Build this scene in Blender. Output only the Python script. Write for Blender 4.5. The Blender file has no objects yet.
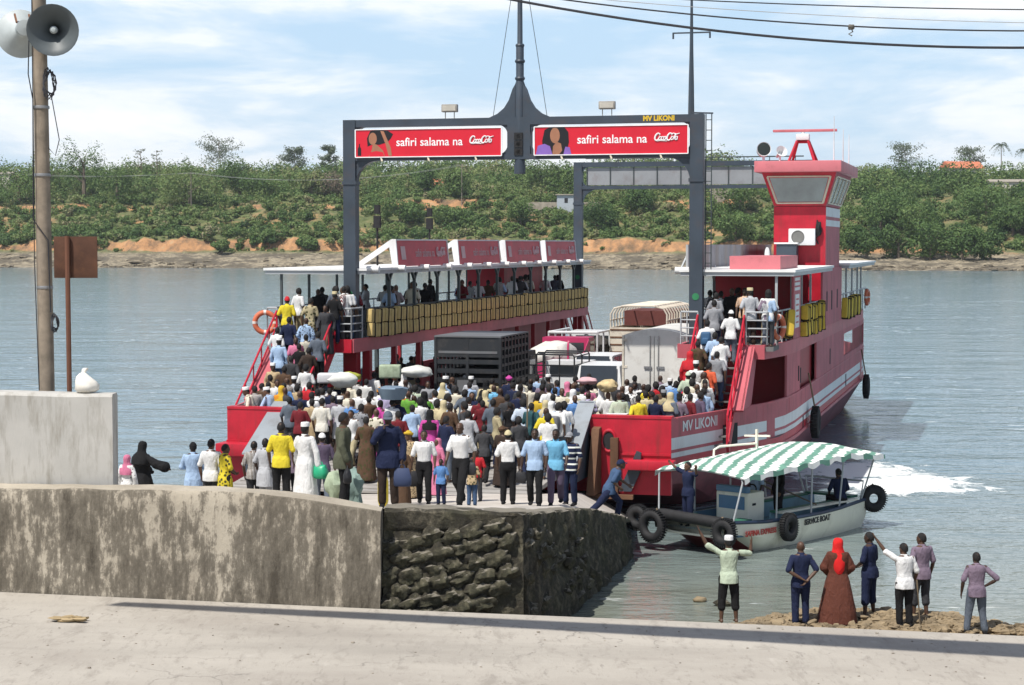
import bpy, bmesh, math, random
import numpy as np
from mathutils import Vector, Matrix, Euler, noise as mnoise
R = math.radians
SC = bpy.context.scene
COL = SC.collection
rng = random.Random(7)

# ------------------------------------------------------------------ camera maths
F_PX, HOR, CAM_Z = 1900.0, 244.0, 8.3
PITCH = math.atan((342.5 - HOR) / F_PX)
def ray(px, py):
    dx, dy = (px - 512) / F_PX, (342.5 - py) / F_PX
    return Vector((dx, math.cos(PITCH) + dy * math.sin(PITCH), -math.sin(PITCH) + dy * math.cos(PITCH)))
def at_z(px, py, z):
    r = ray(px, py); t = (z - CAM_Z) / r.z
    return Vector((r.x * t, r.y * t, z))
def at_y(px, py, Y):
    r = ray(px, py); t = Y / r.y
    return Vector((r.x * t, Y, CAM_Z + r.z * t))
# the slipway: a plane falling away towards the water
def slip_z(x, y):
    flat = float(np.interp(y, [20, 36.5, 39.6, 42, 44, 46.5, 48.5, 54, 60], [5.2, 3.20, 2.83, 2.46, 2.25, 2.08, 1.88, 1.2, .5]))
    t = min(1, max(0, (x + 7.5) / 3.0)); t = t*t*(3-2*t); z = flat - (1-t)*(.28 + .09*max(0, y-43.5))
    dist = x - (.05 + .255*(y-36.5))                 # + is outside the sea wall line
    return min(z, 3.06 - .122*(y-36.5) - .035*max(0, y-42)**1.3 + .55*max(0, -dist-.35))

# ------------------------------------------------------------------ tags
def tag(o, label=None, cat=None, group=None, kind=None):
    if label: o['label'] = label
    if cat: o['category'] = cat
    if group: o['group'] = group
    if kind: o['kind'] = kind
    return o
def empty(name, loc=(0, 0, 0), rz=0, label=None, cat=None, group=None, parent=None):
    o = bpy.data.objects.new(name, None); COL.objects.link(o)
    o.empty_display_size = .2
    o.location = loc; o.rotation_euler = (0, 0, rz)
    if parent: o.parent = parent
    return tag(o, label, cat, group)
def copy_tree(o, parent=None):
    c = o.copy(); COL.objects.link(c)
    if parent: c.parent = parent
    for ch in list(o.children): copy_tree(ch, c)
    return c

# ------------------------------------------------------------------ materials
def nodes(name):
    m = bpy.data.materials.new(name); m.use_nodes = True
    nt = m.node_tree; return m, nt, nt.nodes['Principled BSDF']
def mixc(nt, fac, a, b, blend='MIX'):
    n = nt.nodes.new('ShaderNodeMix'); n.data_type = 'RGBA'; n.blend_type = blend
    for i, v in ((0, fac), (6, a), (7, b)):
        if hasattr(v, 'is_output'): nt.links.new(v, n.inputs[i])
        elif i == 0: n.inputs[0].default_value = v
        else: n.inputs[i].default_value = (*v, 1) if len(v) == 3 else v
    return n.outputs[2]
def ntex(nt, scale, detail=4, rough=.55, coord='Object', stretch=None, dist=0):
    tc = nt.nodes.new('ShaderNodeTexCoord'); n = nt.nodes.new('ShaderNodeTexNoise')
    n.inputs['Scale'].default_value = scale; n.inputs['Detail'].default_value = detail
    n.inputs['Roughness'].default_value = rough; n.inputs['Distortion'].default_value = dist
    src = tc.outputs[coord]
    if stretch:
        mp = nt.nodes.new('ShaderNodeMapping'); mp.inputs['Scale'].default_value = stretch
        nt.links.new(src, mp.inputs[0]); src = mp.outputs[0]
    nt.links.new(src, n.inputs['Vector']); return n.outputs['Fac']
def ramp(nt, fac, stops):
    r = nt.nodes.new('ShaderNodeValToRGB'); e = r.color_ramp.elements
    while len(e) < len(stops): e.new(.5)
    for k, (p, c) in enumerate(stops):
        e[k].position = p; e[k].color = (*c, 1) if len(c) == 3 else (c[0],) * 3 + (1,)
    nt.links.new(fac, r.inputs[0]); return r.outputs[0]
def math_n(nt, op, a, b=None, c=None):
    n = nt.nodes.new('ShaderNodeMath'); n.operation = op
    for i, v in enumerate((a, b, c)):
        if v is None: continue
        if hasattr(v, 'is_output'): nt.links.new(v, n.inputs[i])
        else: n.inputs[i].default_value = v
    return n.outputs[0]
def bump(nt, bs, h, strength=.3, dist=.02):
    b = nt.nodes.new('ShaderNodeBump'); b.inputs['Strength'].default_value = strength
    b.inputs['Distance'].default_value = dist
    nt.links.new(h, b.inputs['Height']); nt.links.new(b.outputs[0], bs.inputs['Normal'])
_mc = {}
def mat(name, col, rough=.6, metal=0, var=.12, scale=3, dirt=None, dirt_amt=.5, spec=.4, bmp=0, streak=None):
    """paint / cloth / metal with some tonal variation and optional dirt with a shape of its own"""
    if name in _mc: return _mc[name]
    m, nt, bs = nodes(name)
    f = ntex(nt, scale, 5, .6)
    lo = tuple(max(0, c * (1 - var)) for c in col); hi = tuple(min(1, c * (1 + var)) for c in col)
    c = mixc(nt, ramp(nt, f, [(.3, (0,)), (.7, (1,))]), lo, hi)
    if dirt:
        d = ntex(nt, scale * 1.7, 8, .7, stretch=streak)
        c = mixc(nt, math_n(nt, 'MULTIPLY', ramp(nt, d, [(.52, (0,)), (.72, (1,))]), dirt_amt), c, dirt)
    nt.links.new(c, bs.inputs['Base Color'])
    bs.inputs['Roughness'].default_value = rough; bs.inputs['Metallic'].default_value = metal
    bs.inputs['Specular IOR Level'].default_value = spec
    if bmp: bump(nt, bs, ntex(nt, scale * 8, 4, .6), bmp, .01)
    _mc[name] = m; return m
def lin(r, g, b):
    f = lambda v: (v / 255 / 12.92) if v / 255 <= .04045 else ((v / 255 + .055) / 1.055) ** 2.4
    return (f(r), f(g), f(b))

# ------------------------------------------------------------------ mesh builder
class MB:
    def __init__(s): s.v = []; s.f = []; s.m = []
    def add(s, vs, fs, mi=0, M=None):
        o = len(s.v)
        s.v += [(M @ Vector(p))[:] if M is not None else tuple(p) for p in vs]
        s.f += [tuple(i + o for i in f) for f in fs]; s.m += [mi] * len(fs)
    def box(s, a, b, mi=0, M=None, bev=0):
        x0, y0, z0 = (min(a[i], b[i]) for i in range(3)); x1, y1, z1 = (max(a[i], b[i]) for i in range(3))
        if bev <= 0:
            s.add([(x0,y0,z0),(x1,y0,z0),(x1,y1,z0),(x0,y1,z0),(x0,y0,z1),(x1,y0,z1),(x1,y1,z1),(x0,y1,z1)],
              [(3,2,1,0),(4,5,6,7),(0,1,5,4),(1,2,6,5),(2,3,7,6),(3,0,4,7)], mi, M); return
        bm = bmesh.new(); bmesh.ops.create_cube(bm, size=1)
        for v in bm.verts: v.co = Vector(((x0+x1)/2+v.co.x*(x1-x0), (y0+y1)/2+v.co.y*(y1-y0), (z0+z1)/2+v.co.z*(z1-z0)))
        bmesh.ops.bevel(bm, geom=bm.edges[:], offset=bev, segments=2, affect='EDGES', profile=.6)
        s.bm(bm, mi, M); bm.free()
    def bm(s, bm, mi=0, M=None):
        bm.verts.index_update()
        s.add([v.co[:] for v in bm.verts], [tuple(v.index for v in f.verts) for f in bm.faces], mi, M)
    def ring_loft(s, rings, mi=0, closed=True, cap=True, M=None):
        n = len(rings[0]); vs = [p for r in rings for p in r]; fs = []
        for k in range(len(rings) - 1):
            for i in range(n if closed else n - 1):
                j = (i + 1) % n
                fs.append((k*n+i, k*n+j, (k+1)*n+j, (k+1)*n+i))
        if cap and closed:
            fs.append(tuple(reversed(range(n)))); fs.append(tuple((len(rings)-1)*n+i for i in range(n)))
        s.add(vs, fs, mi, M)
    def tube(s, pts, r, n=8, mi=0, M=None, cap=True):
        pts = [Vector(p) for p in pts]; rs = r if hasattr(r, '__len__') else [r] * len(pts)
        rings = []; ref = None
        for k, p in enumerate(pts):
            t = (pts[min(k+1, len(pts)-1)] - pts[max(k-1, 0)]).normalized()
            if ref is None: ref = Vector((0,0,1)) if abs(t.z) < .9 else Vector((1,0,0))
            x = (ref - t * ref.dot(t)).normalized(); y = t.cross(x); ref = x
            rings.append([(p + (x*math.cos(2*math.pi*i/n) + y*math.sin(2*math.pi*i/n)) * rs[k])[:] for i in range(n)])
        s.ring_loft(rings, mi, True, cap, M)
    def bar(s, a, b, w, h=None, mi=0, M=None):
        a, b = Vector(a), Vector(b); h = h or w; t = (b-a).normalized()
        up = Vector((0,0,1)) if abs(t.z) < .95 else Vector((0,1,0))
        x = t.cross(up).normalized(); y = x.cross(t).normalized()
        R4 = lambda p: [(p + x*sx*w/2 + y*sy*h/2)[:] for sx, sy in ((-1,-1),(1,-1),(1,1),(-1,1))]
        s.ring_loft([R4(a), R4(b)], mi, True, True, M)
    def lathe(s, prof, n=24, mi=0, M=None, cap=True):
        s.ring_loft([[(r*math.cos(2*math.pi*i/n), r*math.sin(2*math.pi*i/n), z) for i in range(n)] for r, z in prof], mi, True, cap, M)
    def prism(s, poly, axis, a, b, mi=0, M=None):
        """poly in the two other axes, extruded along axis from a to b"""
        def P(u, w, t): return {0: (t,u,w), 1: (u,t,w), 2: (u,w,t)}[axis]
        n = len(poly)
        vs = [P(u,w,a) for u,w in poly] + [P(u,w,b) for u,w in poly]
        fs = [tuple(range(n)), tuple(range(2*n-1, n-1, -1))] + [(i, i+n, (i+1)%n+n, (i+1)%n) for i in range(n)]
        s.add(vs, fs, mi, M)
    def torus(s, Rr, r, n=28, k=12, mi=0, M=None, flat=1.0):
        vs = []; fs = []
        for i in range(n):
            a = 2*math.pi*i/n
            for j in range(k):
                b = 2*math.pi*j/k; q = Rr + r*math.cos(b)
                vs.append((q*math.cos(a), q*math.sin(a), r*math.sin(b)*flat))
        for i in range(n):
            for j in range(k):
                fs.append((i*k+j, ((i+1)%n)*k+j, ((i+1)%n)*k+(j+1)%k, i*k+(j+1)%k))
        s.add(vs, fs, mi, M)
    def blob(s, c, r, seg=10, ring=7, mi=0, M=None, jit=0, seed=0):
        rx, ry, rz = r if hasattr(r, '__len__') else (r, r, r); rings = []
        for k in range(1, ring):
            ph = math.pi*k/ring; row = []
            for i in range(seg):
                th = 2*math.pi*i/seg
                d = Vector((math.sin(ph)*math.cos(th), math.sin(ph)*math.sin(th), -math.cos(ph)))
                q = 1 + (jit*mnoise.noise(d*1.7 + Vector((seed*3.1, seed*1.3, seed))) if jit else 0)
                row.append((c[0]+d.x*rx*q, c[1]+d.y*ry*q, c[2]+d.z*rz*q))
            rings.append(row)
        s.ring_loft(rings, mi, True, True, M)
    def text(s, body, M, size, mi=0, shear=0, width=None, align='CENTER', depth=.003, bold=0.0):
        cu = bpy.data.curves.new('t', 'FONT'); cu.body = body; cu.size = size; cu.align_x = align; cu.align_y = 'CENTER'
        cu.shear = shear; cu.extrude = depth; cu.offset = bold; cu.resolution_u = 3
        o = bpy.data.objects.new('t', cu); COL.objects.link(o)
        dg = bpy.context.evaluated_depsgraph_get(); me = bpy.data.meshes.new_from_object(o.evaluated_get(dg))
        vs = [v.co.copy() for v in me.vertices]
        if width and vs:
            w = max(v.x for v in vs) - min(v.x for v in vs)
            for v in vs: v.x *= width / w
        s.add(vs, [tuple(p.vertices) for p in me.polygons], mi, M)
        bpy.data.objects.remove(o); bpy.data.curves.remove(cu); bpy.data.meshes.remove(me)
    def mesh(s, name, mats, smooth=None):
        me = bpy.data.meshes.new(name); me.from_pydata(s.v, [], s.f)
        for m in (mats if isinstance(mats, (list, tuple)) else [mats]): me.materials.append(m)
        me.polygons.foreach_set('material_index', s.m)
        bm = bmesh.new(); bm.from_mesh(me); bmesh.ops.recalc_face_normals(bm, faces=bm.faces[:]); bm.to_mesh(me); bm.free()
        if smooth is not None:
            me.polygons.foreach_set('use_smooth', [True] * len(me.polygons))
            if smooth: me.set_sharp_from_angle(angle=R(smooth))
        me.update(); return me
    def build(s, name, mats, parent=None, loc=None, rot=None, smooth=40):
        o = bpy.data.objects.new(name, s.mesh(name, mats, smooth)); COL.objects.link(o)
        if parent: o.parent = parent
        if loc is not None: o.location = loc
        if rot is not None: o.rotation_euler = rot
        return o
def T(x=0, y=0, z=0, rx=0, ry=0, rz=0, s=1):
    return Matrix.Translation((x, y, z)) @ Euler((rx, ry, rz)).to_matrix().to_4x4() @ Matrix.Scale(s, 4)

# ------------------------------------------------------------------ camera, light, sky
cam = bpy.data.cameras.new('camera'); co = bpy.data.objects.new('camera', cam); COL.objects.link(co)
cam.sensor_width = 36; cam.lens = F_PX * 36 / 1024; cam.clip_start = .5; cam.clip_end = 20000
co.location = (0, 0, CAM_Z); co.rotation_euler = (math.pi/2 - PITCH, 0, 0); SC.camera = co
SUN_SHIFT = Vector((.37, .44))        # ground shift of a shadow per metre of height
el = math.atan2(1, SUN_SHIFT.length); sdir = Vector((-SUN_SHIFT.x, -SUN_SHIFT.y, 1)).normalized()
sl = bpy.data.lights.new('sun', 'SUN'); sl.energy = 5.0; sl.angle = R(.53); sl.color = (1, .955, .89)
so = bpy.data.objects.new('sun', sl); COL.objects.link(so); so.rotation_euler = sdir.to_track_quat('Z', 'Y').to_euler(); so.location = (-40, -30, 80)
w = bpy.data.worlds.new('World'); SC.world = w; w.use_nodes = True; nt = w.node_tree
bg = nt.nodes['Background']; bg.inputs['Strength'].default_value = .10
sky = nt.nodes.new('ShaderNodeTexSky'); sky.sky_type = 'NISHITA'; sky.sun_disc = False
sky.sun_elevation = el; sky.sun_rotation = math.atan2(sdir.x, sdir.y)
sky.air_density = 1.0; sky.dust_density = 1.6; sky.ozone_density = 1.5; sky.altitude = 10
tc = nt.nodes.new('ShaderNodeTexCoord')
def wn(scale, st, det=7, rough=.6, dist=.3, off=(0,0,0)):
    mp = nt.nodes.new('ShaderNodeMapping'); mp.inputs['Scale'].default_value = st; mp.inputs['Location'].default_value = off
    n = nt.nodes.new('ShaderNodeTexNoise'); n.inputs['Scale'].default_value = scale; n.inputs['Detail'].default_value = det
    n.inputs['Roughness'].default_value = rough; n.inputs['Distortion'].default_value = dist
    nt.links.new(tc.outputs['Generated'], mp.inputs[0]); nt.links.new(mp.outputs[0], n.inputs['Vector']); return n.outputs['Fac']
c1 = wn(7.0, (1, 1, 4.2), off=(.35, .2, .1)); c2 = wn(2.4, (1, 1, 5.5), 5, off=(.1, .6, .9))
cl = math_n(nt, 'ADD', math_n(nt, 'MULTIPLY', c1, .6), math_n(nt, 'MULTIPLY', c2, .5))
cov = ramp(nt, cl, [(.44, (.0,)), (.52, (.35,)), (.57, (.75,)), (.64, (1,))])
CLOUD = (9.7, 9.9, 10.1)
skc = mixc(nt, .72, sky.outputs[0], (5.9, 8.1, 10.4))
out = mixc(nt, cov, skc, CLOUD)
sz = nt.nodes.new('ShaderNodeSeparateXYZ'); nt.links.new(tc.outputs['Generated'], sz.inputs[0])
up_ = nt.nodes.new('ShaderNodeMapRange'); up_.inputs[1].default_value = .13; up_.inputs[2].default_value = .30; nt.links.new(sz.outputs[2], up_.inputs[0])
out = mixc(nt, up_.outputs[0], out, mixc(nt, math_n(nt, 'MULTIPLY', cov, .12), sky.outputs[0], CLOUD))       # clouds lie low; overhead it is clear blue
nt.links.new(out, bg.inputs['Color'])
vs_ = SC.view_settings; vs_.view_transform = 'Standard'; vs_.look = 'None'; vs_.exposure = .16; vs_.gamma = 1; vs_.use_curve_mapping = False
SC.cycles.max_bounces = 6; SC.cycles.diffuse_bounces = 3; SC.cycles.glossy_bounces = 3; SC.cycles.transmission_bounces = 4; SC.cycles.transparent_max_bounces = 6
SC.cycles.use_denoising = True
SC.cycles.caustics_reflective = False; SC.cycles.caustics_refractive = False
# ================================================================== water
WATER = .45
def shore_y(x): return 592 - .27 * x + 9 * mnoise.noise(Vector((x*.02, 1.3, 0))) + 4 * mnoise.noise(Vector((x*.09, 4.3, 0)))
m, nt, bs = nodes('channel_water')
geo = nt.nodes.new('ShaderNodeNewGeometry'); sep = nt.nodes.new('ShaderNodeSeparateXYZ'); nt.links.new(geo.outputs['Position'], sep.inputs[0])
X, Y = sep.outputs[0], sep.outputs[1]
n_big = ntex(nt, .035, 4, .55); n_mid = ntex(nt, .16, 4, .6, stretch=(1, 1.8, 1))
deep = mixc(nt, ramp(nt, n_big, [(.35, (0,)), (.65, (1,))]), (.108, .190, .240), (.124, .205, .246))
# silty shallows by the slip, over the sand bed
sh = nt.nodes.new('ShaderNodeMapRange'); sh.inputs['From Min'].default_value = 76; sh.inputs['From Max'].default_value = 44
nt.links.new(math_n(nt, 'ADD', Y, math_n(nt, 'MULTIPLY', n_mid, 14)), sh.inputs[0])
colr = mixc(nt, math_n(nt, 'MULTIPLY', sh.outputs[0], .8), deep, (.20, .195, .135))
# churned foam behind the launch
def gauss(cx, cy, ax, ay, rot):
    dx = math_n(nt, 'SUBTRACT', X, cx); dy = math_n(nt, 'SUBTRACT', Y, cy); c, s = math.cos(rot), math.sin(rot)
    u = math_n(nt, 'ADD', math_n(nt, 'MULTIPLY', dx, c/ax), math_n(nt, 'MULTIPLY', dy, s/ax))
    v = math_n(nt, 'ADD', math_n(nt, 'MULTIPLY', dx, -s/ay), math_n(nt, 'MULTIPLY', dy, c/ay))
    return math_n(nt, 'SUBTRACT', 1, math_n(nt, 'SQRT', math_n(nt, 'ADD', math_n(nt, 'MULTIPLY', u, u), math_n(nt, 'MULTIPLY', v, v))))
fa = at_z(905, 484, WATER); fb = at_z(845, 470, WATER)
g = math_n(nt, 'MAXIMUM', gauss(fa.x, fa.y, 4.0, 4.4, .1), gauss(fb.x, fb.y, 4.2, 4.6, .5))
fo = ntex(nt, 1.1, 8, .72, stretch=(1, .7, 1), dist=.8)
foam = ramp(nt, math_n(nt, 'ADD', math_n(nt, 'MULTIPLY', g, .62), math_n(nt, 'MULTIPLY', fo, 1.35)), [(.86, (0,)), (.95, (.5,)), (1.08, (1,))])
# glints on small open-water crests, painted pale into the water colour
cr = ntex(nt, 1.3, 3, .6, stretch=(.55, 1.2, 1)); patch = ntex(nt, .05, 3, .6)
crest_glint = ramp(nt, math_n(nt, 'ADD', math_n(nt, 'MULTIPLY', cr, .8), math_n(nt, 'MULTIPLY', patch, .25)), [(.635, (0,)), (.70, (.55,))])
allf = math_n(nt, 'MAXIMUM', foam, crest_glint)
nt.links.new(mixc(nt, allf, colr, (.72, .75, .74)), bs.inputs['Base Color'])
nt.links.new(math_n(nt, 'ADD', .10, math_n(nt, 'MULTIPLY', allf, .6)), bs.inputs['Roughness'])
bs.inputs['IOR'].default_value = 1.33; bs.inputs['Specular IOR Level'].default_value = .5
w1 = ntex(nt, .55, 3, .55, stretch=(.6, 1.3, 1)); w2 = ntex(nt, 2.2, 3, .6, stretch=(.7, 1.25, 1)); w3 = ntex(nt, .12, 2, .5, stretch=(.7, 1.4, 1))
hh = math_n(nt, 'ADD', math_n(nt, 'ADD', math_n(nt, 'MULTIPLY', w1, .45), math_n(nt, 'MULTIPLY', w2, .16)), math_n(nt, 'MULTIPLY', w3, .9))
hh = math_n(nt, 'ADD', hh, math_n(nt, 'MULTIPLY', allf, .12))
bump(nt, bs, hh, .46, .42)
b = MB(); b.add([(-1500, 34, WATER), (1500, 34, WATER), (1500, 1400, WATER), (-1500, 1400, WATER)], [(0,1,2,3)])
o = b.build('water', m, smooth=None); tag(o, kind='structure')

# ================================================================== far bank
XS = np.concatenate([np.linspace(-1500, -240, 30), np.linspace(-232, 262, 250), np.linspace(270, 1500, 30)])
DS = np.concatenate([[-60, -12, -3], np.linspace(0, 62, 64), np.linspace(64, 130, 50), np.linspace(134, 300, 30), [400, 700, 1500]])
def nz(x, y, s, k=0): return mnoise.noise(Vector((x*s, y*s, k)))
def sstep(a, b, t): t = min(1, max(0, (t-a)/(b-a))); return t*t*(3-2*t)
def bank_z(x, d):
    wob = 7*nz(x, d*.3, .035, 2) + 3*nz(x, d*.5, .12, 5)
    e = d + wob
    right = sstep(60, 125, x)
    z = -.8 + 1.35*sstep(-3, 2, d) + (5.0-1.6*right)*sstep(-2, 42, d)**1.15 + .6*nz(x, d, .12, 3)*sstep(0, 8, d) + .7*nz(x, d*2.2, .35, 8)*sstep(2, 9, d)
    z += (4.4-1.5*right)*sstep(41, 46.5, e) * (1 + .6*nz(x, 0, .03, 7)) + 1.1*nz(x, d, .3, 6)*sstep(41, 45, e)*(1-sstep(47, 55, e))
    z += 10.5*sstep(47, 95, e)
    z += (4.2*(1-right)*(.7+.8*nz(x, 0, .02, 9)))*sstep(94, 98.5, e)
    z += (9+1.5*right)*sstep(98, 190, e) + 5*sstep(180, 380, e) + 2.0*nz(x, d, .03, 4)*sstep(60, 110, e)
    return z
vs = []; nxs, nds = len(XS), len(DS)
for d in DS:
    for x in XS:
        vs.append((x, shore_y(x) + d, bank_z(x, d)))
fs = [(j*nxs+i, j*nxs+i+1, (j+1)*nxs+i+1, (j+1)*nxs+i) for j in range(nds-1) for i in range(nxs-1)]
m, nt, bs = nodes('coastal_earth')
geo = nt.nodes.new('ShaderNodeNewGeometry'); sp = nt.nodes.new('ShaderNodeSeparateXYZ'); nt.links.new(geo.outputs['Position'], sp.inputs[0])
sn = nt.nodes.new('ShaderNodeSeparateXYZ'); nt.links.new(geo.outputs['Normal'], sn.inputs[0])
n1 = ntex(nt, .22, 6, .65); n2 = ntex(nt, .45, 8, .78, stretch=(.8, .8, 3)); n3 = ntex(nt, .05, 3, .5)
rock = ramp(nt, n2, [(.34, (.045, .04, .03)), (.44, (.15, .125, .085)), (.56, (.30, .255, .175)), (.72, (.40, .345, .25))])
earth = ramp(nt, n1, [(.3, (.10, .075, .045)), (.46, (.26, .15, .075)), (.58, (.43, .225, .10)), (.72, (.40, .28, .16))])
grassc = ramp(nt, n1, [(.3, (.045, .065, .018)), (.5, (.105, .125, .04)), (.68, (.22, .175, .085))])
zz = math_n(nt, 'ADD', sp.outputs[2], math_n(nt, 'MULTIPLY', n1, 1.6))
mr = nt.nodes.new('ShaderNodeMapRange'); mr.inputs[1].default_value = 5.6; mr.inputs[2].default_value = 6.8; nt.links.new(zz, mr.inputs[0])
mg = nt.nodes.new('ShaderNodeMapRange'); mg.inputs[1].default_value = .80; mg.inputs[2].default_value = .93
nt.links.new(math_n(nt, 'ADD', sn.outputs[2], math_n(nt, 'MULTIPLY', math_n(nt, 'SUBTRACT', n3, .5), .7)), mg.inputs[0])
upper = mixc(nt, mg.outputs[0], earth, grassc)
wet = nt.nodes.new('ShaderNodeMapRange'); wet.inputs[1].default_value = .2; wet.inputs[2].default_value = 1.1; nt.links.new(zz, wet.inputs[0])
rk = mixc(nt, wet.outputs[0], (.055, .048, .036), mixc(nt, ramp(nt, ntex(nt, .11, 6, .7, stretch=(.8, .9, 2)), [(.48, (0,)), (.56, (.85,))]), rock, (.085, .072, .05)))
nt.links.new(mixc(nt, mr.outputs[0], rk, upper), bs.inputs['Base Color']); bs.inputs['Roughness'].default_value = .95
bump(nt, bs, ntex(nt, .8, 6, .7), .8, .6)
b = MB(); b.add(vs, fs); o = b.build('far_shore_terrain', m, smooth=60); tag(o, kind='structure')

# ------------------------------------------------------------------ foliage
def leaf_mat(name, cols, mute=0):
    m, nt, bs = nodes(name)
    at = nt.nodes.new('ShaderNodeAttribute'); at.attribute_name = 'tint'
    c = ramp(nt, at.outputs['Fac'], [(i/(len(cols)-1), c) for i, c in enumerate(cols)])
    nt.links.new(c, bs.inputs['Base Color']); bs.inputs['Roughness'].default_value = .65; bs.inputs['Specular IOR Level'].default_value = .25
    tr = nt.nodes.new('ShaderNodeBsdfTranslucent'); nt.links.new(c, tr.inputs[0]); mx = nt.nodes.new('ShaderNodeMixShader'); mx.inputs[0].default_value = .3
    nt.links.new(bs.outputs[0], mx.inputs[1]); nt.links.new(tr.outputs[0], mx.inputs[2]); nt.links.new(mx.outputs[0], nt.nodes['Material Output'].inputs[0])
    return m
LEAF = leaf_mat('bush_leaves', [(.046,.092,.027), (.090,.158,.044), (.145,.215,.065), (.21,.25,.092), (.29,.26,.15)])
CASU = leaf_mat('feathery_needles', [(.10,.135,.09), (.14,.175,.115), (.18,.21,.14)])
PALM = leaf_mat('palm_fronds', [(.045,.075,.025), (.09,.12,.04)])
DRY = leaf_mat('dry_twigs', [(.16,.12,.085), (.22,.18,.13)])
BARK = mat('bark', (.16, .125, .09), .9, var=.3, scale=6)
nr = np.random.default_rng(5)
def leaves(centres, normals, sizes, tints, name, m, parent=None, aspect=.75):
    """many small leaf-spray quads, as one mesh"""
    n = len(centres)
    nrm = normals + nr.normal(0, .5, (n, 3)); nrm /= np.linalg.norm(nrm, axis=1)[:, None] + 1e-9
    a = nr.normal(0, 1, (n, 3)); t = np.cross(nrm, a); t /= np.linalg.norm(t, axis=1)[:, None] + 1e-9
    bt = np.cross(nrm, t); s = sizes[:, None]
    q = np.stack([centres - t*s, centres + bt*s*aspect*.7 - t*s*.1, centres + t*s, centres - bt*s*aspect*.7 + t*s*.1], 1).reshape(-1, 3)
    me = bpy.data.meshes.new(name); me.vertices.add(4*n); me.loops.add(4*n); me.polygons.add(n)
    me.vertices.foreach_set('co', q.ravel()); me.loops.foreach_set('vertex_index', np.arange(4*n))
    me.polygons.foreach_set('loop_start', np.arange(0, 4*n, 4)); me.update(calc_edges=True)
    at = me.attributes.new('tint', 'FLOAT', 'FACE'); at.data.foreach_set('value', np.clip(tints, 0, 1))
    me.materials.append(m); o = bpy.data.objects.new(name, me); COL.objects.link(o)
    if parent: o.parent = parent
    return o
def lobes(c, r, h, k):
    L = []
    for i in range(k):
        a = nr.uniform(0, 6.283); q = r*nr.uniform(.15, .75)
        L.append((c[0]+q*math.cos(a), c[1]+q*math.sin(a), c[2]+h*nr.uniform(.3, .78), r*nr.uniform(.32, .6), h*nr.uniform(.2, .36)))
    return L
def lobe_leaves(L, n, size, tint):
    C, N, S, Tn = [], [], [], []
    per = max(6, n // len(L))
    for (x, y, z, rr, rh) in L:
        d = nr.normal(0, 1, (per, 3)); d /= np.linalg.norm(d, axis=1)[:, None]
        rad = nr.uniform(.70, 1.06, (per, 1))
        C.append(np.array([x, y, z]) + d*rad*np.array([rr, rr, rh])); N.append(d + np.array([0, 0, .35]))
        S.append(nr.uniform(.6, 1.25, per)*size); Tn.append(tint + nr.normal(0, .11, per) + nr.normal(0, .08))
    return np.concatenate(C), np.concatenate(N), np.concatenate(S), np.concatenate(Tn)
# the bank's scrub that nobody could count
C, N, S, Tn = [], [], [], []
def ground(x, d): return np.array([x, shore_y(x)+d, bank_z(x, d)])
def scrub(x, d, r, h, n, size, tint):
    q = lobe_leaves(lobes(ground(x, d) - [0, 0, h*.15], r, h, 5), n, size, tint)
    for A, B in zip((C, N, S, Tn), q): A.append(B)
for _ in range(5300):
    x = nr.uniform(-310, 300); d = 44 + 256*nr.random()**1.75
    right = sstep(75, 120, x)
    e = nz(x, d, .03, 11) + .5*nz(x, d, .11, 12)
    if d < 52 and nr.random() < .45*(1-right): continue
    if e < -.42 and d < 150 and nr.random() < .6: continue
    r = nr.uniform(1.6, 3.6) * (1 + .5*(d > 110)) ; h = r*nr.uniform(1.0, 1.6)*(1 + .35*(d > 130))
    if d > 190: r *= 1.5; h *= 1.6
    scrub(x, d, r, h, 210, .50 + .12*(d > 150), .46 + .36*nz(x, d, .05, 21) + nr.normal(0, .19) - .16*right)
for _ in range(1800):      # low tufts at the foot of the slope
    x = nr.uniform(-300, 290); d = nr.uniform(38, 105)
    if nz(x, d, .05, 31) < -.1 - .3*(d > 50): continue
    scrub(x, d, nr.uniform(.7, 1.5), nr.uniform(.8, 1.8), 60, .36, .62 + nr.normal(0, .18))
o = leaves(np.concatenate(C), np.concatenate(N), np.concatenate(S), np.concatenate(Tn), 'scrub', LEAF)
tag(o, 'mixed green scrub covering the far bank above the orange cliff', kind='stuff')

b = MB()
for i in range(1300):      # broken rock along the tide line
    x = nr.uniform(-200, 205); d = abs(nr.normal(0, 1))*9 - 1.5 if i % 3 else nr.uniform(4, 38)
    if nz(x, d, .06, 41) < -.05: continue
    g_ = ground(x, d); r = nr.uniform(.25, .8)*(1.9 if nr.random() < .08 else 1); b.blob((g_[0], g_[1], max(g_[2], .4)+.05), (r*nr.uniform(1,2.4), r, r*nr.uniform(.4,.8)), 6, 5, jit=.7, seed=i)
o = b.build('shore_rocks', mat('dark_tide_rock', (.12, .10, .07), .95, var=.5, scale=.4, dirt=(.34,.29,.2), dirt_amt=.8), smooth=None); tag(o, 'broken dark rock strewn along the tide line of the far bank', kind='stuff')
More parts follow.
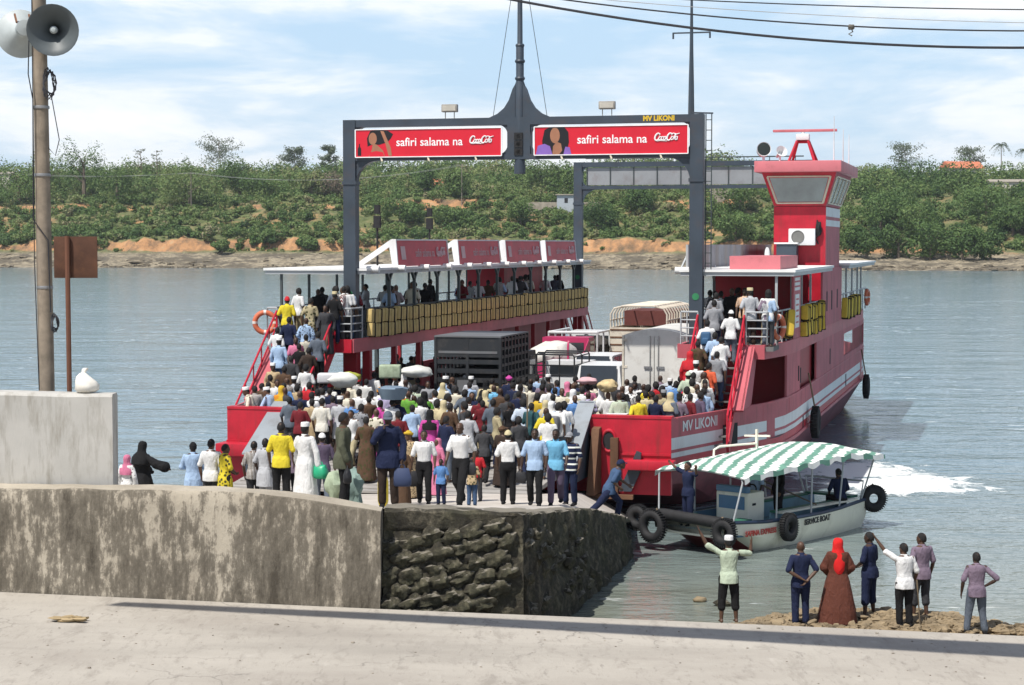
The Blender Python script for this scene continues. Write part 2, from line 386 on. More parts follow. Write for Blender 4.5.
# single bushes and trees one can tell apart
def bank_point(px, py_base):
    """the point of the bank under a pixel column, near a row"""
    best = None
    for d in np.arange(30, 330, 1.5):
        k = (px-512)/F_PX
        yy = 600.0
        for _ in range(6): yy = shore_y(k*yy) + d
        x = k*yy; z = bank_z(x, d); py = HOR + (CAM_Z - z)*F_PX/yy
        if best is None or abs(py-py_base) < best[0]: best = (abs(py-py_base), x, yy, z)
    return Vector(best[1:])
def trunk(mb, base, h, r, lean=0, k=5, spread=.35):
    top = Vector((lean*h, 0, h*.75)); mb.tube([(0,0,-.6), top*.5 + Vector((.1*r, 0, 0)), top], [r, r*.7, r*.35], 7)
    tips = []
    for i in range(k):
        a = nr.uniform(0, 6.28); s = top*nr.uniform(.45, .95); e = s + Vector((math.cos(a)*h*spread, math.sin(a)*h*spread, h*nr.uniform(.12, .35)))
        mb.tube([s, (s+e)/2 + Vector((0,0,.04*h)), e], [r*.35, r*.22, r*.08], 5); tips.append(e)
    return tips
def broad_tree(px, base_y, top_y, width_px, tint, label, name='bush', cat='bush', leaf=LEAF, n=900, dense=9, group='trees and bushes on the far bank'):
    p = bank_point(px, base_y); sc = p.y/F_PX; h = max(2., (base_y-top_y)*sc); r = width_px*sc/2
    root = empty(name, p, 0, label, cat, group)
    mb = MB(); trunk(mb, p, h*.8, .04*h+.05); mb.build('trunk', BARK, root)
    L = lobes(np.array([0, 0, 0]), r*1.05, h, dense); q = lobe_leaves(L, int(n*3.2), .46, tint + .05)
    leaves(*q, 'crown', leaf, root)
    return root
def casuarina(px, base_y, top_y, width_px, label, n=2200, tint=.5):
    p = bank_point(px, base_y); sc = p.y/F_PX; h = (base_y-top_y)*sc; r = width_px*sc/2
    root = empty('feathery_tree', p, 0, label, 'tree', 'trees and bushes on the far bank')
    mb = MB(); mb.tube([(0,0,-.6), (.05*r,0,h*.5), (-.03*r,0,h*.97)], [.35, .22, .05], 7); CC = []
    for i in range(26):
        t = nr.uniform(.3, .98); a = nr.uniform(0, 6.28); ln = r*(1.15-t*.65)*nr.uniform(.55, 1.1)
        s = Vector((0, 0, h*t)); e = s + Vector((math.cos(a)*ln, math.sin(a)*ln, ln*nr.uniform(.15, .6)))
        if e.z > h: e.z = h
        mb.tube([s, e], [.09, .03], 4)
        m_ = n//26
        tt = nr.uniform(.35, 1.05, (m_, 1)); CC.append(np.array(s)*(1-tt) + np.array(e)*tt + nr.normal(0, .10*r, (m_, 3))*np.array([1,1,.7]))
    mb.build('trunk', BARK, root); CC = np.concatenate(CC); k = len(CC)
    leaves(CC, nr.normal(0, 1, (k, 3)), nr.uniform(.3, .6, k), tint + nr.normal(0, .2, k), 'crown', CASU, root, .6)
def palm(px, base_y, top_y, spread_px, label):
    p = bank_point(px, base_y); sc = p.y/F_PX; h = (base_y-top_y)*sc; r = spread_px*sc/2
    root = empty('palm_tree', p, 0, label, 'palm tree', 'trees and bushes on the far bank')
    mb = MB(); mb.tube([(0,0,-.5), (.3,0,h*.5), (.1,0,h-.3)], [.3, .2, .17], 7); mb.build('trunk', BARK, root)
    CC, NN, SS = [], [], []
    for i in range(15):
        a = 6.28*i/15 + nr.uniform(-.2, .2); up = nr.uniform(-.1, .9)
        for t in np.linspace(.1, 1, 16):
            x = r*t; z = h-.3 + r*(up*t - .95*t*t)
            for sd in (-1, 1):
                CC.append((math.cos(a)*x - math.sin(a)*.25*sd + .1, math.sin(a)*x + math.cos(a)*.25*sd, z)); NN.append((math.sin(a)*sd*.4, -math.cos(a)*sd*.4, 1)); SS.append(.42)
    k = len(CC); leaves(np.array(CC), np.array(NN), np.array(SS), .5 + nr.normal(0, .25, k), 'crown', PALM, root, .5)
for a in [(220,186,136,56,'tall loose grey-green tree on the skyline well left of the gantry'),
          (295,178,143,40,'feathery grey-green tree left of the dark gantry post, with a rounder bush at its foot'),
          (330,182,146,26,'slim feathery tree just left of the dark gantry post'),
          (376,182,150,30,'pale hazy feathery tree just right of the dark gantry post'),
          (904,186,141,54,'broad airy casuarina on the skyline right of the wheelhouse'),
          (968,184,142,46,'airy casuarina on the skyline left of the tall palm')]: casuarina(*a)
casuarina(142,184,149,22,'nearly bare thin tree on the skyline left of the tall loose tree', 150, .9)
casuarina(158,184,151,20,'second nearly bare thin tree beside the bare one', 150, .9)
casuarina(840,186,160,30,'faint feathery tree rising right behind the wheelhouse roof', 300, .8)
palm(400,182,156,22,'small palm standing up beneath the left banner'); palm(999,186,142,22,'tall single palm on the skyline at the right'); palm(1023,188,150,20,'palm cut by the right edge of the picture')
for a in [(20,205,158,70,.4,'rounded mid-green tree beside the grey hut at the far left'),
          (85,200,140,44,.25,'tall dark green tree just right of the loudspeaker pole'),
          (118,206,160,50,.3,'dark rounded tree right of the tall dark tree'),
          (185,206,160,52,.45,'olive-green rounded tree with a visible trunk left of the tall loose tree'),
          (262,200,166,44,.25,'dense dark rounded bush at the foot of the feathery tree'),
          (190,212,170,60,.5,'wide pale green tree below the tall loose grey-green tree'),
          (540,196,158,40,.35,'mid-green tree below the right banner, left of the rear gantry'),
          (575,200,160,34,.3,'dark green tree rising beside the rear gantry post'),
          (458,200,170,34,.4,'rounded green tree under the left banner'),
          (50,196,150,40,.55,'pale green spreading tree half behind the loudspeaker pole'), (240,198,156,30,.15,'dark green tree just right of the tall loose tree'),
          (312,200,166,26,.7,'yellowish tree beside the slim feathery tree left of the gantry'), (425,196,164,30,.2,'dark tree behind the orange-roofed house under the left banner'),
          (610,196,166,40,.6,'yellow-green tree above the ruined stone wall'), (780,190,160,44,.15,'dark tree showing between the gantry ladder and the wheelhouse'),
          (862,188,160,40,.6,'pale green tree on the skyline close right of the wheelhouse'), (935,188,164,34,.1,'dark tree on the skyline between the two casuarinas'), (1016,192,160,40,.5,'olive tree at the right edge below the cut palm')]: broad_tree(*a, name='broadleaf_tree', cat='tree')
for a in [(598,236,200,36,.08,'large dark round bush right of the rear gantry post'),
          (520,226,198,40,.3,'leafy bush on the slope under the mast foot'),
          (640,214,184,44,.22,'dark bush below the rear gantry beam'),
          (700,222,188,50,.45,'pale rounded bush seen behind the right gantry post'),
          (740,214,176,56,.4,'big rounded bush below the rear gantry beam near the wheelhouse'),
          (735,240,206,48,.3,'dense bush low on the slope above the grey screen'),
          (880,232,190,60,.16,'tall dense dark green tree right of the wheelhouse'),
          (918,236,196,50,.22,'dense dark tree in the shore row right of the wheelhouse tree'),
          (866,258,226,40,.12,'low dark tree at the beach just right of the wheelhouse'),
          (898,258,226,36,.18,'low dark tree at the beach, second right of the wheelhouse'),
          (930,260,222,40,.2,'rounded dark bush hanging over the beach'),
          (962,260,226,38,.16,'rounded dark bush at the beach with bare earth beside it'),
          (990,260,230,34,.2,'dark bush at the beach near the right edge'),
          (1012,236,200,40,.2,'dense dark tree near the right edge of the picture'),
          (985,222,186,60,.25,'broad dark tree below the orange roof'),
          (270,248,232,28,.3,'small round bush on the orange cliff edge left of the ferry roof'),
          (222,254,240,22,.3,'small round bush at the foot of the orange cliff'),
          (308,250,234,22,.4,'bright green bush on the cliff edge'),
          (450,228,204,44,.35,'leafy bush on the slope above the roof banners'),
          (400,226,196,44,.25,'dark leafy bush on the slope right of the gantry post')]: broad_tree(*a, n=800)
p = bank_point(340, 196)
broad_tree(335,200,172,40,.6,'greyish dry thorny bush left of the gantry post', leaf=DRY, n=500)

# ------------------------------------------------------------------ far buildings, poles, wires
BW = mat('weathered_plaster', (.55, .52, .46), .9, var=.2, dirt=(.2,.17,.13), scale=.6); ORANGE = mat('clay_roof_tiles', (.50, .17, .09), .85, var=.25, scale=.8); THATCH = mat('grey_thatch', (.30, .27, .22), .95, var=.25, scale=1)
DARK = mat('dark_opening', (.02, .02, .022), .8); STONE = mat('old_stone_blocks', (.34, .30, .24), .95, var=.3, scale=.7)
def house(px, base_y, wpx, hw, roof_h, depth, wallm, roofm, label, windows=2, rz=.2, gable=True, up=2.5):
    p = bank_point(px, base_y); sc = p.y/F_PX; W = wpx*sc; root = empty('house', p + Vector((0,0,up)), rz, label, 'house', 'houses on the far bank')
    b = MB(); b.box((-W/2, 0, -4.5), (W/2, depth, hw)); b.build('wall', wallm, root)
    b = MB()
    if gable: b.prism([(-.7, hw+.01), (depth/2, hw+roof_h), (depth+.7, hw+.01), (depth/2, hw+.25)], 0, -W/2-.6, W/2+.6)
    else: b.prism([(-.5, hw+.01), (-.5, hw+.3), (depth+.5, hw+roof_h), (depth+.5, hw+.01)], 0, -W/2-.5, W/2+.5)
    b.build('roof', roofm, root)
    for k in range(windows):
        x = -W/2 + W*(k+.5)/windows; b = MB(); b.box((x-.6, -.06, hw*.35), (x+.6, .05, hw*.75)); b.build('window', DARK, root)
house(966,184,38,3.6,3.2,9,BW,ORANGE,'white house with an orange tiled roof among trees at the right',3,.35,up=6.5)
house(897,186,44,2.8,1.2,8,STONE,THATCH,'long low house with a grey roof on the bank right of the wheelhouse',3,.1,False)
house(1008,196,36,2.6,1.4,7,BW,THATCH,'low grey-roofed house near the right edge above the trees',2,-.1,False)
house(436,190,18,2.8,2.6,6,BW,ORANGE,'small house with an orange roof beneath the left banner',1,.2,up=-.8)
house(2,192,18,5.0,1.4,7,BW,THATCH,'grey hut on the bank at the left edge of the picture',1,.0,False)
house(566,214,18,4.2,.5,5,mat('pale_blue_wall',(.42,.46,.50),.9),STONE,'pale grey-blue hut by the old stone wall on the slope',1,0,False)
house(724,200,24,2.6,.6,5,STONE,THATCH,'small stone hut below the rear gantry beam',1,.1,False)
p1, p2 = bank_point(510, 208), bank_point(600, 208); b = MB(); b.box((0, 0, -2), ((p2-p1).length, 1.0, 2.6)); o = b.build('stone_wall', STONE, None, p1, (0, 0, math.atan2(p2.y-p1.y, p2.x-p1.x))); tag(o, 'ruined grey stone wall on the far slope behind the rear gantry post', 'wall')
PW = mat('weathered_pole_wood', (.20, .17, .14), .9); WIRE = mat('wire', (.03, .03, .035), .6); GREYW = mat('bright_wire', (.35,.35,.35), .5)
poles = []
for px, by, ty, lb in [(192,214,172,'utility pole on the far bank below the tall loose tree'),(462,206,166,'thin utility pole under the left banner'),(728,206,172,'thin utility pole by the stone hut')]:
    p = bank_point(px, by); h = (by-ty)*p.y/F_PX; root = empty('utility_pole', p, 0, lb, 'utility pole', 'utility poles on the far bank')
    b = MB(); b.tube([(0,0,-1),(0,0,h)], [.2,.13], 8); b.build('pole', PW, root); b = MB(); b.bar((-1.3,0,h-.6),(1.3,0,h-.6),.14); b.build('crossarm', PW, root); poles.append(p + Vector((0,0,h-.5)))
def cable(a, c, sag, r, name, label, cat='cable', mm=WIRE, n=28, group=None):
    a, c = Vector(a), Vector(c); pts = [a.lerp(c, t) - Vector((0,0,4*sag*t*(1-t))) for t in np.linspace(0, 1, n)]
    b = MB(); b.tube(pts, r, 6); return tag(b.build(name, mm), label, cat, group)
q0 = bank_point(-30, 205) + Vector((0,0,14))
for k, dz in enumerate((0, .55)):
    cable(q0 + Vector((0,0,dz)), poles[0] + Vector((-1.1+2.2*k, 0, .1)), 2.0, .035, 'power_line', ('lower', 'upper')[k] + ' thin power line running left from the utility pole on the far bank', 'power line', GREYW)
    cable(poles[0] + Vector((-1.1+2.2*k, 0, .1)), poles[1] + Vector((-1.1+2.2*k,0,.1)), 4.0, .035, 'power_line', ('lower', 'upper')[k] + ' thin power line crossing the far bank between the two poles', 'power line', GREYW)

# ================================================================== near ground: road, slipway, sea wall, shore
CONC = mat('slip_concrete', (.46, .42, .37), .9, var=.16, scale=.7, dirt=(.22,.20,.17), dirt_amt=.55, bmp=.25)
m, nt, bs = nodes('road_concrete')
a_ = ntex(nt, .5, 7, .62, stretch=(.5, 1, 1)); b_ = ntex(nt, 2.6, 7, .72, stretch=(1, .32, 1), dist=.4); c_ = ntex(nt, 8, 6, .75, stretch=(1, .30, 1))
base = ramp(nt, a_, [(.3, (.31, .28, .24)), (.5, (.365, .335, .288)), (.7, (.41, .377, .325))])
base = mixc(nt, ramp(nt, b_, [(.53, (0,)), (.68, (.6,))]), base, (.22, .195, .165))
base = mixc(nt, ramp(nt, c_, [(.56, (0,)), (.68, (.6,))]), base, (.19, .17, .145))
base = mixc(nt, ramp(nt, ntex(nt, 5, 5, .7, stretch=(.5, .25, 1)), [(.60, (0,)), (.72, (.5,))]), base, (.46, .43, .38))
vo = nt.nodes.new('ShaderNodeTexVoronoi'); vo.feature = 'DISTANCE_TO_EDGE'; vo.inputs['Scale'].default_value = .42; tcv = nt.nodes.new('ShaderNodeTexCoord'); wob = nt.nodes.new('ShaderNodeVectorMath'); wob.operation = 'ADD'
nzv = nt.nodes.new('ShaderNodeTexNoise'); nzv.inputs['Scale'].default_value = 1.6; nzv.inputs['Detail'].default_value = 6; nt.links.new(tcv.outputs['Object'], nzv.inputs['Vector']); nt.links.new(tcv.outputs['Object'], wob.inputs[0]); nt.links.new(nzv.outputs['Color'], wob.inputs[1]); nt.links.new(wob.outputs[0], vo.inputs['Vector'])
crk = math_n(nt, 'MULTIPLY', ramp(nt, vo.outputs['Distance'], [(.0, (1,)), (.012, (0,))]), ramp(nt, ntex(nt, .5, 3), [(.50, (0,)), (.62, (.7,))]))
base = mixc(nt, crk, base, (.17, .155, .135))
base = mixc(nt, ramp(nt, ntex(nt, .22, 5, .65, stretch=(.35, 1.4, 1)), [(.55, (0,)), (.68, (.45,))]), base, (.235, .215, .185))
nt.links.new(base, bs.inputs['Base Color']); bs.inputs['Roughness'].default_value = .92
bump(nt, bs, math_n(nt, 'ADD', math_n(nt, 'MULTIPLY', b_, .6), math_n(nt, 'MULTIPLY', c_, .4)), .55, .03)
ROADM = m
# seabed / ground sheet beneath everything near
b = MB(); gx = np.linspace(-60, 60, 61); gy = np.linspace(-40, 54, 48)
road_edge = [at_y(-160, 580, 36.2), at_y(0, 592, 35.8), at_y(380, 609, 35.0), at_y(700, 622, 34.6), at_y(1024, 636, 34.2), at_y(1200, 645, 34.0)]
def edge_z(x):
    for p, q in zip(road_edge, road_edge[1:]):
        if p.x <= x <= q.x: t = (x-p.x)/(q.x-p.x); return p.y+(q.y-p.y)*t, p.z+(q.z-p.z)*t
    return (road_edge[0].y, road_edge[0].z) if x < road_edge[0].x else (road_edge[-1].y, road_edge[-1].z)
def ground_z(x, y):
    ey, ez = edge_z(x)
    if y < ey + .3: return ez - .35
    return ez - .35 - (ez + .9) * sstep(0, 9, y - ey) + .12*nz(x, y, .6, 3)
vs = [(x, y, ground_z(x, y)) for y in gy for x in gx]; n_ = len(gx)
b.add(vs, [(j*n_+i, j*n_+i+1, (j+1)*n_+i+1, (j+1)*n_+i) for j in range(len(gy)-1) for i in range(n_-1)])
tag(b.build('ground', mat('muddy_sand', (.20, .165, .115), .85, var=.25, scale=1.2, dirt=(.09,.075,.05), bmp=.4), smooth=60), kind='structure')
b = MB(); ys = [-30, 0, 20, 26, 29, 31, 33]; xs = [p.x for p in road_edge]
rows = []
for k, p in enumerate(road_edge): rows.append([(p.x, y, p.z - .004*(y-p.y)*0) for y in ys] + [tuple(p), (p.x+.02, p.y+.05, p.z-.12), (p.x+.02, p.y+.06, p.z-.55)])
b.ring_loft(rows, closed=False); tag(b.build('road', ROADM, smooth=None), kind='structure')

b = MB()
for i in range(130):
    x, y = nr.uniform(-10, 11), nr.uniform(29, 34.2); r = nr.uniform(.005, .016)*(1.7 if nr.random() < .08 else 1); b.blob((x, y, edge_z(x)[1] + r*.4), (r*1.5, r, r*.7), 5, 4, jit=.5, seed=i)
tag(b.build('grit', mat('road_grit', (.24,.21,.17), .9, var=.5), smooth=None), 'loose grit and small stones scattered over the road', kind='stuff')
m, nt, bs = nodes('stained_sea_wall')
v1 = ntex(nt, 2.2, 8, .72, stretch=(1.6, 1.6, .35)); v2 = ntex(nt, .8, 5, .6, stretch=(1, 1, .8)); v3 = ntex(nt, 9, 6, .75, stretch=(1, 1, .6)); v4 = ntex(nt, .35, 3, .5)
gm = nt.nodes.new('ShaderNodeNewGeometry'); gs = nt.nodes.new('ShaderNodeSeparateXYZ'); nt.links.new(gm.outputs['Normal'], gs.inputs[0])
basec = ramp(nt, v2, [(.3, (.31, .27, .21)), (.7, (.46, .41, .325))])
mk = math_n(nt, 'ADD', math_n(nt, 'ADD', math_n(nt, 'MULTIPLY', v1, .55), math_n(nt, 'MULTIPLY', v3, .30)), math_n(nt, 'MULTIPLY', v4, .40))
stain = ramp(nt, mk, [(.57, (0,)), (.63, (.7,)), (.75, (1,))])
tops = nt.nodes.new('ShaderNodeMapRange'); tops.inputs[1].default_value = .5; tops.inputs[2].default_value = .9; tops.inputs[3].default_value = 1; tops.inputs[4].default_value = .12; nt.links.new(gs.outputs[2], tops.inputs[0])
cc_ = mixc(nt, math_n(nt, 'MULTIPLY', stain, tops.outputs[0]), basec, (.062, .052, .038))
cc_ = mixc(nt, math_n(nt, 'MULTIPLY', ramp(nt, v3, [(.58, (0,)), (.68, (.7,))]), tops.outputs[0]), cc_, (.17, .15, .115))
nt.links.new(cc_, bs.inputs['Base Color']); bs.inputs['Roughness'].default_value = .95
bump(nt, bs, math_n(nt, 'ADD', v3, v1), .5, .05); STAIN = m
m, nt, bs = nodes('whitewashed_wall')
v1 = ntex(nt, 2.5, 7, .7, stretch=(1.5, 1.5, .3)); v2 = ntex(nt, 1.1, 4, .6)
cc_ = mixc(nt, ramp(nt, v1, [(.50, (0,)), (.66, (.75,))]), ramp(nt, v2, [(.3, (.40,.39,.36)), (.7, (.50,.485,.45))]), (.27,.25,.21))
nt.links.new(cc_, bs.inputs['Base Color']); bs.inputs['Roughness'].default_value = .95; bump(nt, bs, v1, .3, .03); WHITEW = m
m, nt, bs = nodes('mossy_stone')
v1 = ntex(nt, 4, 8, .75); v2 = ntex(nt, 1.0, 4, .6); v3 = ntex(nt, 14, 5, .7)
cc_ = ramp(nt, v1, [(.3, (.016, .014, .010)), (.50, (.055, .048, .032)), (.62, (.15, .13, .09)), (.75, (.30, .265, .19))])
cc_ = mixc(nt, math_n(nt, 'MULTIPLY', ramp(nt, v2, [(.45, (0,)), (.7, (1,))]), .35), cc_, (.075, .085, .03))
gm = nt.nodes.new('ShaderNodeNewGeometry'); gs = nt.nodes.new('ShaderNodeSeparateXYZ'); nt.links.new(gm.outputs['True Normal'], gs.inputs[0])
worn = nt.nodes.new('ShaderNodeMapRange'); worn.inputs[1].default_value = .82; worn.inputs[2].default_value = .96; worn.inputs[4].default_value = .85; nt.links.new(math_n(nt, 'ADD', gs.outputs[2], math_n(nt, 'MULTIPLY', math_n(nt, 'SUBTRACT', v1, .5), .5)), worn.inputs[0])
cc_ = mixc(nt, worn.outputs[0], cc_, (.30, .27, .215))      # trodden bare concrete on the wall top
nt.links.new(cc_, bs.inputs['Base Color']); bs.inputs['Roughness'].default_value = .95; bump(nt, bs, math_n(nt, 'ADD', v1, math_n(nt, 'MULTIPLY', v3, .5)), 1.0, .12); MOSS = m

# slipway deck (a plane falling to the water) and the sea wall along its near side
wallA, wallB, wallC = Vector((-12.5, 36.2)), Vector((-2.45, 35.6)), Vector((.15, 36.3)); wallD = Vector((2.95, 47.6))
line = [wallA, wallB, wallC, wallD]
hz_m = bpy.data.materials.new('sea_air'); hz_m.use_nodes = True; hn = hz_m.node_tree; hn.nodes.remove(hn.nodes['Principled BSDF']); pv = hn.nodes.new('ShaderNodeVolumePrincipled')
pv.inputs['Color'].default_value = (.86, .92, 1, 1); pv.inputs['Density'].default_value = .00009; pv.inputs['Anisotropy'].default_value = .25; hn.links.new(pv.outputs[0], hn.nodes['Material Output'].inputs['Volume'])
b = MB(); b.box((-1650, -60, -4.5), (1650, 2300, 95)); hz = b.build('haze', hz_m, smooth=None); tag(hz, kind='stuff', label='thin pale sea air over the whole channel')
b = MB()
def slip_right(y): return .15 + .255*(y-36.5) if y <= 47.6 else 2.95 + .1*(y-47.6)
rows = []
for y in np.linspace(36.3, 57, 60):
    xr = slip_right(y); lo = -21 if y < 52 else -12
    rows.append([(x, y, slip_z(x, y) + .012*nz(x, y, 1.3, 2)) for x in list(np.linspace(lo, xr-2, 40)) + list(np.linspace(xr-1.8, xr, 14))])
b.ring_loft(rows, closed=False)
o = b.build('slipway', CONC, smooth=60); tag(o, kind='structure')
# concrete sea wall with a rounded light coping that sweeps down from the tall block
def lump(p, s, a): return Vector(p) + Vector((a*nz(p[0]*s, p[2]*s, 1, 1), a*nz(p[0]*s, p[2]*s, 1, 2), a*nz(p[0]*s, p[1]*s, 1, 3)))
tops = [(-12.6, 3.72), (-9.6, 3.70), (-7.4, 3.70), (-5.6, 3.70), (-4.2, 3.62), (-3.2, 3.48), (-2.45, 3.36)]
rows = []
tx = [t[0] for t in tops]; tz = [t[1] for t in tops]
for x in np.linspace(-12.6, -2.45, 64):
    zt = float(np.interp(x, tx, tz)); yb = 36.1 - .05*(x+12.6); ey, ez = edge_z(x); yb = min(yb, ey+.02)
    fr = yb + .10
    prof = [(yb, .9), (yb, 1.3), (fr-.05, 2.0), (fr-.02, zt-.35), (fr, zt-.10), (fr+.05, zt-.03), (fr+.45, zt), (fr+.62, zt-.02), (fr+.66, zt-.1), (fr+.66, 1.4)]
    rows.append([tuple(lump((x, y, z), 1.4, .035)) for y, z in prof])
b = MB(); b.ring_loft(rows, closed=True)
tag(b.build('sea_wall', STAIN, smooth=35), 'grey concrete sea wall streaked with black stains along the road', 'wall')
# tall whitewashed block at the left
b = MB(); rows = []
for x in np.linspace(-13.0, -7.70, 24):
    zt = 5.48 - .012*(x+13); e = .0 if x < -7.7 else .03
    rows.append([tuple(lump((x, y, z), 1.1, .03)) for y, z in [(36.55, 3.2), (36.5, 4.4), (36.5, zt-.06), (36.55, zt), (36.95, zt), (37.0, zt-.06), (37.0, 3.0)]])
b.ring_loft(rows); tag(b.build('block_wall', WHITEW, smooth=35), 'tall whitewashed wall block with a sack on top beside the loudspeaker pole', 'wall')
# bluish splash ramp of mortar where block meets wall
# sandbag wall section and mossy wall end
b = MB(); rows = []
for t in np.linspace(0, 1, 30):
    x = -2.42 + t*2.65; y = 35.72 + .75*t; zt = 3.34 - .22*t
    bat = .55
    prof = [(y-.55, .9), (y-.45, 1.5), (y-.28, 2.3), (y-.06, zt-.42), (y-.1, zt-.36), (y-.08, zt-.06), (y, zt), (y+.5, zt), (y+.55, zt-.1), (y+.55, 1.0)]
    rows.append([tuple(lump((x, yy, z), 2.2, .07)) for yy, z in prof])
b.ring_loft(rows); wallS = b.build('rubble_wall', MOSS, smooth=40); tag(wallS, 'dark mossy stretch of sea wall faced with lumpy old sandbags', 'wall')
k = 0
for row, (zb, n) in enumerate([(2.78, 6), (2.50, 6), (2.22, 6), (1.95, 6), (1.68, 6), (1.44, 5)]):
    for i in range(n):
        t = .03 + (i + .5*(row % 2) + rng.uniform(-.08, .08))/6.3; x = -2.40 + t*2.5; y = 35.72 + .75*t - .09 - .085*row
        mb = MB(); L_ = rng.uniform(.24, .30); mb.blob((0, 0, 0), (L_, .2, rng.uniform(.145, .18)), 18, 12, jit=.6, seed=k*1.37+3); k += 1
        for q in range(len(mb.v)):
            vx_, vy_, vz_ = mb.v[q]; dn = 1 + .16*mnoise.noise(Vector((vx_*16, vy_*16, vz_*16+k))); mb.v[q] = (vx_*dn, vy_*dn, vz_*dn)
        mb.build('sandbag', MOSS, wallS, (x, y, zb + .34*(t-.55) + rng.uniform(-.025,.025)), (rng.uniform(-.15,.15), -.15 + rng.uniform(-.1,.1), .27 + rng.uniform(-.12,.12)), smooth=60)
b = MB(); rows = []
for t in np.linspace(0, 1, 120):
    p = wallC.lerp(wallD, t); d = (wallD-wallC).normalized(); nrm = Vector((d.y, -d.x))
    zt = 3.06 - .122*(p.y-36.5) - .035*max(0, p.y-42)**1.3 + .05; zt -= .35*sstep(.93, 1, t)
    prof = [(.32*(1-k/22)+.03, -.8 + (zt+.72)*k/22) for k in range(22)] + [(.03, zt-.05), (-.05, zt), (-.55, zt), (-.62, zt-.1), (-.62, -.8)]
    row = []
    for q, z in prof:
        P = (p.x+nrm.x*q, p.y+nrm.y*q, z); dd = .10*mnoise.noise(Vector((p.y*1.6, z*1.6, 3))) + .075*mnoise.noise(Vector((p.y*5, z*5, 7))) + .04*mnoise.noise(Vector((p.y*13, z*13, 1)))
        if q < -.03: dd *= .3
        row.append((P[0]+nrm.x*dd, P[1]+nrm.y*dd, z + .5*dd))
    rows.append(row)
b.ring_loft(rows); wallM = tag(b.build('mossy_wall', MOSS, smooth=50), 'black mossy end of the sea wall running down into the water', 'wall')
for i in range(46):
    t = .02 + .55*nr.random()**1.4; p = wallC.lerp(wallD, t); d = (wallD-wallC).normalized(); nrm = Vector((d.y, -d.x)); zt = 3.0 - .122*(p.y-36.5) - .035*max(0, p.y-42)**1.3; z = zt - .35 - nr.random()*(zt - .9); q = .30*(1-(z+.8)/(zt+.8)) - .04
    mb = MB(); mb.blob((0, 0, 0), (nr.uniform(.16,.34), nr.uniform(.13,.2), nr.uniform(.10,.19)), 14, 10, jit=.7, seed=i*2.3)
    for k_ in range(len(mb.v)):
        v_ = mb.v[k_]; dn = 1 + .16*mnoise.noise(Vector((v_[0]*15, v_[1]*15, v_[2]*15+i))); mb.v[k_] = tuple(c*dn for c in v_)
    mb.build('stone', MOSS, wallM, (p.x+nrm.x*q, p.y+nrm.y*q, z), (nr.uniform(-.2,.2), nr.uniform(-.3,.1), math.atan2(d.y, d.x) + nr.uniform(-.2,.2)), smooth=60)

# rubble heap on the shore
SAND_R = mat('shore_rubble_stone', (.235, .18, .11), .95, var=.35, scale=2.5, dirt=(.16,.13,.09), bmp=.4)
def bank_h(x, y):
    t = (x*F_PX/37.3 + 512 - 690)/350; w_ = max(.05, math.sin(math.pi*min(1, max(0, t)))**.5); return bank_top((y-36.6), w_)
def bank_top(q, w_): return float(np.interp(q/max(w_, .2), [-1, 0, 1.6, 2.1, 3.4], [.66, .68, .74, .60, -.1]))
b = MB()
for i in range(3000):
    t = rng.random(); px = 738 + 282*t; x = (px-512)/F_PX*37.5
    w_ = 1.25*math.sin(math.pi*min(1, max(0.03, t*1.02)))**.5
    y = 36.6 + w_*2.3*rng.random() + .3*rng.random() + (.9*rng.random()**3 if i % 3 == 0 else 0)
    r = rng.uniform(.03, .095)*(1.6 if rng.random() < .08 else 1)
    z = bank_top(y - 36.6, w_) + rng.uniform(-.03, .08)
    b.blob((x, y, z), (r*rng.uniform(.8,1.5), r*rng.uniform(.8,1.3), r*rng.uniform(.5,.9)), 6, 5, jit=.6, seed=i)
tag(b.build('rubble', SAND_R, smooth=None), 'tan coral rubble heaped along the water edge under the onlookers', kind='stuff')
b = MB(); rows = []
for px in np.linspace(690, 1040, 46):
    t = (px-690)/350; w_ = max(.05, math.sin(math.pi*t)**.5); x = (px-512)/F_PX*37.3
    rows.append([(x, 35.0, .3), (x, 35.6, .66)] + [(x, 36.6+q*max(w_, .2), bank_top(q*max(w_, .2), w_) + .04*nz(x, q, 2)) for q in (0, .8, 1.6, 1.9, 2.2, 2.8, 3.4)])
b.ring_loft(rows, closed=False); tag(b.build('shore_bank', SAND_R, smooth=60), kind='structure')
for px, py, r, lb in [(700,600,.10,'lone stone in the shallows left of the rubble heap'),(722,604,.13,'dark rock at the left tip of the rubble heap')]:
    p = at_z(px, py, WATER+.04); b = MB(); b.blob((0,0,0),(r*1.5,r,r*.8),9,7,jit=.5,seed=px); tag(b.build('rock', SAND_R if px < 710 else MOSS, None, p), lb, 'rock')
# scrap of dry leaves on the road
p = at_z(70, 621, edge_z(-8)[1]); b = MB()
for i in range(16): b.blob((rng.uniform(-.28,.28), rng.uniform(-.12,.12), rng.uniform(.01,.07)), (.12,.05,.03), 6, 4, jit=.8, seed=i)
tag(b.build('leaf_litter', mat('dry_leaf', (.33,.25,.14), .9), None, p), 'crumpled tan scrap of dry leaves lying on the road', 'litter')

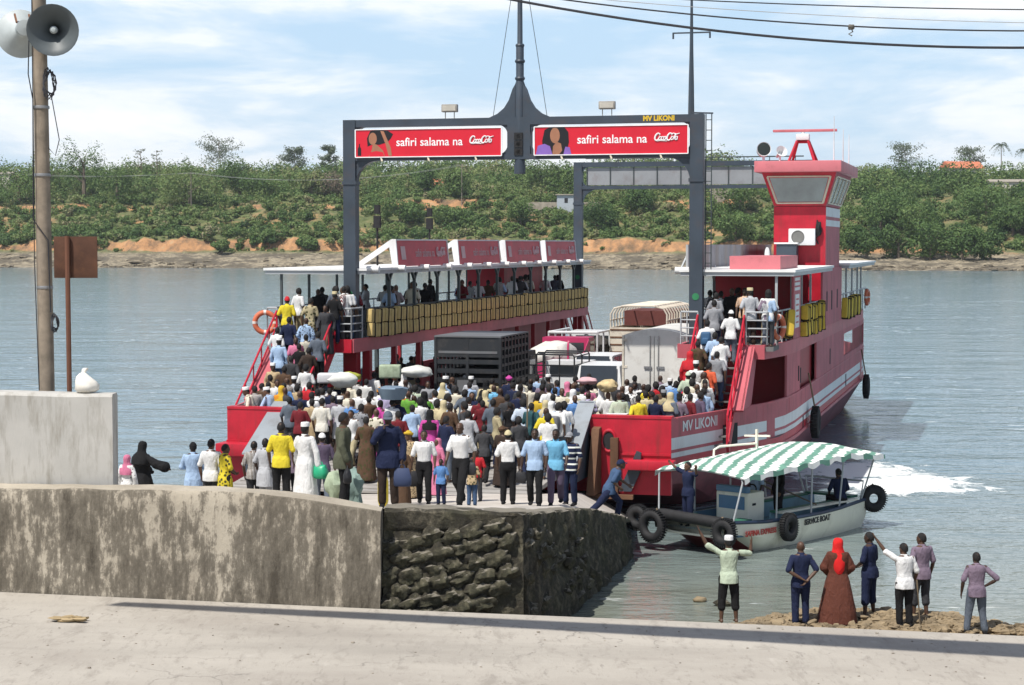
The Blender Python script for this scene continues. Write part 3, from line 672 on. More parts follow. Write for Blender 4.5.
# ------------------------------------------------------------------ loudspeaker pole, sign, sack
POLEM = mat('mottled_concrete_pole', (.25, .205, .155), .9, var=.25, scale=4, dirt=(.12,.10,.08), streak=(1,1,.3)); HORN = mat('grey_horn_paint', (.085,.10,.105), .5, var=.1); HORNB = mat('pale_horn_paint', (.40,.44,.44), .5)
pb = at_y(48, 395, 38.0); root = empty('loudspeaker_pole', (pb.x, 38.0, slip_z(pb.x, 38)), 0, 'tall mottled pole with cable coils behind the whitewashed wall block', 'pole')
top = at_y(38, -40, 38.0); H_ = top.z - root.location.z; dx = top.x - pb.x
b = MB(); b.tube([(0,0,-.5), (dx*.5,0,H_*.5), (dx,0,H_)], [.165,.155,.14], 14); b.build('shaft', POLEM, root)
b = MB()
for z in (H_*.42, H_*.62, H_*.74):
    b = MB(); b.lathe([(.165, -.03), (.172, 0), (.165, .03)], 14, M=T(dx*z/H_, 0, z)); b.build('band', mat('steel_band', (.3,.3,.3), .5, .6), root)
def coil(cx, cz, r, n, name='cable_coil'):
    pts = []
    for i in range(n*14):
        a = 6.283*i/14; rr = r*(1+.25*math.sin(i*1.7)+.15*math.sin(i*.37)); pts.append((cx + rr*.55*math.cos(a), -.19 - .04*math.sin(i*.9), cz + rr*math.sin(a)*1.25))
    b = MB(); b.tube(pts, .012, 5); b.build(name, WIRE, root)
zc = lambda py: at_y(48, py, 38.0).z - root.location.z
coil(dx*.8+.22, zc(84), .20, 5); coil(.2, zc(322), .12, 5)
b = MB()
b.tube([(dx*.75-.17, -.16, zc(20)), (dx*.7-.2, -.2, zc(75)), (dx*.6-.13, -.18, zc(100)), (dx*.4-.17, -.17, zc(220)), (.17*.5, -.19, zc(240)), (.12, -.19, zc(312))], .012, 5)
b.tube([(dx*.8+.25, -.18, zc(95)), (dx*.7+.38, -.12, zc(140)), (dx*.6+.3, -.16, zc(156)), (dx*.6+.16, -.16, zc(148))], .010, 5)
b.tube([(-.2, -.1, zc(0)), (-.19, -.15, zc(150)), (-.2, -.15, zc(260)), (-.15, -.1, zc(390))], .010, 5)
b.build('loose_cable', WIRE, root)
def horn(c, d_m, aim, label, back):
    r_ = empty('horn_loudspeaker', c, 0, label, 'loudspeaker', 'horn loudspeakers on the pole'); r_.rotation_euler = Vector(aim).to_track_quat('Z', 'Y').to_euler(); q = d_m/2
    b = MB(); pr = [(q*.12, -.55), (q*.17, -.42), (q*.28, -.30), (q*.5, -.17), (q*.8, -.06), (q, 0)]
    b.lathe(pr + [(q*1.035, .0), (q*1.035, -.03), (q*.82, -.085), (q*.52, -.2), (q*.30, -.33), (q*.16, -.50), (q*.02, -.55)], 32, cap=False); b.build('bell', HORN if not back else HORNB, r_)
    b = MB(); b.lathe([(.0, -.3), (.07, -.3), (.075, -.14), (.04, -.10), (0, -.095)], 14); b.build('phase_plug', HORNB, r_)
    b = MB(); b.lathe([(.02, -.86), (.16, -.84), (.17, -.62), (.10, -.55), (.05, -.54)], 18); b.build('driver', HORNB, r_)
    b = MB(); b.bar((-.14, .12, -.7), (-.14, q*.75, -.25), .035); b.bar((.14, .12, -.7), (.14, q*.75, -.25), .035); b.build('bracket', mat('rusty_bracket', (.16,.075,.04), .9), r_)
hc = at_y(52.5, 30, 37.55); horn(hc, .98, (.10, -1, -.12), 'big grey horn loudspeaker on the pole facing the camera', False)
hc = at_y(21, 34, 38.9); horn(hc, .95, (-.35, 1, -.05), 'pale horn loudspeaker on the pole turned away to the left, seen from behind', True)
RUST = mat('rusty_sheet', (.085, .038, .022), .85, var=.35, scale=2.5, dirt=(.16,.07,.03), dirt_amt=.6); RUSTP = mat('rusty_post', (.14, .06, .035), .85)
sp_ = at_y(70, 395, 37.6); sr = empty('road_sign', (sp_.x, 37.6, slip_z(sp_.x, 37.6)), 0, 'rusty brown sign board on a thin post seen from its back', 'sign')
zs = lambda py: at_y(70, py, 37.6).z - sr.location.z
b = MB(); b.tube([(0,0,-.3),(-.02,0,zs(236))], .05, 8); b.build('post', RUSTP, sr)
b = MB(); b.box((-.30, .055, zs(278)), (.56, .085, zs(236.5)), bev=.008); b.build('board', RUST, sr)
sk = at_y(86, 391, 36.75); b = MB()
b.ring_loft([[(cx + rr*math.cos(a)*(1+.16*math.sin(3*a+z*9)), .75*rr*math.sin(a)*(1+.2*math.sin(4*a+z*14)), z) for a in np.linspace(0, 6.283, 17)[:-1]] for z, rr, cx in ((0,.17,0),(.05,.23,0),(.14,.235,.0),(.22,.19,-.02),(.30,.13,-.05),(.36,.07,-.05),(.39,.035,-.04),(.44,.06,-.01),(.47,.05,.01))])
tag(b.build('sack', mat('white_plastic_sack', (.72,.69,.62), .6, var=.1, scale=8), None, (sk.x, 36.75, 5.43), smooth=60), 'small tied white sack on top of the whitewashed wall', 'sack')

# ------------------------------------------------------------------ overhead cables, and an unseen arm added to shade the road
def cab(p, q, r, sag, label): cable(at_y(*p), at_y(*q), sag, r, 'overhead_cable', label, 'cable', WIRE, 32, 'cables overhead at top right')
cab((100,-111,30), (1110,46,30), .020, .75, 'lowest and thickest black overhead cable at top right')
cab((100,-49.6,32), (1110,10,32), .010, .249, 'topmost thin overhead cable at top right')
cab((100,-93,32), (1110,30,32), .013, .603, 'middle dark overhead cable at top right')
cable(at_y(100,-65.4,33), at_y(1110,24,33), .349, .006, 'overhead_cable', 'pale thin overhead cable carrying a small hanging tangle', 'cable', GREYW, 32, 'cables overhead at top right')
tp = at_y(851, 28, 31.9); b = MB(); b.blob((0,0,.02),(.06,.05,.045),8,6,jit=.6,seed=3); b.tube([(0,0,0),(.03,0,-.06),(-.04,0,-.1),(.02,0,-.13)],.012,5)
tag(b.build('cable_tangle', mat('dull_cord', (.14,.13,.11), .9), None, tp), 'small dark tangle hanging on the overhead cable at top right', 'tangle')
# unseen tapered arm on a column, added to cast the road's shadow band
hA = 15.0
pA, pB = at_z(110, 606, 1.62), at_z(1060, 651, 1.24)
off = Vector((-SUN_SHIFT.x*hA, -SUN_SHIFT.y*hA, 0)); A_ = pA + off; B_ = pB + off; A_.z = 1.62 + hA; B_.z = 1.24 + hA; dv = (B_-A_).normalized(); B2 = B_ + dv*18
gr = empty('unseen_shadow_arm', (B2.x, B2.y, .6), 0, 'tall tapering roadside gantry arm that throws a shadow band across the road', 'gantry'); o_ = Vector(gr.location)
b = MB(); pd = dv.cross(Vector((0,0,1))).normalized(); rows = []
for t in np.linspace(0, 1, 20):
    p = A_.lerp(B2, t) - o_; hw = .08 + .42*min(1, t*(B2-A_).length/(B_-A_).length); rows.append([(p + pd*hw)[:], (p - pd*hw)[:], (p - pd*hw + Vector((0,0,.5)))[:], (p + pd*hw + Vector((0,0,.5)))[:]])
b.ring_loft(rows); b.build('arm', mat('shadow_arm_grey', (.3,.31,.32), .6), gr)
b = MB(); b.tube([(0,0,-1), (0,0,B2.z-.6)], .35, 14); b.build('column', mat('shadow_arm_grey', (.3,.31,.32), .6), gr)
# ================================================================== the car ferry
TH = .261; FO = Vector((.255, 61.29, 0)); FL = 33.4
FM = Matrix.Translation(FO) @ Matrix.Rotation(-TH, 4, 'Z'); FI = FM.inverted()
def FW(v, u, z): return FM @ Vector((v, u, z))
ferry = empty('ferry', FO, -TH, 'large red car ferry packed with people, its ramp down on the slipway', 'ferry')
def paint(name, c, rough=.5, var=.10, dirt=(.12,.06,.05), amt=.35, **k): return mat(name, c, rough, var=var, scale=.9, dirt=dirt, dirt_amt=amt, **k)
RED = mat('ferry_red_paint', (.44, .012, .030), .45, var=.2, scale=1.6, dirt=(.14,.03,.025), dirt_amt=.6, streak=(1.6,1.6,.22), bmp=.12); PINK = paint('sun_faded_red_paint', (.46, .115, .135), .6, var=.16, dirt=(.17,.07,.06), amt=.75, streak=(1.4,1.4,.2), bmp=.12)
BAND = paint('pinkish_red_paint', (.46, .10, .12), .5, var=.15); LOWH = paint('hull_bottom_paint', (.20, .055, .07), .6, var=.3, dirt=(.05,.035,.03), amt=.7)
WHITEP = paint('white_ship_paint', (.70, .71, .71), .5, var=.06, dirt=(.30,.20,.17), amt=.35, streak=(1,1,.3)); ROOFW = paint('white_roof_sheet', (.74, .74, .72), .6, var=.06, dirt=(.4,.38,.34))
NAVYG = paint('blue_grey_steel', (.042, .056, .074), .45, var=.18, dirt=(.10,.06,.04), amt=.3); GREYP = paint('light_grey_plate', (.24, .265, .285), .5, var=.12, dirt=(.14,.12,.10), amt=.5)
GALV = paint('galvanised_pipe', (.40, .42, .43), .45, amt=.2); DKPOST = paint('dark_green_grey_post', (.055, .07, .072), .5); DECKM = paint('worn_steel_deck', (.16, .155, .15), .8, var=.25, dirt=(.07,.06,.05))
DARKR = paint('deep_red_paint', (.30, .012, .02), .5, amt=.3); GLASS = mat('wheelhouse_glass', (.16, .20, .20), .06, var=.3, scale=.8, spec=.8); CREAM = paint('cream_frame', (.66, .60, .46), .5); RUSTB = paint('brown_rusty_iron', (.13, .065, .035), .85, var=.35, dirt=(.05,.03,.02), amt=.7)
BLACK = mat('black_rubber', (.014, .014, .015), .75, var=.3, scale=8); ROPE = mat('brown_rope', (.17, .13, .085), .9); YEL = mat('yellow_lettering', (.62,.42,.03), .5); AWHITE = mat('white_lettering', (.80,.80,.80), .5); GREENM = mat('green_emblem', (.03,.20,.08), .5)
ADRED = paint('banner_red_vinyl', (.60, .012, .03), .35, var=.05, amt=.15, dirt=(.3,.02,.03)); ADPINK = paint('weathered_red_vinyl', (.56, .05, .07), .5, var=.15, dirt=(.22,.08,.08), amt=.4)
SKINAD = mat('printed_skin', (.33,.15,.085), .4); HAIRAD = mat('printed_black_hair', (.012,.010,.012), .4); PURPAD = mat('printed_purple_top', (.22,.12,.42), .4)
def vr(u): return float(np.interp(u, [-6.9, 0, 3, FL-3, FL, FL+6.9], [6.2, 8.35, 8.5, 8.5, 8.35, 6.2]))
def vl(u): return -float(np.interp(u, [-6.9, 0, 3, FL-3, FL, FL+6.9], [7.2, 8.4, 8.5, 8.5, 8.4, 7.2]))
def side(sgn, u): return vr(u) if sgn > 0 else vl(u)
WL = .45
# hull: decked box with raked ends, sides turned in below the rubbing strake
b = MB(); rows = []
us = [-6.9, -6.0, -4.5, -2.5, 0, 3, 10, 20, FL-3, FL, FL+3, FL+5.5, FL+6.9]
for u in us:
    e = min(u+6.9, FL+6.9-u); zb = 1.30 - 2.0*sstep(0, 9, e); zk = max(zb+.25, .55); inn = .75*sstep(0, 5, e)+.12
    L_, R_ = vl(u), vr(u)
    rows.append([(L_, u, 2.28), (L_, u, 2.0), (L_+inn*.15, u, max(1.75, zb+.3)), (L_+inn, u, zk), (L_+inn+.9, u, zb), (R_-inn-.9, u, zb), (R_-inn, u, zk), (R_-inn*.15, u, max(1.75, zb+.3)), (R_, u, 2.0), (R_, u, 2.28)])
b.ring_loft(rows)
for i, f in enumerate(b.f):
    zz = [b.v[k][2] for k in f]; yy = [b.v[k][1] for k in f]
    b.m[i] = 2 if min(zz) > 2.2 else (1 if max(zz) < 2.05 and not (max(yy) < -6.8) else 0)
    if max(yy) < -6.8: b.m[i] = 0
hull = b.build('hull', [RED, LOWH, DECKM], ferry, smooth=25)
def strip(mb, sgn, u0, u1, z0, z1, mi, out=0, th=.07, n=None):
    """plating that follows the ship's side"""
    n = n or max(1, int(abs(u1-u0)/2)); rows = []
    for u in np.linspace(u0, u1, n+1):
        v = side(sgn, float(u)) + sgn*out
        rows.append([(v, u, z0), (v, u, z1), (v-sgn*th, u, z1), (v-sgn*th, u, z0)])
    mb.ring_loft(rows, mi)
for sgn in (1, -1):
    b = MB(); pm = 0
    strip(b, sgn, -6.9, FL+6.9, 2.28, 3.42, 0)
    for u0, u1 in ((1.5, 4.6), (9.9, 21.0), (33.0, 35.5)) if sgn > 0 else ((19.5, 21), (31, 33.5)): strip(b, sgn, u0, u1, 3.42, 4.76, 0)
    strip(b, sgn, 21.0, 33.0, 3.42, 3.62, 0); strip(b, sgn, 21.0, 33.0, 4.55, 4.76, 0)
    if sgn > 0:
        for u0, u1 in ((2.7, 4.6), (11.9, 19.7)): strip(b, sgn, u0, u1, 5.2, 7.38, 0)
        for z0, z1 in ((2.53, 2.86), (2.30, 2.44)): strip(b, sgn, -6.9, FL+6, z0, z1, 1, out=.004, th=.03)
        for k in range(9): strip(b, sgn, 2.95, 4.35, 7.2-.16*k-.10*(k > 3), 7.1-.16*k-.10*(k > 3), 1, out=.004, th=.03) if k in (0, 1, 2) else None
        strip(b, sgn, 3.05, 4.2, 5.55, 6.65, 1, out=.004, th=.03)
        for k in range(5): strip(b, sgn, 3.25, 4.0, 5.7+.19*k, 5.76+.19*k, 2, out=.007, th=.02)
        for u in np.arange(-1.1, FL+4, 3.1): strip(b, sgn, u, u+.035, 2.9, 3.40, 2, out=.005, th=.03, n=1)
        strip(b, sgn, -6.6, FL+6, 3.36, 3.41, 2, out=.018, th=.03)
        # dark freeing ports and slots in the plating
        for u, z, w_, h_ in ((-3.3, 2.66, .95, .62), (4.75, 3.9, .22, .5), (15.0, 3.95, .3, .6), (5.6, 2.2, .28, .55), (22, 2.55, .4, .5), (4.2, 4.0, .18, .5)): strip(b, sgn, u-w_/2, u+w_/2, z-h_/2, z+h_/2, 3, out=.008, th=.03, n=1)
        for u in (13.4, 15.3, 17.6): strip(b, sgn, u, u+.35, 5.75, 6.5, 3, out=.008, th=.03, n=1)
        # lettering on the bow
        v0, v1 = Vector((vr(-6.4), -6.4)), Vector((vr(-4.0), -4.0)); d = (v1-v0).normalized(); mid = (v0+v1)/2
        Mt = Matrix.Translation((mid.x+.012, mid.y-.004, 3.13)) @ Matrix(((d.x, 0, d.y, 0), (d.y, 0, -d.x, 0), (0, 1, 0, 0), (0, 0, 0, 1)))
        b.text('MV LIKONI', Mt, .42, 1, width=2.2, bold=.008)
    strip(b, sgn, -6.9, FL+6.9, 1.95, 2.06, 2, out=.05, th=.12)
    b.build('side_plating', [PINK if sgn > 0 else BAND, WHITEP, RED if sgn < 0 else BAND, mat('dark_opening', (.02,.02,.022), .8)], ferry, smooth=25)
    # upper deck edge band + bow brace with its wide top flange
    b = MB(); strip(b, sgn, -1.0, FL+.3, 4.76, 5.2, 0, out=.01, th=.12)
    strip_in = sgn*5.38
    b.box((strip_in-.06, -1.0, 4.76), (strip_in+.06, FL+.3, 5.2), 0)
    b.box((strip_in, -1.06, 4.76), (sgn*(abs(side(sgn, -1))), -.98, 5.2), 1 if sgn < 0 else 0)
    b.build('deck_edge_band', [BAND, RED], ferry)
    b = MB(); b.box((sgn*5.42, -.98, 5.0), (sgn*8.3, FL+.2, 5.14), 0); b.build('upper_deck', DECKM, ferry)
    b = MB(); vo = side(sgn, -2)
    for (ua, za, ub, zb_) in ((-3.6, 3.4, -1.2, 5.16),):
        b.add([(vo, ua, za), (vo, ub, zb_), (vo, ub+.95, zb_), (vo, ua+1.9, za), (vo-sgn*.06, ua, za), (vo-sgn*.06, ub, zb_), (vo-sgn*.06, ub+.95, zb_), (vo-sgn*.06, ua+1.9, za)], [(0,1,2,3),(7,6,5,4),(0,4,5,1),(1,5,6,2),(2,6,7,3),(3,7,4,0)], 0)
        b.add([(vo+sgn*.03, ua, za), (vo+sgn*.03, ub, zb_), (vo-sgn*.42, ub, zb_), (vo-sgn*.42, ua, za), (vo+sgn*.03, ua+.08, za-.06), (vo+sgn*.03, ub+.08, zb_-.06), (vo-sgn*.42, ub+.08, zb_-.06), (vo-sgn*.42, ua+.08, za-.06)], [(0,1,2,3),(7,6,5,4),(0,4,5,1),(1,5,6,2),(2,6,7,3),(3,7,4,0)], 1)
    b.build('bow_brace', [PINK if sgn > 0 else RED, BAND], ferry)
# bow front panels, ledge and inner edges
b = MB()
b.prism([(-7.2, 1.2), (-7.2, 3.45), (-5.2, 3.45), (-5.2, 1.6), (-5.6, 1.2)], 1, -6.93, -6.72)
b.box((-7.2, -6.95, 3.40), (-5.1, -6.6, 3.47)); b.box((-7.32, -7.55, 2.05), (-5.85, -6.9, 2.42), bev=.03); b.box((-7.22, -6.97, 2.42), (-5.2, -6.9, 2.47))
b.build('bow_panel', RED, ferry)
b = MB()
b.prism([(3.62, 3.45), (6.2, 3.45), (6.2, 1.25), (4.75, 1.25), (4.35, 1.9)], 1, -6.93, -6.72)
b.box((3.6, -6.95, 3.40), (6.22, -6.6, 3.47)); b.box((4.95, -7.35, 1.98), (6.35, -6.9, 2.26), bev=.05); b.box((4.75, -6.97, 2.36), (6.2, -6.92, 2.42))
b.torus(.26, .045, 20, 8, 0, T(4.42, -6.95, 2.75, math.pi/2) @ Matrix.Diagonal((.75, 1.15, 1, 1)))
b.lathe([(0, 0), (.24, 0), (.24, .02), (0, .02)], 20, 1, T(4.42, -6.94, 2.75, math.pi/2) @ Matrix.Diagonal((.75, 1.15, 1, 1)))
b.build('bow_panel', [RED, mat('dark_opening', (.02,.02,.022), .8)], ferry)
# ramp, its sloping side wings and iron work underneath
tipu = -12.0; tip = FW(-.8, tipu, 0); tz = slip_z(tip.x, tip.y) + .08
b = MB(); b.add([(-5.1, -6.75, 2.30), (3.55, -6.75, 2.30), (3.4, tipu, tz), (-5.0, tipu, tz), (-5.1, -6.75, 2.05), (3.55, -6.75, 2.05), (3.4, tipu, tz-.06), (-5.0, tipu, tz-.06)], [(3,2,1,0),(4,5,6,7),(0,1,5,4),(1,2,6,5),(2,3,7,6),(3,0,4,7)])
for k in range(12):
    t = (k+.5)/12; u = -6.75 + (tipu+6.75)*t; z = 2.30 + (tz-2.30)*t; b.box((-4.9, u-.03, z), (3.3, u+.03, z+.025))
b.build('ramp', paint('ramp_plate', (.30,.285,.265), .8, var=.2, dirt=(.14,.11,.09), amt=.5), ferry)
for v0, v1, zt in ((-5.92, -5.12, 3.58), (3.42, 3.92, 3.80)):
    b = MB(); b.prism([(-6.45, zt), (-8.8, 2.3), (-8.8, 1.75), (-6.45, 1.75)], 0, v0+.04, v1-.04, 0)
    b.add([(v0, -6.4, zt+.03), (v1, -6.4, zt+.03), (v1, -8.85, 2.32), (v0, -8.85, 2.32), (v0, -6.4, zt-.02), (v1, -6.4, zt-.02), (v1, -8.85, 2.27), (v0, -8.85, 2.27)], [(3,2,1,0),(4,5,6,7),(0,1,5,4),(1,2,6,5),(2,3,7,6),(3,0,4,7)], 1)
    b.build('ramp_wing', [NAVYG, GREYP], ferry)
for v0, poly, mm in ((3.98, [(-6.6, 3.2), (-7.2, 3.1), (-7.9, 1.3), (-6.9, 1.3)], RUSTB), (4.5, [(-6.98, 2.85), (-7.14, 2.85), (-7.14, 1.2), (-6.98, 1.2)], RUSTB)):
    b = MB(); b.prism(poly, 0, v0, v0+.22); b.build('hinge_arm', mm, ferry)
b = MB(); b.prism([(4.75, 1.35), (5.25, 2.5), (5.38, 2.45), (5.35, 1.9), (5.1, 1.35)], 1, -7.12, -7.02); b.build('fender_plate', NAVYG, ferry)
b = MB(); b.bar((3.5, -7.3, 1.22), (5.2, -7.3, 1.22), .16, .12); b.build('hinge_beam', RUSTB, ferry)
# roofs
for sgn in (1, -1):
    for u0, u1 in (((-.05, 12.6), (19.6, FL+.5)) if sgn > 0 else ((-.05, FL+.5),)):
        b = MB(); b.box((sgn*5.2, u0, 7.42), (sgn*8.85, u1, 7.50), 0); b.box((sgn*5.24, u0+.05, 7.30), (sgn*8.8, u1-.05, 7.417), 1)
        for u in np.arange(u0+.6, u1, 2.78): b.tube([(sgn*5.25-.28*sgn, u, 7.46), (sgn*5.25+.15*sgn, u, 7.46)], [.11, .11], 10, 0)
        b.build('deck_roof', [ROOFW, GALV], ferry)
    # posts
    for u in np.arange(2.9, FL, 2.8):
        if sgn > 0 and 11.5 < u < 19.9: continue
        b = MB(); x = sgn*5.42; b.bar((x, u, 5.14), (x, u, 7.05), .10); b.bar((x, u, 7.05), (x, u-.28, 7.32), .09); b.bar((x, u, 7.05), (x, u+.28, 7.32), .09); b.build('roof_post', DKPOST, ferry)
    for u in ([.15, 3.0, 5.9, 8.8] + list(np.arange(20.2, FL, 2.9)) if sgn > 0 else list(np.arange(.15, FL, 2.8))):
        b = MB(); x = side(sgn, u) - sgn*.12; b.bar((x, u, 5.14), (x, u, 7.32), .075); b.build('roof_post', DKPOST if sgn < 0 else GALV, ferry)
    for u in list(np.arange(.6, FL, 2.8)):
        b = MB(); x = sgn*5.42
        if sgn < 0 or u > 3: b.bar((x, u, 2.28), (x, u, 4.76), .26 if u < 1 else .17); b.build('deck_post', DARKR, ferry)
        if sgn < 0:
            b = MB(); x = side(sgn, u) + .1; b.bar((x, u+1.2, 3.4), (x, u+1.2, 4.76), .14); b.build('deck_post', DARKR if int(u) % 2 else DKPOST, ferry)
# railings
def railing(name, pts, h, mids=3, r=.022, m=GALV, every=1.0, parent=ferry):
    b = MB(); pts = [Vector(p) for p in pts]
    for a, c in zip(pts, pts[1:]):
        for k in range(mids+1): z = h*(k+1)/(mids+1); b.tube([a+Vector((0,0,z)), c+Vector((0,0,z))], r if k < mids else r*1.35, 6)
        n = max(1, round((c-a).length/every))
        for i in range(n+1): q = a.lerp(c, i/n); b.tube([q, q+Vector((0,0,h))], r*1.2, 6)
    return b.build(name, m, parent)
railing('railing', [(-5.42, .45, 5.14), (-5.42, FL, 5.14)], 1.0, 2, every=2.8, m=DKPOST)
railing('railing', [(-5.95, -.95, 5.2), (-5.42, -.95, 5.2), (-5.42, .1, 5.2)], 1.0, 3, every=.9)
railing('railing', [(-8.0, -.95, 5.2), (-8.35, -.95, 5.2), (-8.4, .2, 5.2), (-8.42, FL, 5.2)], 1.0, 2, every=1.4)
railing('railing', [(5.42, .2, 5.14), (5.42, 12, 5.14)], 1.0, 3, every=2.8)
railing('railing', [(5.42, -.95, 5.2), (5.95, -.95, 5.2)], 1.0, 3, every=.6)
railing('railing', [(7.45, -.95, 5.2), (8.1, -.95, 5.2), (8.3, 0, 5.2), (8.38, 2.7, 5.2)], 1.0, 3, every=.9)
railing('railing', [(8.40, 4.6, 5.2), (8.42, 11.9, 5.2)], 1.0, 2, every=1.8); railing('railing', [(8.42, 19.7, 5.2), (8.4, FL, 5.2)], 1.0, 2, every=1.8)
# boarding stairs
def stair(v0, v1, u0, z0, u1, z1, n, label):
    st = empty('stair', (0, 0, 0), 0, parent=ferry)
    b = MB()
    for k in range(n):
        t = (k+.5)/n; b.box((v0+.05, u0+(u1-u0)*t-.16, z0+(z1-z0)*t-.02), (v1-.05, u0+(u1-u0)*t+.16, z0+(z1-z0)*t+.02))
    b.build('treads', DECKM, st)
    for v in (v0, v1):
        b = MB(); b.bar((v, u0, z0), (v, u1, z1), .08, .32); b.build('stringer', RED, st)
        b = MB(); b.tube([(v, u0-.1, z0+.2), (v, u0-.1, z0+1.0), (v, u1, z1+1.0), (v, u1, z1)], .035, 8); b.tube([(v, u0, z0+.5), (v, u1, z1+.5)], .028, 6)
        for k in range(1, 5): t = k/5; q = Vector((v, u0+(u1-u0)*t, z0+(z1-z0)*t)); b.tube([q, q+Vector((0,0,1.0))], .025, 6)
        b.build('handrail', RED, st)
stair(-8.0, -5.95, -4.3, 2.3, -1.0, 5.1, 12, ''); stair(5.95, 7.4, -4.3, 2.3, -1.0, 5.1, 12, '')
b = MB(); b.bar((-6.6, FL+3.4, 2.3), (-6.6, FL+.2, 5.1), .08, .28); b.bar((-5.6, FL+3.4, 2.3), (-5.6, FL+.2, 5.1), .08, .28)
for v in (-6.6, -5.6): b.tube([(v, FL+3.4, 3.2), (v, FL+.2, 6.0)], .035, 6)
b.build('stair', RED, ferry)
# cabins and casings
b = MB(); b.box((-8.2, 22, 5.14), (-6.5, 29, 7.3)); b.build('cabin', RED, ferry)
b = MB(); b.box((-8.3, 20, 2.28), (-6.2, 32.5, 4.76)); b.build('casing', DARKR, ferry)
b = MB(); b.box((5.45, 3.5, 2.28), (8.3, 20.5, 4.74)); b.build('casing', DARKR, ferry)
b = MB(); b.box((5.7, 4.2, 5.14), (8.2, 4.45, 7.3)); b.box((5.7, 4.45, 5.14), (5.85, 12, 7.3)); b.build('cabin_wall', DARKR, ferry)
b = MB(); b.box((6.7, .6, 7.505), (8.3, 5.4, 7.92)); b.build('roof_box', paint('pale_red_paint', (.55,.16,.18), .5), ferry)
# benches on the upper decks
for sgn in (1, -1):
    for u in np.arange(2.0, 12 if sgn > 0 else FL-2, 2.4):
        b = MB(); x0, x1 = sgn*6.0, sgn*7.7
        b.box((x0, u, 5.52), (x1, u+.38, 5.57)); b.box((x0, u-.06, 5.6), (x1, u-.02, 5.95))
        for x in (x0+.1*sgn, x1-.1*sgn): b.bar((x, u+.05, 5.14), (x, u+.05, 5.9), .05); b.bar((x, u+.34, 5.14), (x, u+.34, 5.53), .05)
        b.build('bench', NAVYG, ferry)
# bridge tower and wheelhouse
tw = empty('bridge_tower', (0,0,0), 0, parent=ferry)
b = MB(); rows = [[(6.5, 13.3, z), (8.46, 13.3, z), (8.46, 19.0, z), (6.5, 19.0, z)] for z in (5.14, 9.72)]; b.ring_loft(rows)
rows = [[(6.5, 13.3, 9.74), (8.46, 13.3, 9.74), (8.46, 19.0, 9.74), (6.5, 19.0, 9.74)], [(6.08, 12.9, 11.0), (8.88, 12.9, 11.0), (8.88, 19.4, 11.0), (6.08, 19.4, 11.0)]]; b.ring_loft(rows)
for i, f in enumerate(b.f):
    if all(b.v[k][0] > 8.4 for k in f): b.m[i] = 1
b.box((8.45, 13.35, 9.35), (8.475, 18.95, 9.70), 2); b.box((8.45, 13.35, 8.98), (8.475, 18.95, 9.22), 2)
b.build('tower_wall', [RED, PINK, WHITEP], tw, smooth=None)
b = MB(); b.box((5.85, 12.45, 11.0), (9.1, 19.9, 11.42), bev=.03); b.build('wheelhouse_roof', paint('pale_red_paint', (.55,.16,.18), .5), tw)
def wh_win(P, n=1):
    """glazing set in the sloping wheelhouse side between corner points (bl, br, tr, tl)"""
    P = [Vector(p) for p in P]; nrm = (P[1]-P[0]).cross(P[3]-P[0]).normalized(); b = MB()
    q = lambda s, t: P[0].lerp(P[1], s).lerp(P[3].lerp(P[2], s), t)
    g = [q(.03,.05), q(.97,.05), q(.97,.95), q(.03,.95)]
    b.add([(p+nrm*.012)[:] for p in g], [(0,1,2,3)], 0)
    for s0, t0, s1, t1 in ((0,0,1,0),(1,0,1,1),(1,1,0,1),(0,1,0,0)): b.bar(q(s0,t0)+nrm*.02, q(s1,t1)+nrm*.02, .06, .05, 1)
    for k in range(1, n): b.bar(q(k/n,0)+nrm*.02, q(k/n,1)+nrm*.02, .09, .05, 1)
    o = b.build('window', [GLASS, CREAM], tw, smooth=None); return o
wh_win([(6.62, 13.27, 9.85), (8.35, 13.27, 9.85), (8.66, 12.96, 10.85), (6.28, 12.96, 10.85)])
wh_win([(8.50, 13.6, 9.85), (8.50, 18.8, 9.85), (8.84, 19.1, 10.85), (8.84, 13.3, 10.85)], 4)
b = MB(); b.box((7.1, 12.95, 8.25), (8.1, 13.28, 8.88), bev=.03); b.torus(.23, .02, 20, 6, 1, T(7.45, 12.945, 8.57, math.pi/2)); b.lathe([(0,0),(.22,0),(.22,.004),(0,.004)], 20, 1, T(7.45, 12.948, 8.57, math.pi/2)); b.build('air_conditioner', [WHITEP, mat('dark_grille', (.16,.16,.15), .7)], tw)
b = MB(); b.box((6.7, 12.5, 7.51), (7.45, 13.2, 8.3), 0); b.box((6.62, 12.45, 8.3), (7.5, 13.25, 8.36), 1); b.build('locker', [NAVYG, WHITEP], tw)
b = MB(); b.blob((6.35, 12.6, 7.85), (.11,.11,.34), 12, 9); b.build('fender_float', WHITEP, tw)
b = MB(); b.blob((8.2, 13.15, 8.9), (.12,.1,.28), 10, 8, jit=.5, seed=3); b.tube([(8.15,13.2,9.2),(8.25,13.1,8.7),(8.1,13.15,8.5),(8.2,13.2,8.3)], .03, 6); b.build('cable_bundle', BLACK, tw)
b = MB()
for x in (6.95, 7.95): b.tube([(x, 14.0, 11.42), (7.45+(x-7.45)*.42, 14.3, 12.25)], .055, 8); b.tube([(x, 15.2, 11.42), (7.45+(x-7.45)*.42, 14.6, 12.25)], .055, 8)
b.tube([(7.24,14.4,12.22),(7.66,14.4,12.22)], .06, 8); b.build('radar_tripod', RED, tw)
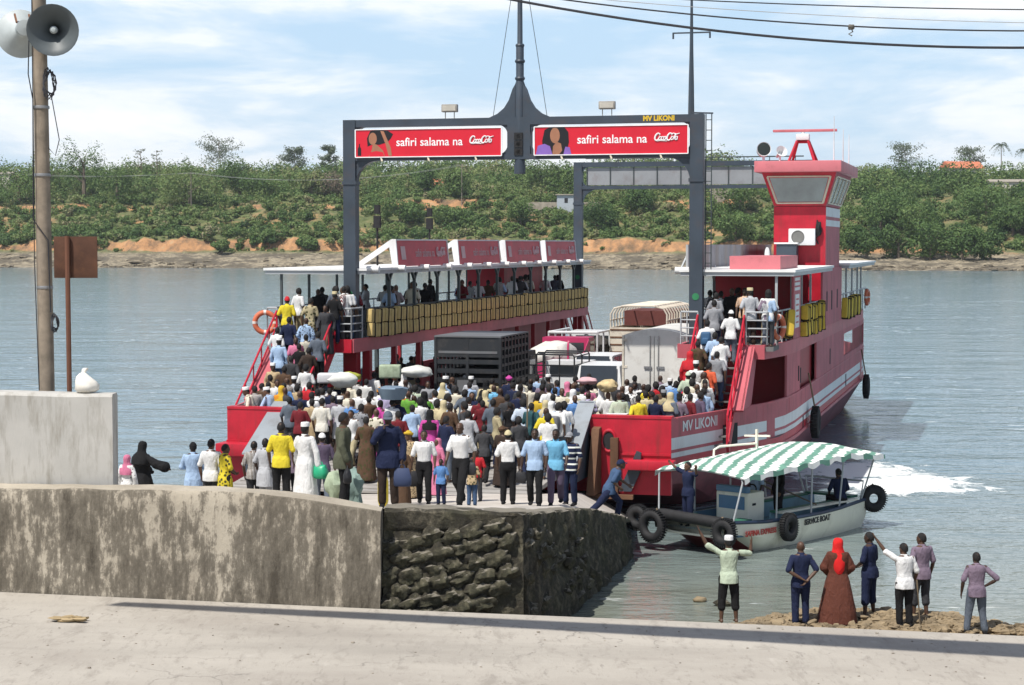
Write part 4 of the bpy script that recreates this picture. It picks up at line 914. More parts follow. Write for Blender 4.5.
b = MB(); b.box((7.2, 14.25, 12.28), (7.7, 14.65, 12.52), 0, bev=.04); b.box((6.3, 14.38, 12.60), (8.75, 14.52, 12.70), 1, T(0,0,0), bev=.02); b.tube([(7.45,14.45,12.5),(7.45,14.45,12.62)], .06, 8, 0); b.build('radar_scanner', [WHITEP, paint('pale_red_paint', (.55,.16,.18), .5)], tw)
b = MB(); b.tube([(6.15, 12.85, 11.4), (6.15, 12.85, 11.62)], .05, 8, 0); Ms = T(6.15, 12.85, 11.86, math.pi/2-.15, 0, .25)
b.lathe([(.05,-.42),(.2,-.40),(.25,-.2),(.25,.12),(.27,.14)], 20, 0, Ms, cap=False); b.lathe([(0,.125),(.235,.13)], 20, 1, Ms, cap=False); b.build('searchlight', [WHITEP, mat('dark_lens', (.03,.035,.03), .15)], tw)
b = MB(); b.tube([(6.75,13,11.4),(6.75,13,11.7)], .04, 6); b.lathe([(.06,-.35),(.08,-.1),(.2,.15),(.22,.16),(.17,.12),(.07,-.1)], 14, 0, T(6.75, 13.1, 11.75, 1.2, 0, .5)); b.build('ship_horn', WHITEP, tw)
for x, y, h in ((8.75, 13.2, 1.7), (8.8, 16.5, 1.4), (8.85, 18.5, 1.3)):
    b = MB(); b.tube([(x,y,11.4),(x,y,11.4+h)], [.025,.012], 6); b.build('whip_aerial', WHITEP, tw)
# corrugated screen along the inner edge of the roof
b = MB(); rows = []
for i in range(181):
    u = .6 + 20.6*i/180; v = 5.36 + .05*math.sin(i*2.1); rows.append([(v, u, 7.51), (v, u, 8.28), (v+.02, u, 8.28), (v+.02, u, 7.51)])
b.ring_loft(rows); b.m = [(1 if (int(i/24) % 3 == 2) else 0) for i in range(len(b.m))]
for u in (.8, 5.5, 10.4, 15.5, 20.6): b.bar((5.30, u, 7.5), (5.30, u, 8.28), .06, mi=2); b.bar((5.1, u+.05, 7.5), (5.28, u+.9, 8.2), .05, mi=2)
b.build('corrugated_screen', [paint('grey_corrugated_sheet', (.26,.26,.28), .6, var=.2, streak=(1,1,.2)), paint('pinkish_corrugated_sheet', (.25,.23,.23), .6, var=.2), GALV], ferry, smooth=30)
# advertising boxes on the left roof
def logo(mb, M, w, mi):
    """two-word looping script drawn as ribbon strokes"""
    sh = .30; k = w/9.6
    def st(pts, th=.20):
        mb.tube([(M @ Vector(((x+sh*y)*k, y*k, .012)))[:] for x, y in pts], [th*k*(.65+.5*math.sin(math.pi*i/(len(pts)-1))) for i in range(len(pts))], 5, mi)
    arc = lambda cx, cy, rx, ry, a0, a1, n=16: [(cx+rx*math.cos(R(a0+(a1-a0)*i/n)), cy+ry*math.sin(R(a0+(a1-a0)*i/n))) for i in range(n+1)]
    for ox in (0, 4.75):
        st(arc(ox+.95, .45, .85, 1.35, 55, 330, 24), .30)
        st(arc(ox+1.25, 1.35, .45, .4, -60, 150), .18)
    st(arc(2.15,-.1,.45,.62,0,360,20)); st(arc(3.1,-.1,.45,.62,40,320)); st(arc(4.0,-.1,.42,.62,0,360,20)); st([(4.42,.5),(4.42,-.4),(4.6,-.7)], .22)
    st(arc(6.9,-.1,.45,.62,0,360,20)); st([(7.7,-.7),(7.65,.6),(7.85,1.7),(8.05,1.5),(7.75,.3)], .22); st(arc(8.5,-.1,.42,.62,0,360,20)); st([(8.92,.5),(8.92,-.4),(9.15,-.7)], .22)
    st([(.5,-.75),(1.3,-1.15),(2.6,-.95),(3.9,-1.05),(5.2,-1.2)], .18); st([(6.0,1.5),(6.9,1.75),(8.0,1.35),(9.3,1.75)], .2)
def face_m(x, y, z, rz=0): return T(x, y, z, 0, 0, rz) @ Matrix(((1,0,0,0),(0,0,-1,0),(0,1,0,0),(0,0,0,1)))
for u0, u1 in ((3.6, 9.6), (11.1, 17.0), (18.1, 24.0), (25.1, 31.0)):
    rb = MB(); mid = (u0+u1)/2
    rb.prism([(-5.30, 7.52), (-5.42, 8.42), (-5.50, 8.42), (-5.38, 7.52)], 1, u0, u1, 0)
    Mt = Matrix.Translation((-5.348, mid, 7.97)) @ Matrix(((0,-.13,.99,0),(1,0,0,0),(0,.99,.13,0),(0,0,0,1)))
    rb.text('safiri salama na', Mt @ T(.2,0,0), .42, 2, width=2.3, depth=.002); logo(rb, Mt @ T(1.55,0,0), 1.1, 2); rb.box((-2.6,-.22,0),(-2.1,.25,.006),2,Mt)
    for e in (u0-.09, u1+.01): rb.prism([(-5.30, 7.5), (-5.38, 8.46), (-5.56, 8.46), (-7.0, 7.5), (-6.7, 7.5), (-5.62, 8.2), (-5.5, 7.5)], 1, e, e+.08, 1)
    rb.box((-5.54, u0-.05, 8.42), (-5.38, u1+.05, 8.47), 1)
    rb.build('roof_banner', [ADPINK, WHITEP, mat('faded_lettering', (.60,.42,.42), .6)], ferry, smooth=None)
# gantries
def gantry(u, front):
    g = empty('gantry', (0, u, 0), 0, parent=ferry); H = 12.36; zb0, zb1 = 11.02, 11.18; zt0 = 12.12
    for v in (-5.75, 5.75):
        b = MB(); b.box((v-.21, -.19, 5.14), (v+.21, .19, H), 0); b.box((v-.23, -.21, 2.28), (v+.23, .21, 5.14), 1)
        b.box((v-.24, -.22, 10.25), (v+.24, .22, 10.36), 0)
        b.lathe([(0,0),(.11,0),(.11,.006),(0,.006)], 18, 2, T(v, -.197, 6.65, math.pi/2)); b.lathe([(0,0),(.14,0),(.14,.006),(0,.006)], 18, 2, T(v, -.217, 3.9, math.pi/2))
        b.build('post', [NAVYG, DARKR, GREENM], g)
    b = MB(); b.box((-5.54, -.16, zt0), (5.54, .16, H-.003)); b.box((-5.54, -.17, zb0), (5.54, .17, zb1))
    def fillet(cx, cz, sx, sz, r):
        arc = [(cx + sx*(r - r*math.sin(a)), cz + sz*(r - r*math.cos(a))) for a in np.linspace(0, math.pi/2, 9)]
        b.prism([(cx, cz)] + arc, 1, -.12, .12)
    for sx in (-1, 1):
        fillet(sx*5.54, zb0, -sx, -1, .75); fillet(sx*5.54, zt0, -sx, -1, .3); fillet(sx*5.54, zb1, -sx, 1, .3)
    if front:
        b.box((-.38, -.165, zb1), (.38, .165, zt0))
        for sx in (-1, 1):
            b.prism([(sx*.13, H+1.05), (sx*.22, H+.9), (sx*.34, H+.55), (sx*.5, H+.3), (sx*.72, H+.12), (sx*1.0, H-.002), (sx*.13, H-.002)], 1, -.12, .12); fillet(sx*.38, zt0, sx, -1, .32); fillet(sx*.38, zb1, sx, 1, .32)
        Mt = face_m(4.55, -.163, 12.24); b.text('MV LIKONI', Mt, .22, 1, width=1.0, bold=.01)
    b.build('crossbeam', [NAVYG, YEL], g)
    if front:
        for c, kind in ((-3.02, 0), (3.02, 1)):
            w_, z0, z1 = 2.48, 11.13, 12.03; b = MB()
            b.box((c-w_, -.26, z0), (c+w_, -.20, z1), 0)
            for p, q in (((c-w_,z0),(c+w_,z0)),((c-w_,z1),(c+w_,z1)),((c-w_,z0),(c-w_,z1)),((c+w_,z0),(c+w_,z1))): b.bar((p[0],-.265,p[1]),(q[0],-.265,q[1]), .035, .03, 1)
            Mt = face_m(c+.05, -.262, 11.60); b.text('safiri salama na', Mt, .38, 1, width=2.25, bold=.004, depth=.004)
            logo(b, face_m(c+1.42, -.262, 11.62), .78, 1)
            mc = face_m(0, -.262, 0)
            def flat(pts, mi, off): b.add([(c-w_+x, -.262-off, z0+y) for x, y in pts], [tuple(range(len(pts)))], mi)
            ell = lambda cx, cy, rx, ry, n=18: [(cx+rx*math.cos(6.283*i/n), cy+ry*math.sin(6.283*i/n)) for i in range(n)]
            if kind == 0:
                flat([(.42,.35),(.40,.62),(.52,.86),(.80,.89),(1.12,.86),(1.30,.74),(1.22,.60),(1.10,.48),(.82,.40),(.60,.42)], 3, .002)
                flat(ell(.60,.60,.14,.20), 2, .004); flat([(.60,.42),(.72,.42),(.95,.22),(1.02,.02),(.45,.02),(.56,.22)], 2, .005)
                flat([(.86,.86),(.98,.84),(1.22,.30),(1.26,.04),(1.14,.04),(1.04,.42)], 2, .006); flat([(.48,.02),(.50,.16),(.72,.20),(.95,.16),(1.0,.02)], 0, .007)
                flat([(.08,.05),(.20,.05),(.20,.28),(.16,.36),(.16,.44),(.12,.44),(.12,.36),(.08,.28)], 3, .002)
            else:
                flat([(.30,.02),(.26,.45),(.34,.80),(.52,.89),(.98,.89),(1.12,.72),(1.14,.40),(1.05,.02)], 3, .002)
                flat(ell(.68,.62,.16,.25), 2, .004); flat([(.05,.02),(.12,.30),(.34,.36),(.52,.28),(.60,.02)], 4, .005); flat([(.96,.02),(1.02,.26),(1.16,.24),(1.22,.02)], 4, .005)
                flat([(.60,.02),(.62,.28),(.74,.42),(.88,.36),(.92,.14),(.82,.02)], 2, .007)
            for x in (-1.6, 0, 1.6): b.bar((c+x, -.25, z0-.02), (c+x+.05, -.30, z0-.14), .05, .03, 5)
            b.build('banner', [ADRED, AWHITE, SKINAD, HAIRAD, PURPAD, CREAM], g, smooth=None)
            x = c+.7*(1 if kind == 0 else -.2); b = MB()
            b.bar((x-.15, -.1, H), (x-.15, -.1, H+.22), .025); b.bar((x+.15, -.1, H), (x+.15, -.1, H+.22), .025); b.box((x-.26, -.2, H+.2), (x+.26, .0, H+.45), 0, bev=.02); b.box((x-.22, -.215, H+.24), (x+.22, -.198, H+.41), 1); b.build('floodlight', [mat('lamp_grey', (.30,.28,.25), .6), mat('dull_lamp_glass', (.45,.42,.36), .3)], g)
        b = MB(); b.tube([(0,0,10.8), (0,0,13.4), (0,0,13.5), (0,0,14.6), (0,0,14.7), (0,0,19.0)], [.17,.17,.13,.13,.09,.06], 12); b.tube([(0,-.02,10.55),(0,-.02,10.85)], [.19,.19], 12)
        for z, r_ in ((13.6,.15),(14.15,.15),(14.65,.13)): b.lathe([(r_,-.05),(r_+.02,0),(r_,.05)], 12, M=T(0,0,z))
        for sx in (-1, 1): b.tube([(sx*.9, 0, H), (sx*.08, 0, 17.5)], .010, 4)
        b.build('mast', NAVYG, g)
        b = MB()
        for z in (11.25, 11.5, 11.75): b.lathe([(.07,0),(.11,-.12),(.115,-.14)], 12, 0, T(0, -.2, z, math.pi/2)); b.box((-.14,-.2,z-.11),(.14,-.165,z+.11),0)
        b.build('signal_lamp', BLACK, g)
        b = MB(); b.tube([(5.55,0,H),(5.55,0,13.3),(5.55,0,14.4),(5.55,0,16.3)], [.10,.085,.06,.035], 8); b.bar((4.95,0,14.9),(6.15,0,14.9), .045); b.bar((5.5,-.05,H+.05),(6.25,-.05,H+.02), .05)
        for x in (4.97, 6.13): b.tube([(x,0,14.9),(x,0,14.72)], .03, 6)
        b.build('signal_mast', NAVYG, g)
        b = MB()
        for x in (6.02, 6.20): b.tube([(x,.0,7.5),(x,.0,H)], .018, 5)
        for z in np.arange(7.7, H, .32): b.tube([(6.02,0,z),(6.20,0,z)], .014, 5)
        b.build('ladder', DKPOST, g)
    else:
        b = MB(); b.box((-5.3, -.05, 11.22), (5.3, -.02, 12.08), 0)
        for x in np.linspace(-5.3, 5.3, 10): b.bar((x,-.08,11.2),(x,-.08,12.1), .04, .05, 1)
        b.bar((-5.4,.1,12.55),(5.4,.1,12.55), .06, mi=1)
        for x in np.linspace(-5, 5, 9): b.bar((x,.1,12.36),(x,.1,12.55), .04, mi=1)
        b.build('blank_panel', [paint('dull_grey_panel', (.25,.26,.27), .5, var=.12), DKPOST], g)
    return g
gantry(0, True); gantry(FL, False)
# navigation lights standing behind the roof banners
for u in (8.0, 14.5):
    b = MB(); b.tube([(-7.6,u,7.5),(-7.6,u,8.9)], .04, 6); b.box((-7.72,u-.1,8.9),(-7.48,u+.1,9.35)); b.box((-7.70,u-.08,9.42),(-7.5,u+.08,9.75)); b.build('signal_lamp', BLACK, ferry)

# ------------------------------------------------------------------ things hung on the ferry
KHAKI = mat('khaki_yellow_canvas', (.58, .43, .17), .85, var=.25, scale=2.5, dirt=(.18,.12,.05), dirt_amt=.5, bmp=.4)
KHAKI2 = mat('bright_yellow_canvas', (.60, .42, .05), .8, var=.25, scale=2.5, dirt=(.25,.16,.03), dirt_amt=.4, bmp=.4)
STRAP = mat('dark_strap', (.035,.028,.018), .9)
def jacket_mesh(m):
    """a folded slab of four stitched life-jacket floats, strapped twice"""
    b = MB(); W, Hh = 1.10, .44
    for k in range(4):
        x = -W/2 + W*(k+.5)/4; b.box((x-W/8+.02, -.10, -Hh/2), (x+W/8-.02, .10, Hh/2), 0, T(0,0,0,0,R(2.5*(-1)**k),0), bev=.05)
    return b
KW = ['lower row', 'upper row']; jb = None
def ordinal(n): return ['first','second','third','fourth','fifth','sixth','seventh','eighth','ninth','tenth','eleventh','twelfth','thirteenth','fourteenth','fifteenth','sixteenth','seventeenth','eighteenth','nineteenth','twentieth','twenty-first','twenty-second','twenty-third','twenty-fourth'][n]
jm = [None, None]
for k, m_ in enumerate((KHAKI, KHAKI2)):
    b = jacket_mesh(m_)
    for x in (-.28, .28): b.box((x-.02, -.115, -.235), (x+.02, .115, .235), 1)
    jm[k] = b.mesh('life_jackets', [m_, STRAP], 50)
def jacket(k, M, label, group, sc=(1,1,1)):
    o = bpy.data.objects.new('life_jacket_bundle', jm[k]); COL.objects.link(o); o.matrix_world = M; o.scale = sc; tag(o, label, 'life jackets', group)
n_ = 24
for i in range(n_):
    u = .95 + i*1.365
    for row in (0, 1):
        M = FM @ T(-5.24, u + rng.uniform(-.03,.03), 5.42 + .47*row + rng.uniform(-.015,.015), rng.uniform(-.03,.03), rng.uniform(-.05,.05), math.pi/2 + rng.uniform(-.04,.04))
        jacket(0, M, f'khaki life jacket bundle on the left rail, {KW[row]}, {ordinal(i)} from the gantry', 'khaki life jacket bundles along the left deck rail', (1.16, 1, 1.03))
for i, u in enumerate([5.2, 6.5, 7.8, 9.1, 10.4]):
    for row in (0, 1):
        M = FM @ T(8.62 + .03*rng.random(), u, 5.45 + .50*row, rng.uniform(-.05,.05), rng.uniform(-.15,.15), math.pi/2 + rng.uniform(-.12,.12))
        jacket(1, M, f'yellow life jacket bundle before the red tower, {KW[row]}, {ordinal(i)} from the bow', 'yellow life jacket bundles on the right side', (1.0, 1.2, 1.08))
for i, u in enumerate([20.6, 22.3, 24.0, 25.7]):
    M = FM @ T(8.62, u, 5.62, rng.uniform(-.05,.05), rng.uniform(-.15,.15), math.pi/2 + rng.uniform(-.12,.12))
    jacket(1, M, f'bright yellow life jacket bundle on the right side behind the tower, {ordinal(i)} from the tower', 'yellow life jacket bundles on the right side', (1.0, 1.2, 1.9))
jacket(1, FM @ T(8.52, 1.15, 5.75, .1, .1, math.pi/2+.3), 'yellow life jacket bundle hanging beside the right lifebuoy', 'yellow life jacket bundles on the right side', (.75, 1.1, 1.9))
ORB = mat('faded_orange_lifebuoy', (.52,.13,.06), .6, var=.15); BUOYW = mat('lifebuoy_band_white', (.65,.60,.55), .6)
def lifebuoy(v, u, z, rz, label, n=1):
    o = empty('lifebuoy', FW(v,u,z), 0, label, 'lifebuoy', 'lifebuoys on the ferry rails'); o.rotation_euler = (math.pi/2, 0, rz - TH)
    b = MB(); b.torus(.33, .085, 28, 10); b.build('ring', ORB, o, smooth=60); b = MB()
    for k in range(4): b.torus(.0, .0, 3, 3) if False else b.tube([(.33*math.cos(a)*1, .33*math.sin(a)*1, 0) for a in np.linspace(k*1.571-.12, k*1.571+.12, 4)], .089, 10)
    b.build('bands', BUOYW, o, smooth=60)
lifebuoy(-8.42, -.98, 5.72, .35, 'faded orange lifebuoy on the left platform rail above the stairs'); lifebuoy(8.36, -.25, 5.72, 1.2, 'bright orange lifebuoy on the right platform rail beside a yellow bundle'); lifebuoy(8.5, 33.3, 5.75, 1.45, 'small orange lifebuoy at the rear right corner of the ferry')
def tyre(c, Rm, rm, M3, label, group, rope_to=None, name='tyre_fender'):
    o = empty(name, c, 0, label, 'tyre', group); o.rotation_euler = M3
    b = MB(); b.torus(Rm, rm, 36, 14, flat=.95)
    for i in range(36):
        a = 6.283*i/36; b.box((-.03, -.012, -rm*.7), (.03, .012, rm*.7), 0, T((Rm+rm*.97)*math.cos(a), (Rm+rm*.97)*math.sin(a), 0, 0, 0, a))
    b.build('tread', BLACK, o, smooth=50)
    if rope_to is not None:
        b = MB(); Mi = o.matrix_basis.inverted() if False else (Matrix.Translation(c) @ Euler(M3).to_matrix().to_4x4()).inverted()
        p = Vector(c) + Vector((0, 0, Rm)); b.tube([(Mi @ p)[:], (Mi @ Vector(rope_to))[:]], .03, 6); b.build('rope', ROPE, o)
for u, z, lb in ((7.0, 2.12, 'big black tyre roped to the ferry side above the launch canopy'), (29.6, 1.72, 'big black tyre roped to the ferry side near its stern')):
    tyre(FW(8.78, u, z), .38, .16, (math.pi/2, 0, math.pi/2-TH), lb, 'tyres hung on the ferry side', FW(8.6, u-.7, z+1.75))
# ================================================================== the service launch
LA = -.748; LO = Vector((4.54, 48.05, 0)); LM = Matrix.Translation(LO) @ Matrix.Rotation(LA, 4, 'Z')
def LW(x, y, z): return LM @ Vector((x, y, z))
launch = empty('motor_launch', LO, LA, 'white service launch with a green and white striped canopy and tyre fenders', 'boat')
BOATW = paint('white_boat_paint', (.76, .73, .61), .45, var=.08, dirt=(.28,.24,.17), amt=.5, streak=(1,1,.4)); BOATR = paint('red_boot_top', (.16,.03,.03), .6); BLUEP = paint('blue_boat_paint', (.10,.20,.32), .5, dirt=(.05,.08,.10)); NAVYP = paint('dark_blue_rim', (.02,.035,.07), .5)
CYAN = paint('pale_blue_deck', (.22,.36,.44), .6); GRN = paint('green_bench_paint', (.04,.16,.10), .5); FGREEN = mat('black_block_lettering', (.02,.02,.02), .5); FRED = mat('red_block_lettering', (.40,.05,.04), .5)
def hw(y): return float(np.interp(y, [0, 1.2, 3, 5, 6.8], [1.18, 1.36, 1.40, 1.25, .92]))
def gz(y): return float(np.interp(y, [0, 1.5, 4, 6.8], [1.30, 1.20, 1.16, 1.22]))
ys = np.linspace(0, 6.8, 20)
b = MB(); rows = []
for y in ys:
    w_, g = hw(y), gz(y); k = sstep(0, 1.8, y); zb = .95 - .75*k; wb = w_*(.72+.12*k)
    rows.append([(-w_, y, g), (-w_*.97, y, .8+.2*(1-k)), (-wb*.92, y, zb+.12), (-wb*.4, y, zb-.15*k), (wb*.4, y, zb-.15*k), (wb*.92, y, zb+.12), (w_*.97, y, .8+.2*(1-k)), (w_, y, g), (w_-.10, y, g), (w_-.14, y, .86+.04*(1-k)), (-w_+.14, y, .86+.04*(1-k)), (-w_+.10, y, g)])
b.ring_loft(rows)
for i, f in enumerate(b.f):
    if len(f) > 4: b.m[i] = 0; continue
    q = i % 12; b.m[i] = {1: 0, 2: 1, 3: 1, 4: 1, 8: 2, 9: 3, 10: 2}.get(q, 0)
# lettering along the near side
def side_text(s, y, z, size, width, mi):
    p0, p1 = Vector((hw(y-.5), y-.5)), Vector((hw(y+.5), y+.5)); d = (p1-p0).normalized(); lean = .03*0
    M = Matrix.Translation((hw(y)*.985+.016, y, z)) @ Matrix(((d.x, .04, d.y, 0), (d.y, 0, -d.x, 0), (0, .999, .04, 0), (0, 0, 0, 1)))
    b.text(s, M, size, mi, width=width, bold=.006, depth=.006)
side_text('SERVICE BOAT', 3.75, 1.02, .21, 1.35, 4); side_text('SAFINA EXPRESS', 1.18, .98, .19, 1.2, 5)
b.build('hull', [BOATW, BOATR, BLUEP, CYAN, FGREEN, FRED], launch, smooth=35)
for sgn in (-1, 1):
    b = MB(); b.tube([(sgn*(hw(y)-.02), y, gz(y)+.02) for y in ys], .05, 8); b.build('gunwale', NAVYP, launch)
b = MB(); b.tube([(-1.45, -.12, 1.33), (-.7, -.14, 1.38), (.1, -.14, 1.36), (.8, -.12, 1.33), (1.4, -.08, 1.28)], [.13,.15,.14,.15,.12], 12); b.tube([(-1.0, .1, 1.36), (1.2, .12, 1.33)], .10, 10); b.build('bow_fender', BLACK, launch)
b = MB(); b.box((-1.05, .0, 1.06), (1.05, 1.3, 1.12)); b.build('bow_deck', CYAN, launch)
b = MB(); b.box((-.50, 1.75, .9), (.52, 2.5, 1.84), 0, bev=.05); b.box((-.4, 1.735, 1.40), (.42, 1.752, 1.74), 1); b.box((.5, 1.95, 1.5), (.53, 2.1, 1.56), 2); b.box((-.48, 1.72, 1.84), (.50, 1.9, 2.0), 1, bev=.02); b.torus(.16, .02, 18, 6, 2, T(0, 2.62, 1.8, 1.2)); b.build('console', [BOATW, BLUEP, BLACK], launch)
for sgn in (-1, 1):
    for k, (x0, x1) in enumerate(((.62, .80), (.84, 1.02))):
        b = MB(); b.box((sgn*x0, 2.6, 1.27), (sgn*x1, 6.2, 1.32)); b.build('bench_slat', GRN if k == 0 else BOATW, launch)
    b = MB(); b.box((sgn*.60, 2.6, .88), (sgn*.66, 6.2, 1.265)); b.build('bench_front', CYAN, launch)
    b = MB(); b.box((sgn*.68, .35, 1.13), (sgn*1.05, 1.2, 1.28)); b.build('bench', GRN, launch)
b = MB(); b.box((-.75, 6.25, 1.3), (.75, 6.6, 1.36)); b.build('bench', GRN, launch)
# canopy on bent pipe frame
CANW = mat('white_canopy_cloth', (.74,.74,.71), .8, var=.06, dirt=(.45,.42,.36), scale=1.2, bmp=.2); CANG = mat('green_canopy_cloth', (.115,.25,.19), .8, var=.15, scale=1.2, bmp=.2)
def czz(x, y): return float(np.interp(y, [.3, .8, 5.2, 6.9], [2.46, 2.50, 2.68, 2.52])) + .20*(1-(x/1.42)**2)*float(np.interp(y, [0, 1.5, 6, 6.9], [.25, 1, 1, .45])) - .05*math.sin(y*4.2)**2*abs(x)/1.4
CY0, CYL = .35, 6.55
b = MB(); nx_, ny_ = 40, 96
for top, off in ((1, 0), (0, -.02)):
    o_ = len(b.v); b.add([((i/nx_*2-1)*1.42, CY0+CYL*j/ny_, czz((i/nx_*2-1)*1.42, CY0+CYL*j/ny_)+off) for j in range(ny_+1) for i in range(nx_+1)], [(j*(nx_+1)+i, j*(nx_+1)+i+1, (j+1)*(nx_+1)+i+1, (j+1)*(nx_+1)+i) for j in range(ny_) for i in range(nx_)])
for i, f in enumerate(b.f):
    p = b.v[f[0]]; c = (2.6*p[0]+p[1]*1.0)/1.05; b.m[i] = 1 if (c % 1) < .46 else 0
# hanging scalloped valance at the sides and stern
for sgn in (-1, 1):
    vs = []; fs = []
    for j in range(ny_+1):
        y = CY0+CYL*j/ny_; z = czz(sgn*1.42, y); vs += [(sgn*1.425, y, z), (sgn*1.44, y, z-.10-.05*abs(math.sin(y*5)))]
    for j in range(ny_): fs.append((2*j, 2*j+1, 2*j+3, 2*j+2))
    k0 = len(b.f); b.add(vs, fs)
    for j in range(ny_): b.m[k0+j] = 1 if ((2.6*sgn*1.42 + CY0+CYL*j/ny_)/1.05 % 1) < .46 else 0
b.build('canopy', [CANW, CANG], launch, smooth=60)
for y in (.40, 1.9, 3.5, 5.0, 6.5):
    for sgn in (-1, 1):
        b = MB(); x0 = sgn*(hw(y)-.06); b.tube([(x0, y-.2 if y < 1 else y, gz(y)), (sgn*1.33, y, czz(sgn*1.33, y)-.12), (sgn*1.30, y, czz(sgn*1.3, y)-.03)], .024, 8); b.build('canopy_post', GALV, launch)
    b = MB(); b.tube([(x, y, czz(x, y)-.035) for x in np.linspace(-1.38, 1.38, 12)], .022, 6); b.build('canopy_hoop', GALV, launch)
b = MB(); b.tube([(-1.1, 2.0, 2.6), (-.9, 5.2, 1.4)], .03, 6); b.tube([(-.9, 3.9, 2.0), (1.0, 4.2, 1.35)], .02, 6); b.build('boat_hook', ROPE, launch)
b = MB(); b.bar((-.6, 3.7, 2.7), (-.6, 3.7, 3.3), .06); b.bar((-1.0, 3.7, 3.1), (-.2, 3.75, 3.14), .05); b.tube([(-1.0, 2.3, 2.58), (-1.0, 2.32, 2.82), (-.95, 2.5, 2.90), (-.6, 3.7, 2.92)], .03, 8); b.build('aerial_cross', BOATW, launch)
b = MB(); b.tube([(-.9, 6.6, 1.25), (-1.0, 6.65, 1.75), (.9, 6.65, 1.75), (.85, 6.6, 1.25)], .025, 8); b.build('stern_rail', GALV, launch)
for x, y, z, lb, rt in ((-1.55, -.2, 1.22, 'black tyre fender at the far bow corner of the launch', .21), (-.95, -.36, 1.08, 'large black tyre fender hanging low at the launch bow', .30), (1.28, -.30, 1.12, 'black tyre fender at the near bow corner of the launch', .23),
                        (1.50, 2.2, 1.02, 'black tyre fender hung on the launch side between its two names', .23), (1.05, 6.95, 1.25, 'black tyre fender at the stern corner of the launch', .24)):
    bow = y < 1 or y > 6; ang = (LA + (0 if y < 1 else .9)) if bow else LA + math.pi/2 + .04
    tyre(LW(x, y, z), rt, .115, (math.pi/2 - .05, 0, ang), lb, 'tyre fenders of the launch', LW(x*.9, y+.1, z+rt+.14) if abs(x) < 1.5 else None)

# ================================================================== vehicles on the car deck
TYREM = BLACK; CHROME = mat('dull_chrome', (.45,.45,.45), .25, .8); CARG = mat('car_glass', (.025,.03,.035), .06, spec=.8); LAMP_R = mat('tail_lamp_red', (.35,.01,.01), .2); LAMP_W = mat('head_lamp_glass', (.6,.6,.58), .1)
CARW = paint('white_car_paint', (.66,.67,.67), .3, var=.04, dirt=(.4,.37,.32), amt=.3); TRK = paint('black_truck_paint', (.022,.024,.027), .45, var=.2, dirt=(.10,.085,.07), amt=.4); TRKG = paint('dark_grey_roof', (.13,.135,.14), .5); CARPINK = paint('crimson_cab_paint', (.42,.03,.11), .4); BOXW = paint('white_box_body', (.62,.61,.57), .5, var=.06, dirt=(.26,.21,.16), amt=.55); IVORY = paint('ivory_frame_paint', (.62,.57,.47), .5, dirt=(.22,.14,.09), amt=.6); SILV = paint('silver_car_paint', (.38,.41,.44), .3, .5)
ZD = 2.30
def vehicle(name, v, u, rz, label, cat, group='vehicles on the ferry deck'): return empty(name, FW(v, u, ZD), -TH + rz, label, cat, group)
def wheel(root, x, y, r=.45, w_=.26):
    o = bpy.data.objects.new('wheel', None); COL.objects.link(o); o.parent = root; o.location = (x, y, r); o.rotation_euler = (0, math.pi/2, 0)
    b = MB(); b.lathe([(r*.6,-w_/2),(r*.93,-w_/2),(r,-w_*.35),(r,w_*.35),(r*.93,w_/2),(r*.6,w_/2)], 24); b.build('tyre', TYREM, o)
    b = MB(); b.lathe([(0,-w_*.42),(r*.2,-w_*.45),(r*.6,-w_*.3),(r*.62,w_*.3),(r*.2,w_*.45),(0,w_*.42)], 18); b.build('rim', CHROME, o)
def cab(root, y0, L, W, H, m, z0=.55):
    """forward-control truck cab; the vehicle's nose points to +Y"""
    b = MB(); h = W/2
    b.ring_loft([[(-h, y0, z0), (h, y0, z0), (h, y0, z0+H), (-h, y0, z0+H)], [(-h, y0+L*.7, z0), (h, y0+L*.7, z0), (h, y0+L*.7, z0+H), (-h, y0+L*.7, z0+H)], [(-h*.97, y0+L, z0), (h*.97, y0+L, z0), (h*.97, y0+L*.98, z0+H*.5), (-h*.97, y0+L*.98, z0+H*.5)]])
    b.build('cab', m, root)
    b = MB(); b.add([(-h*.9, y0+L*1.0, z0+H*.52), (h*.9, y0+L*1.0, z0+H*.52), (h*.9, y0+L*.72, z0+H*.95), (-h*.9, y0+L*.72, z0+H*.95)], [(0,1,2,3)]); b.build('windscreen', CARG, root)
    for s in (-1, 1):
        b = MB(); b.box((s*h-.01, y0+L*.2, z0+H*.52), (s*(h+.012), y0+L*.66, z0+H*.9)); b.build('side_window', CARG, root)
        b = MB(); b.box((s*h*.55, y0+L-.02, z0+.15), (s*h*.9, y0+L+.03, z0+.35)); b.build('headlight', LAMP_W, root)
    b = MB(); b.box((-h*.8, y0-.02, z0+H*.55), (h*.8, y0+.01, z0+H*.88)); b.build('rear_window', CARG, root)
def chassis(root, y0, y1, W):
    b = MB(); b.box((-W*.3, y0, .5), (W*.3, y1, .7)); b.build('chassis', TRK, root)
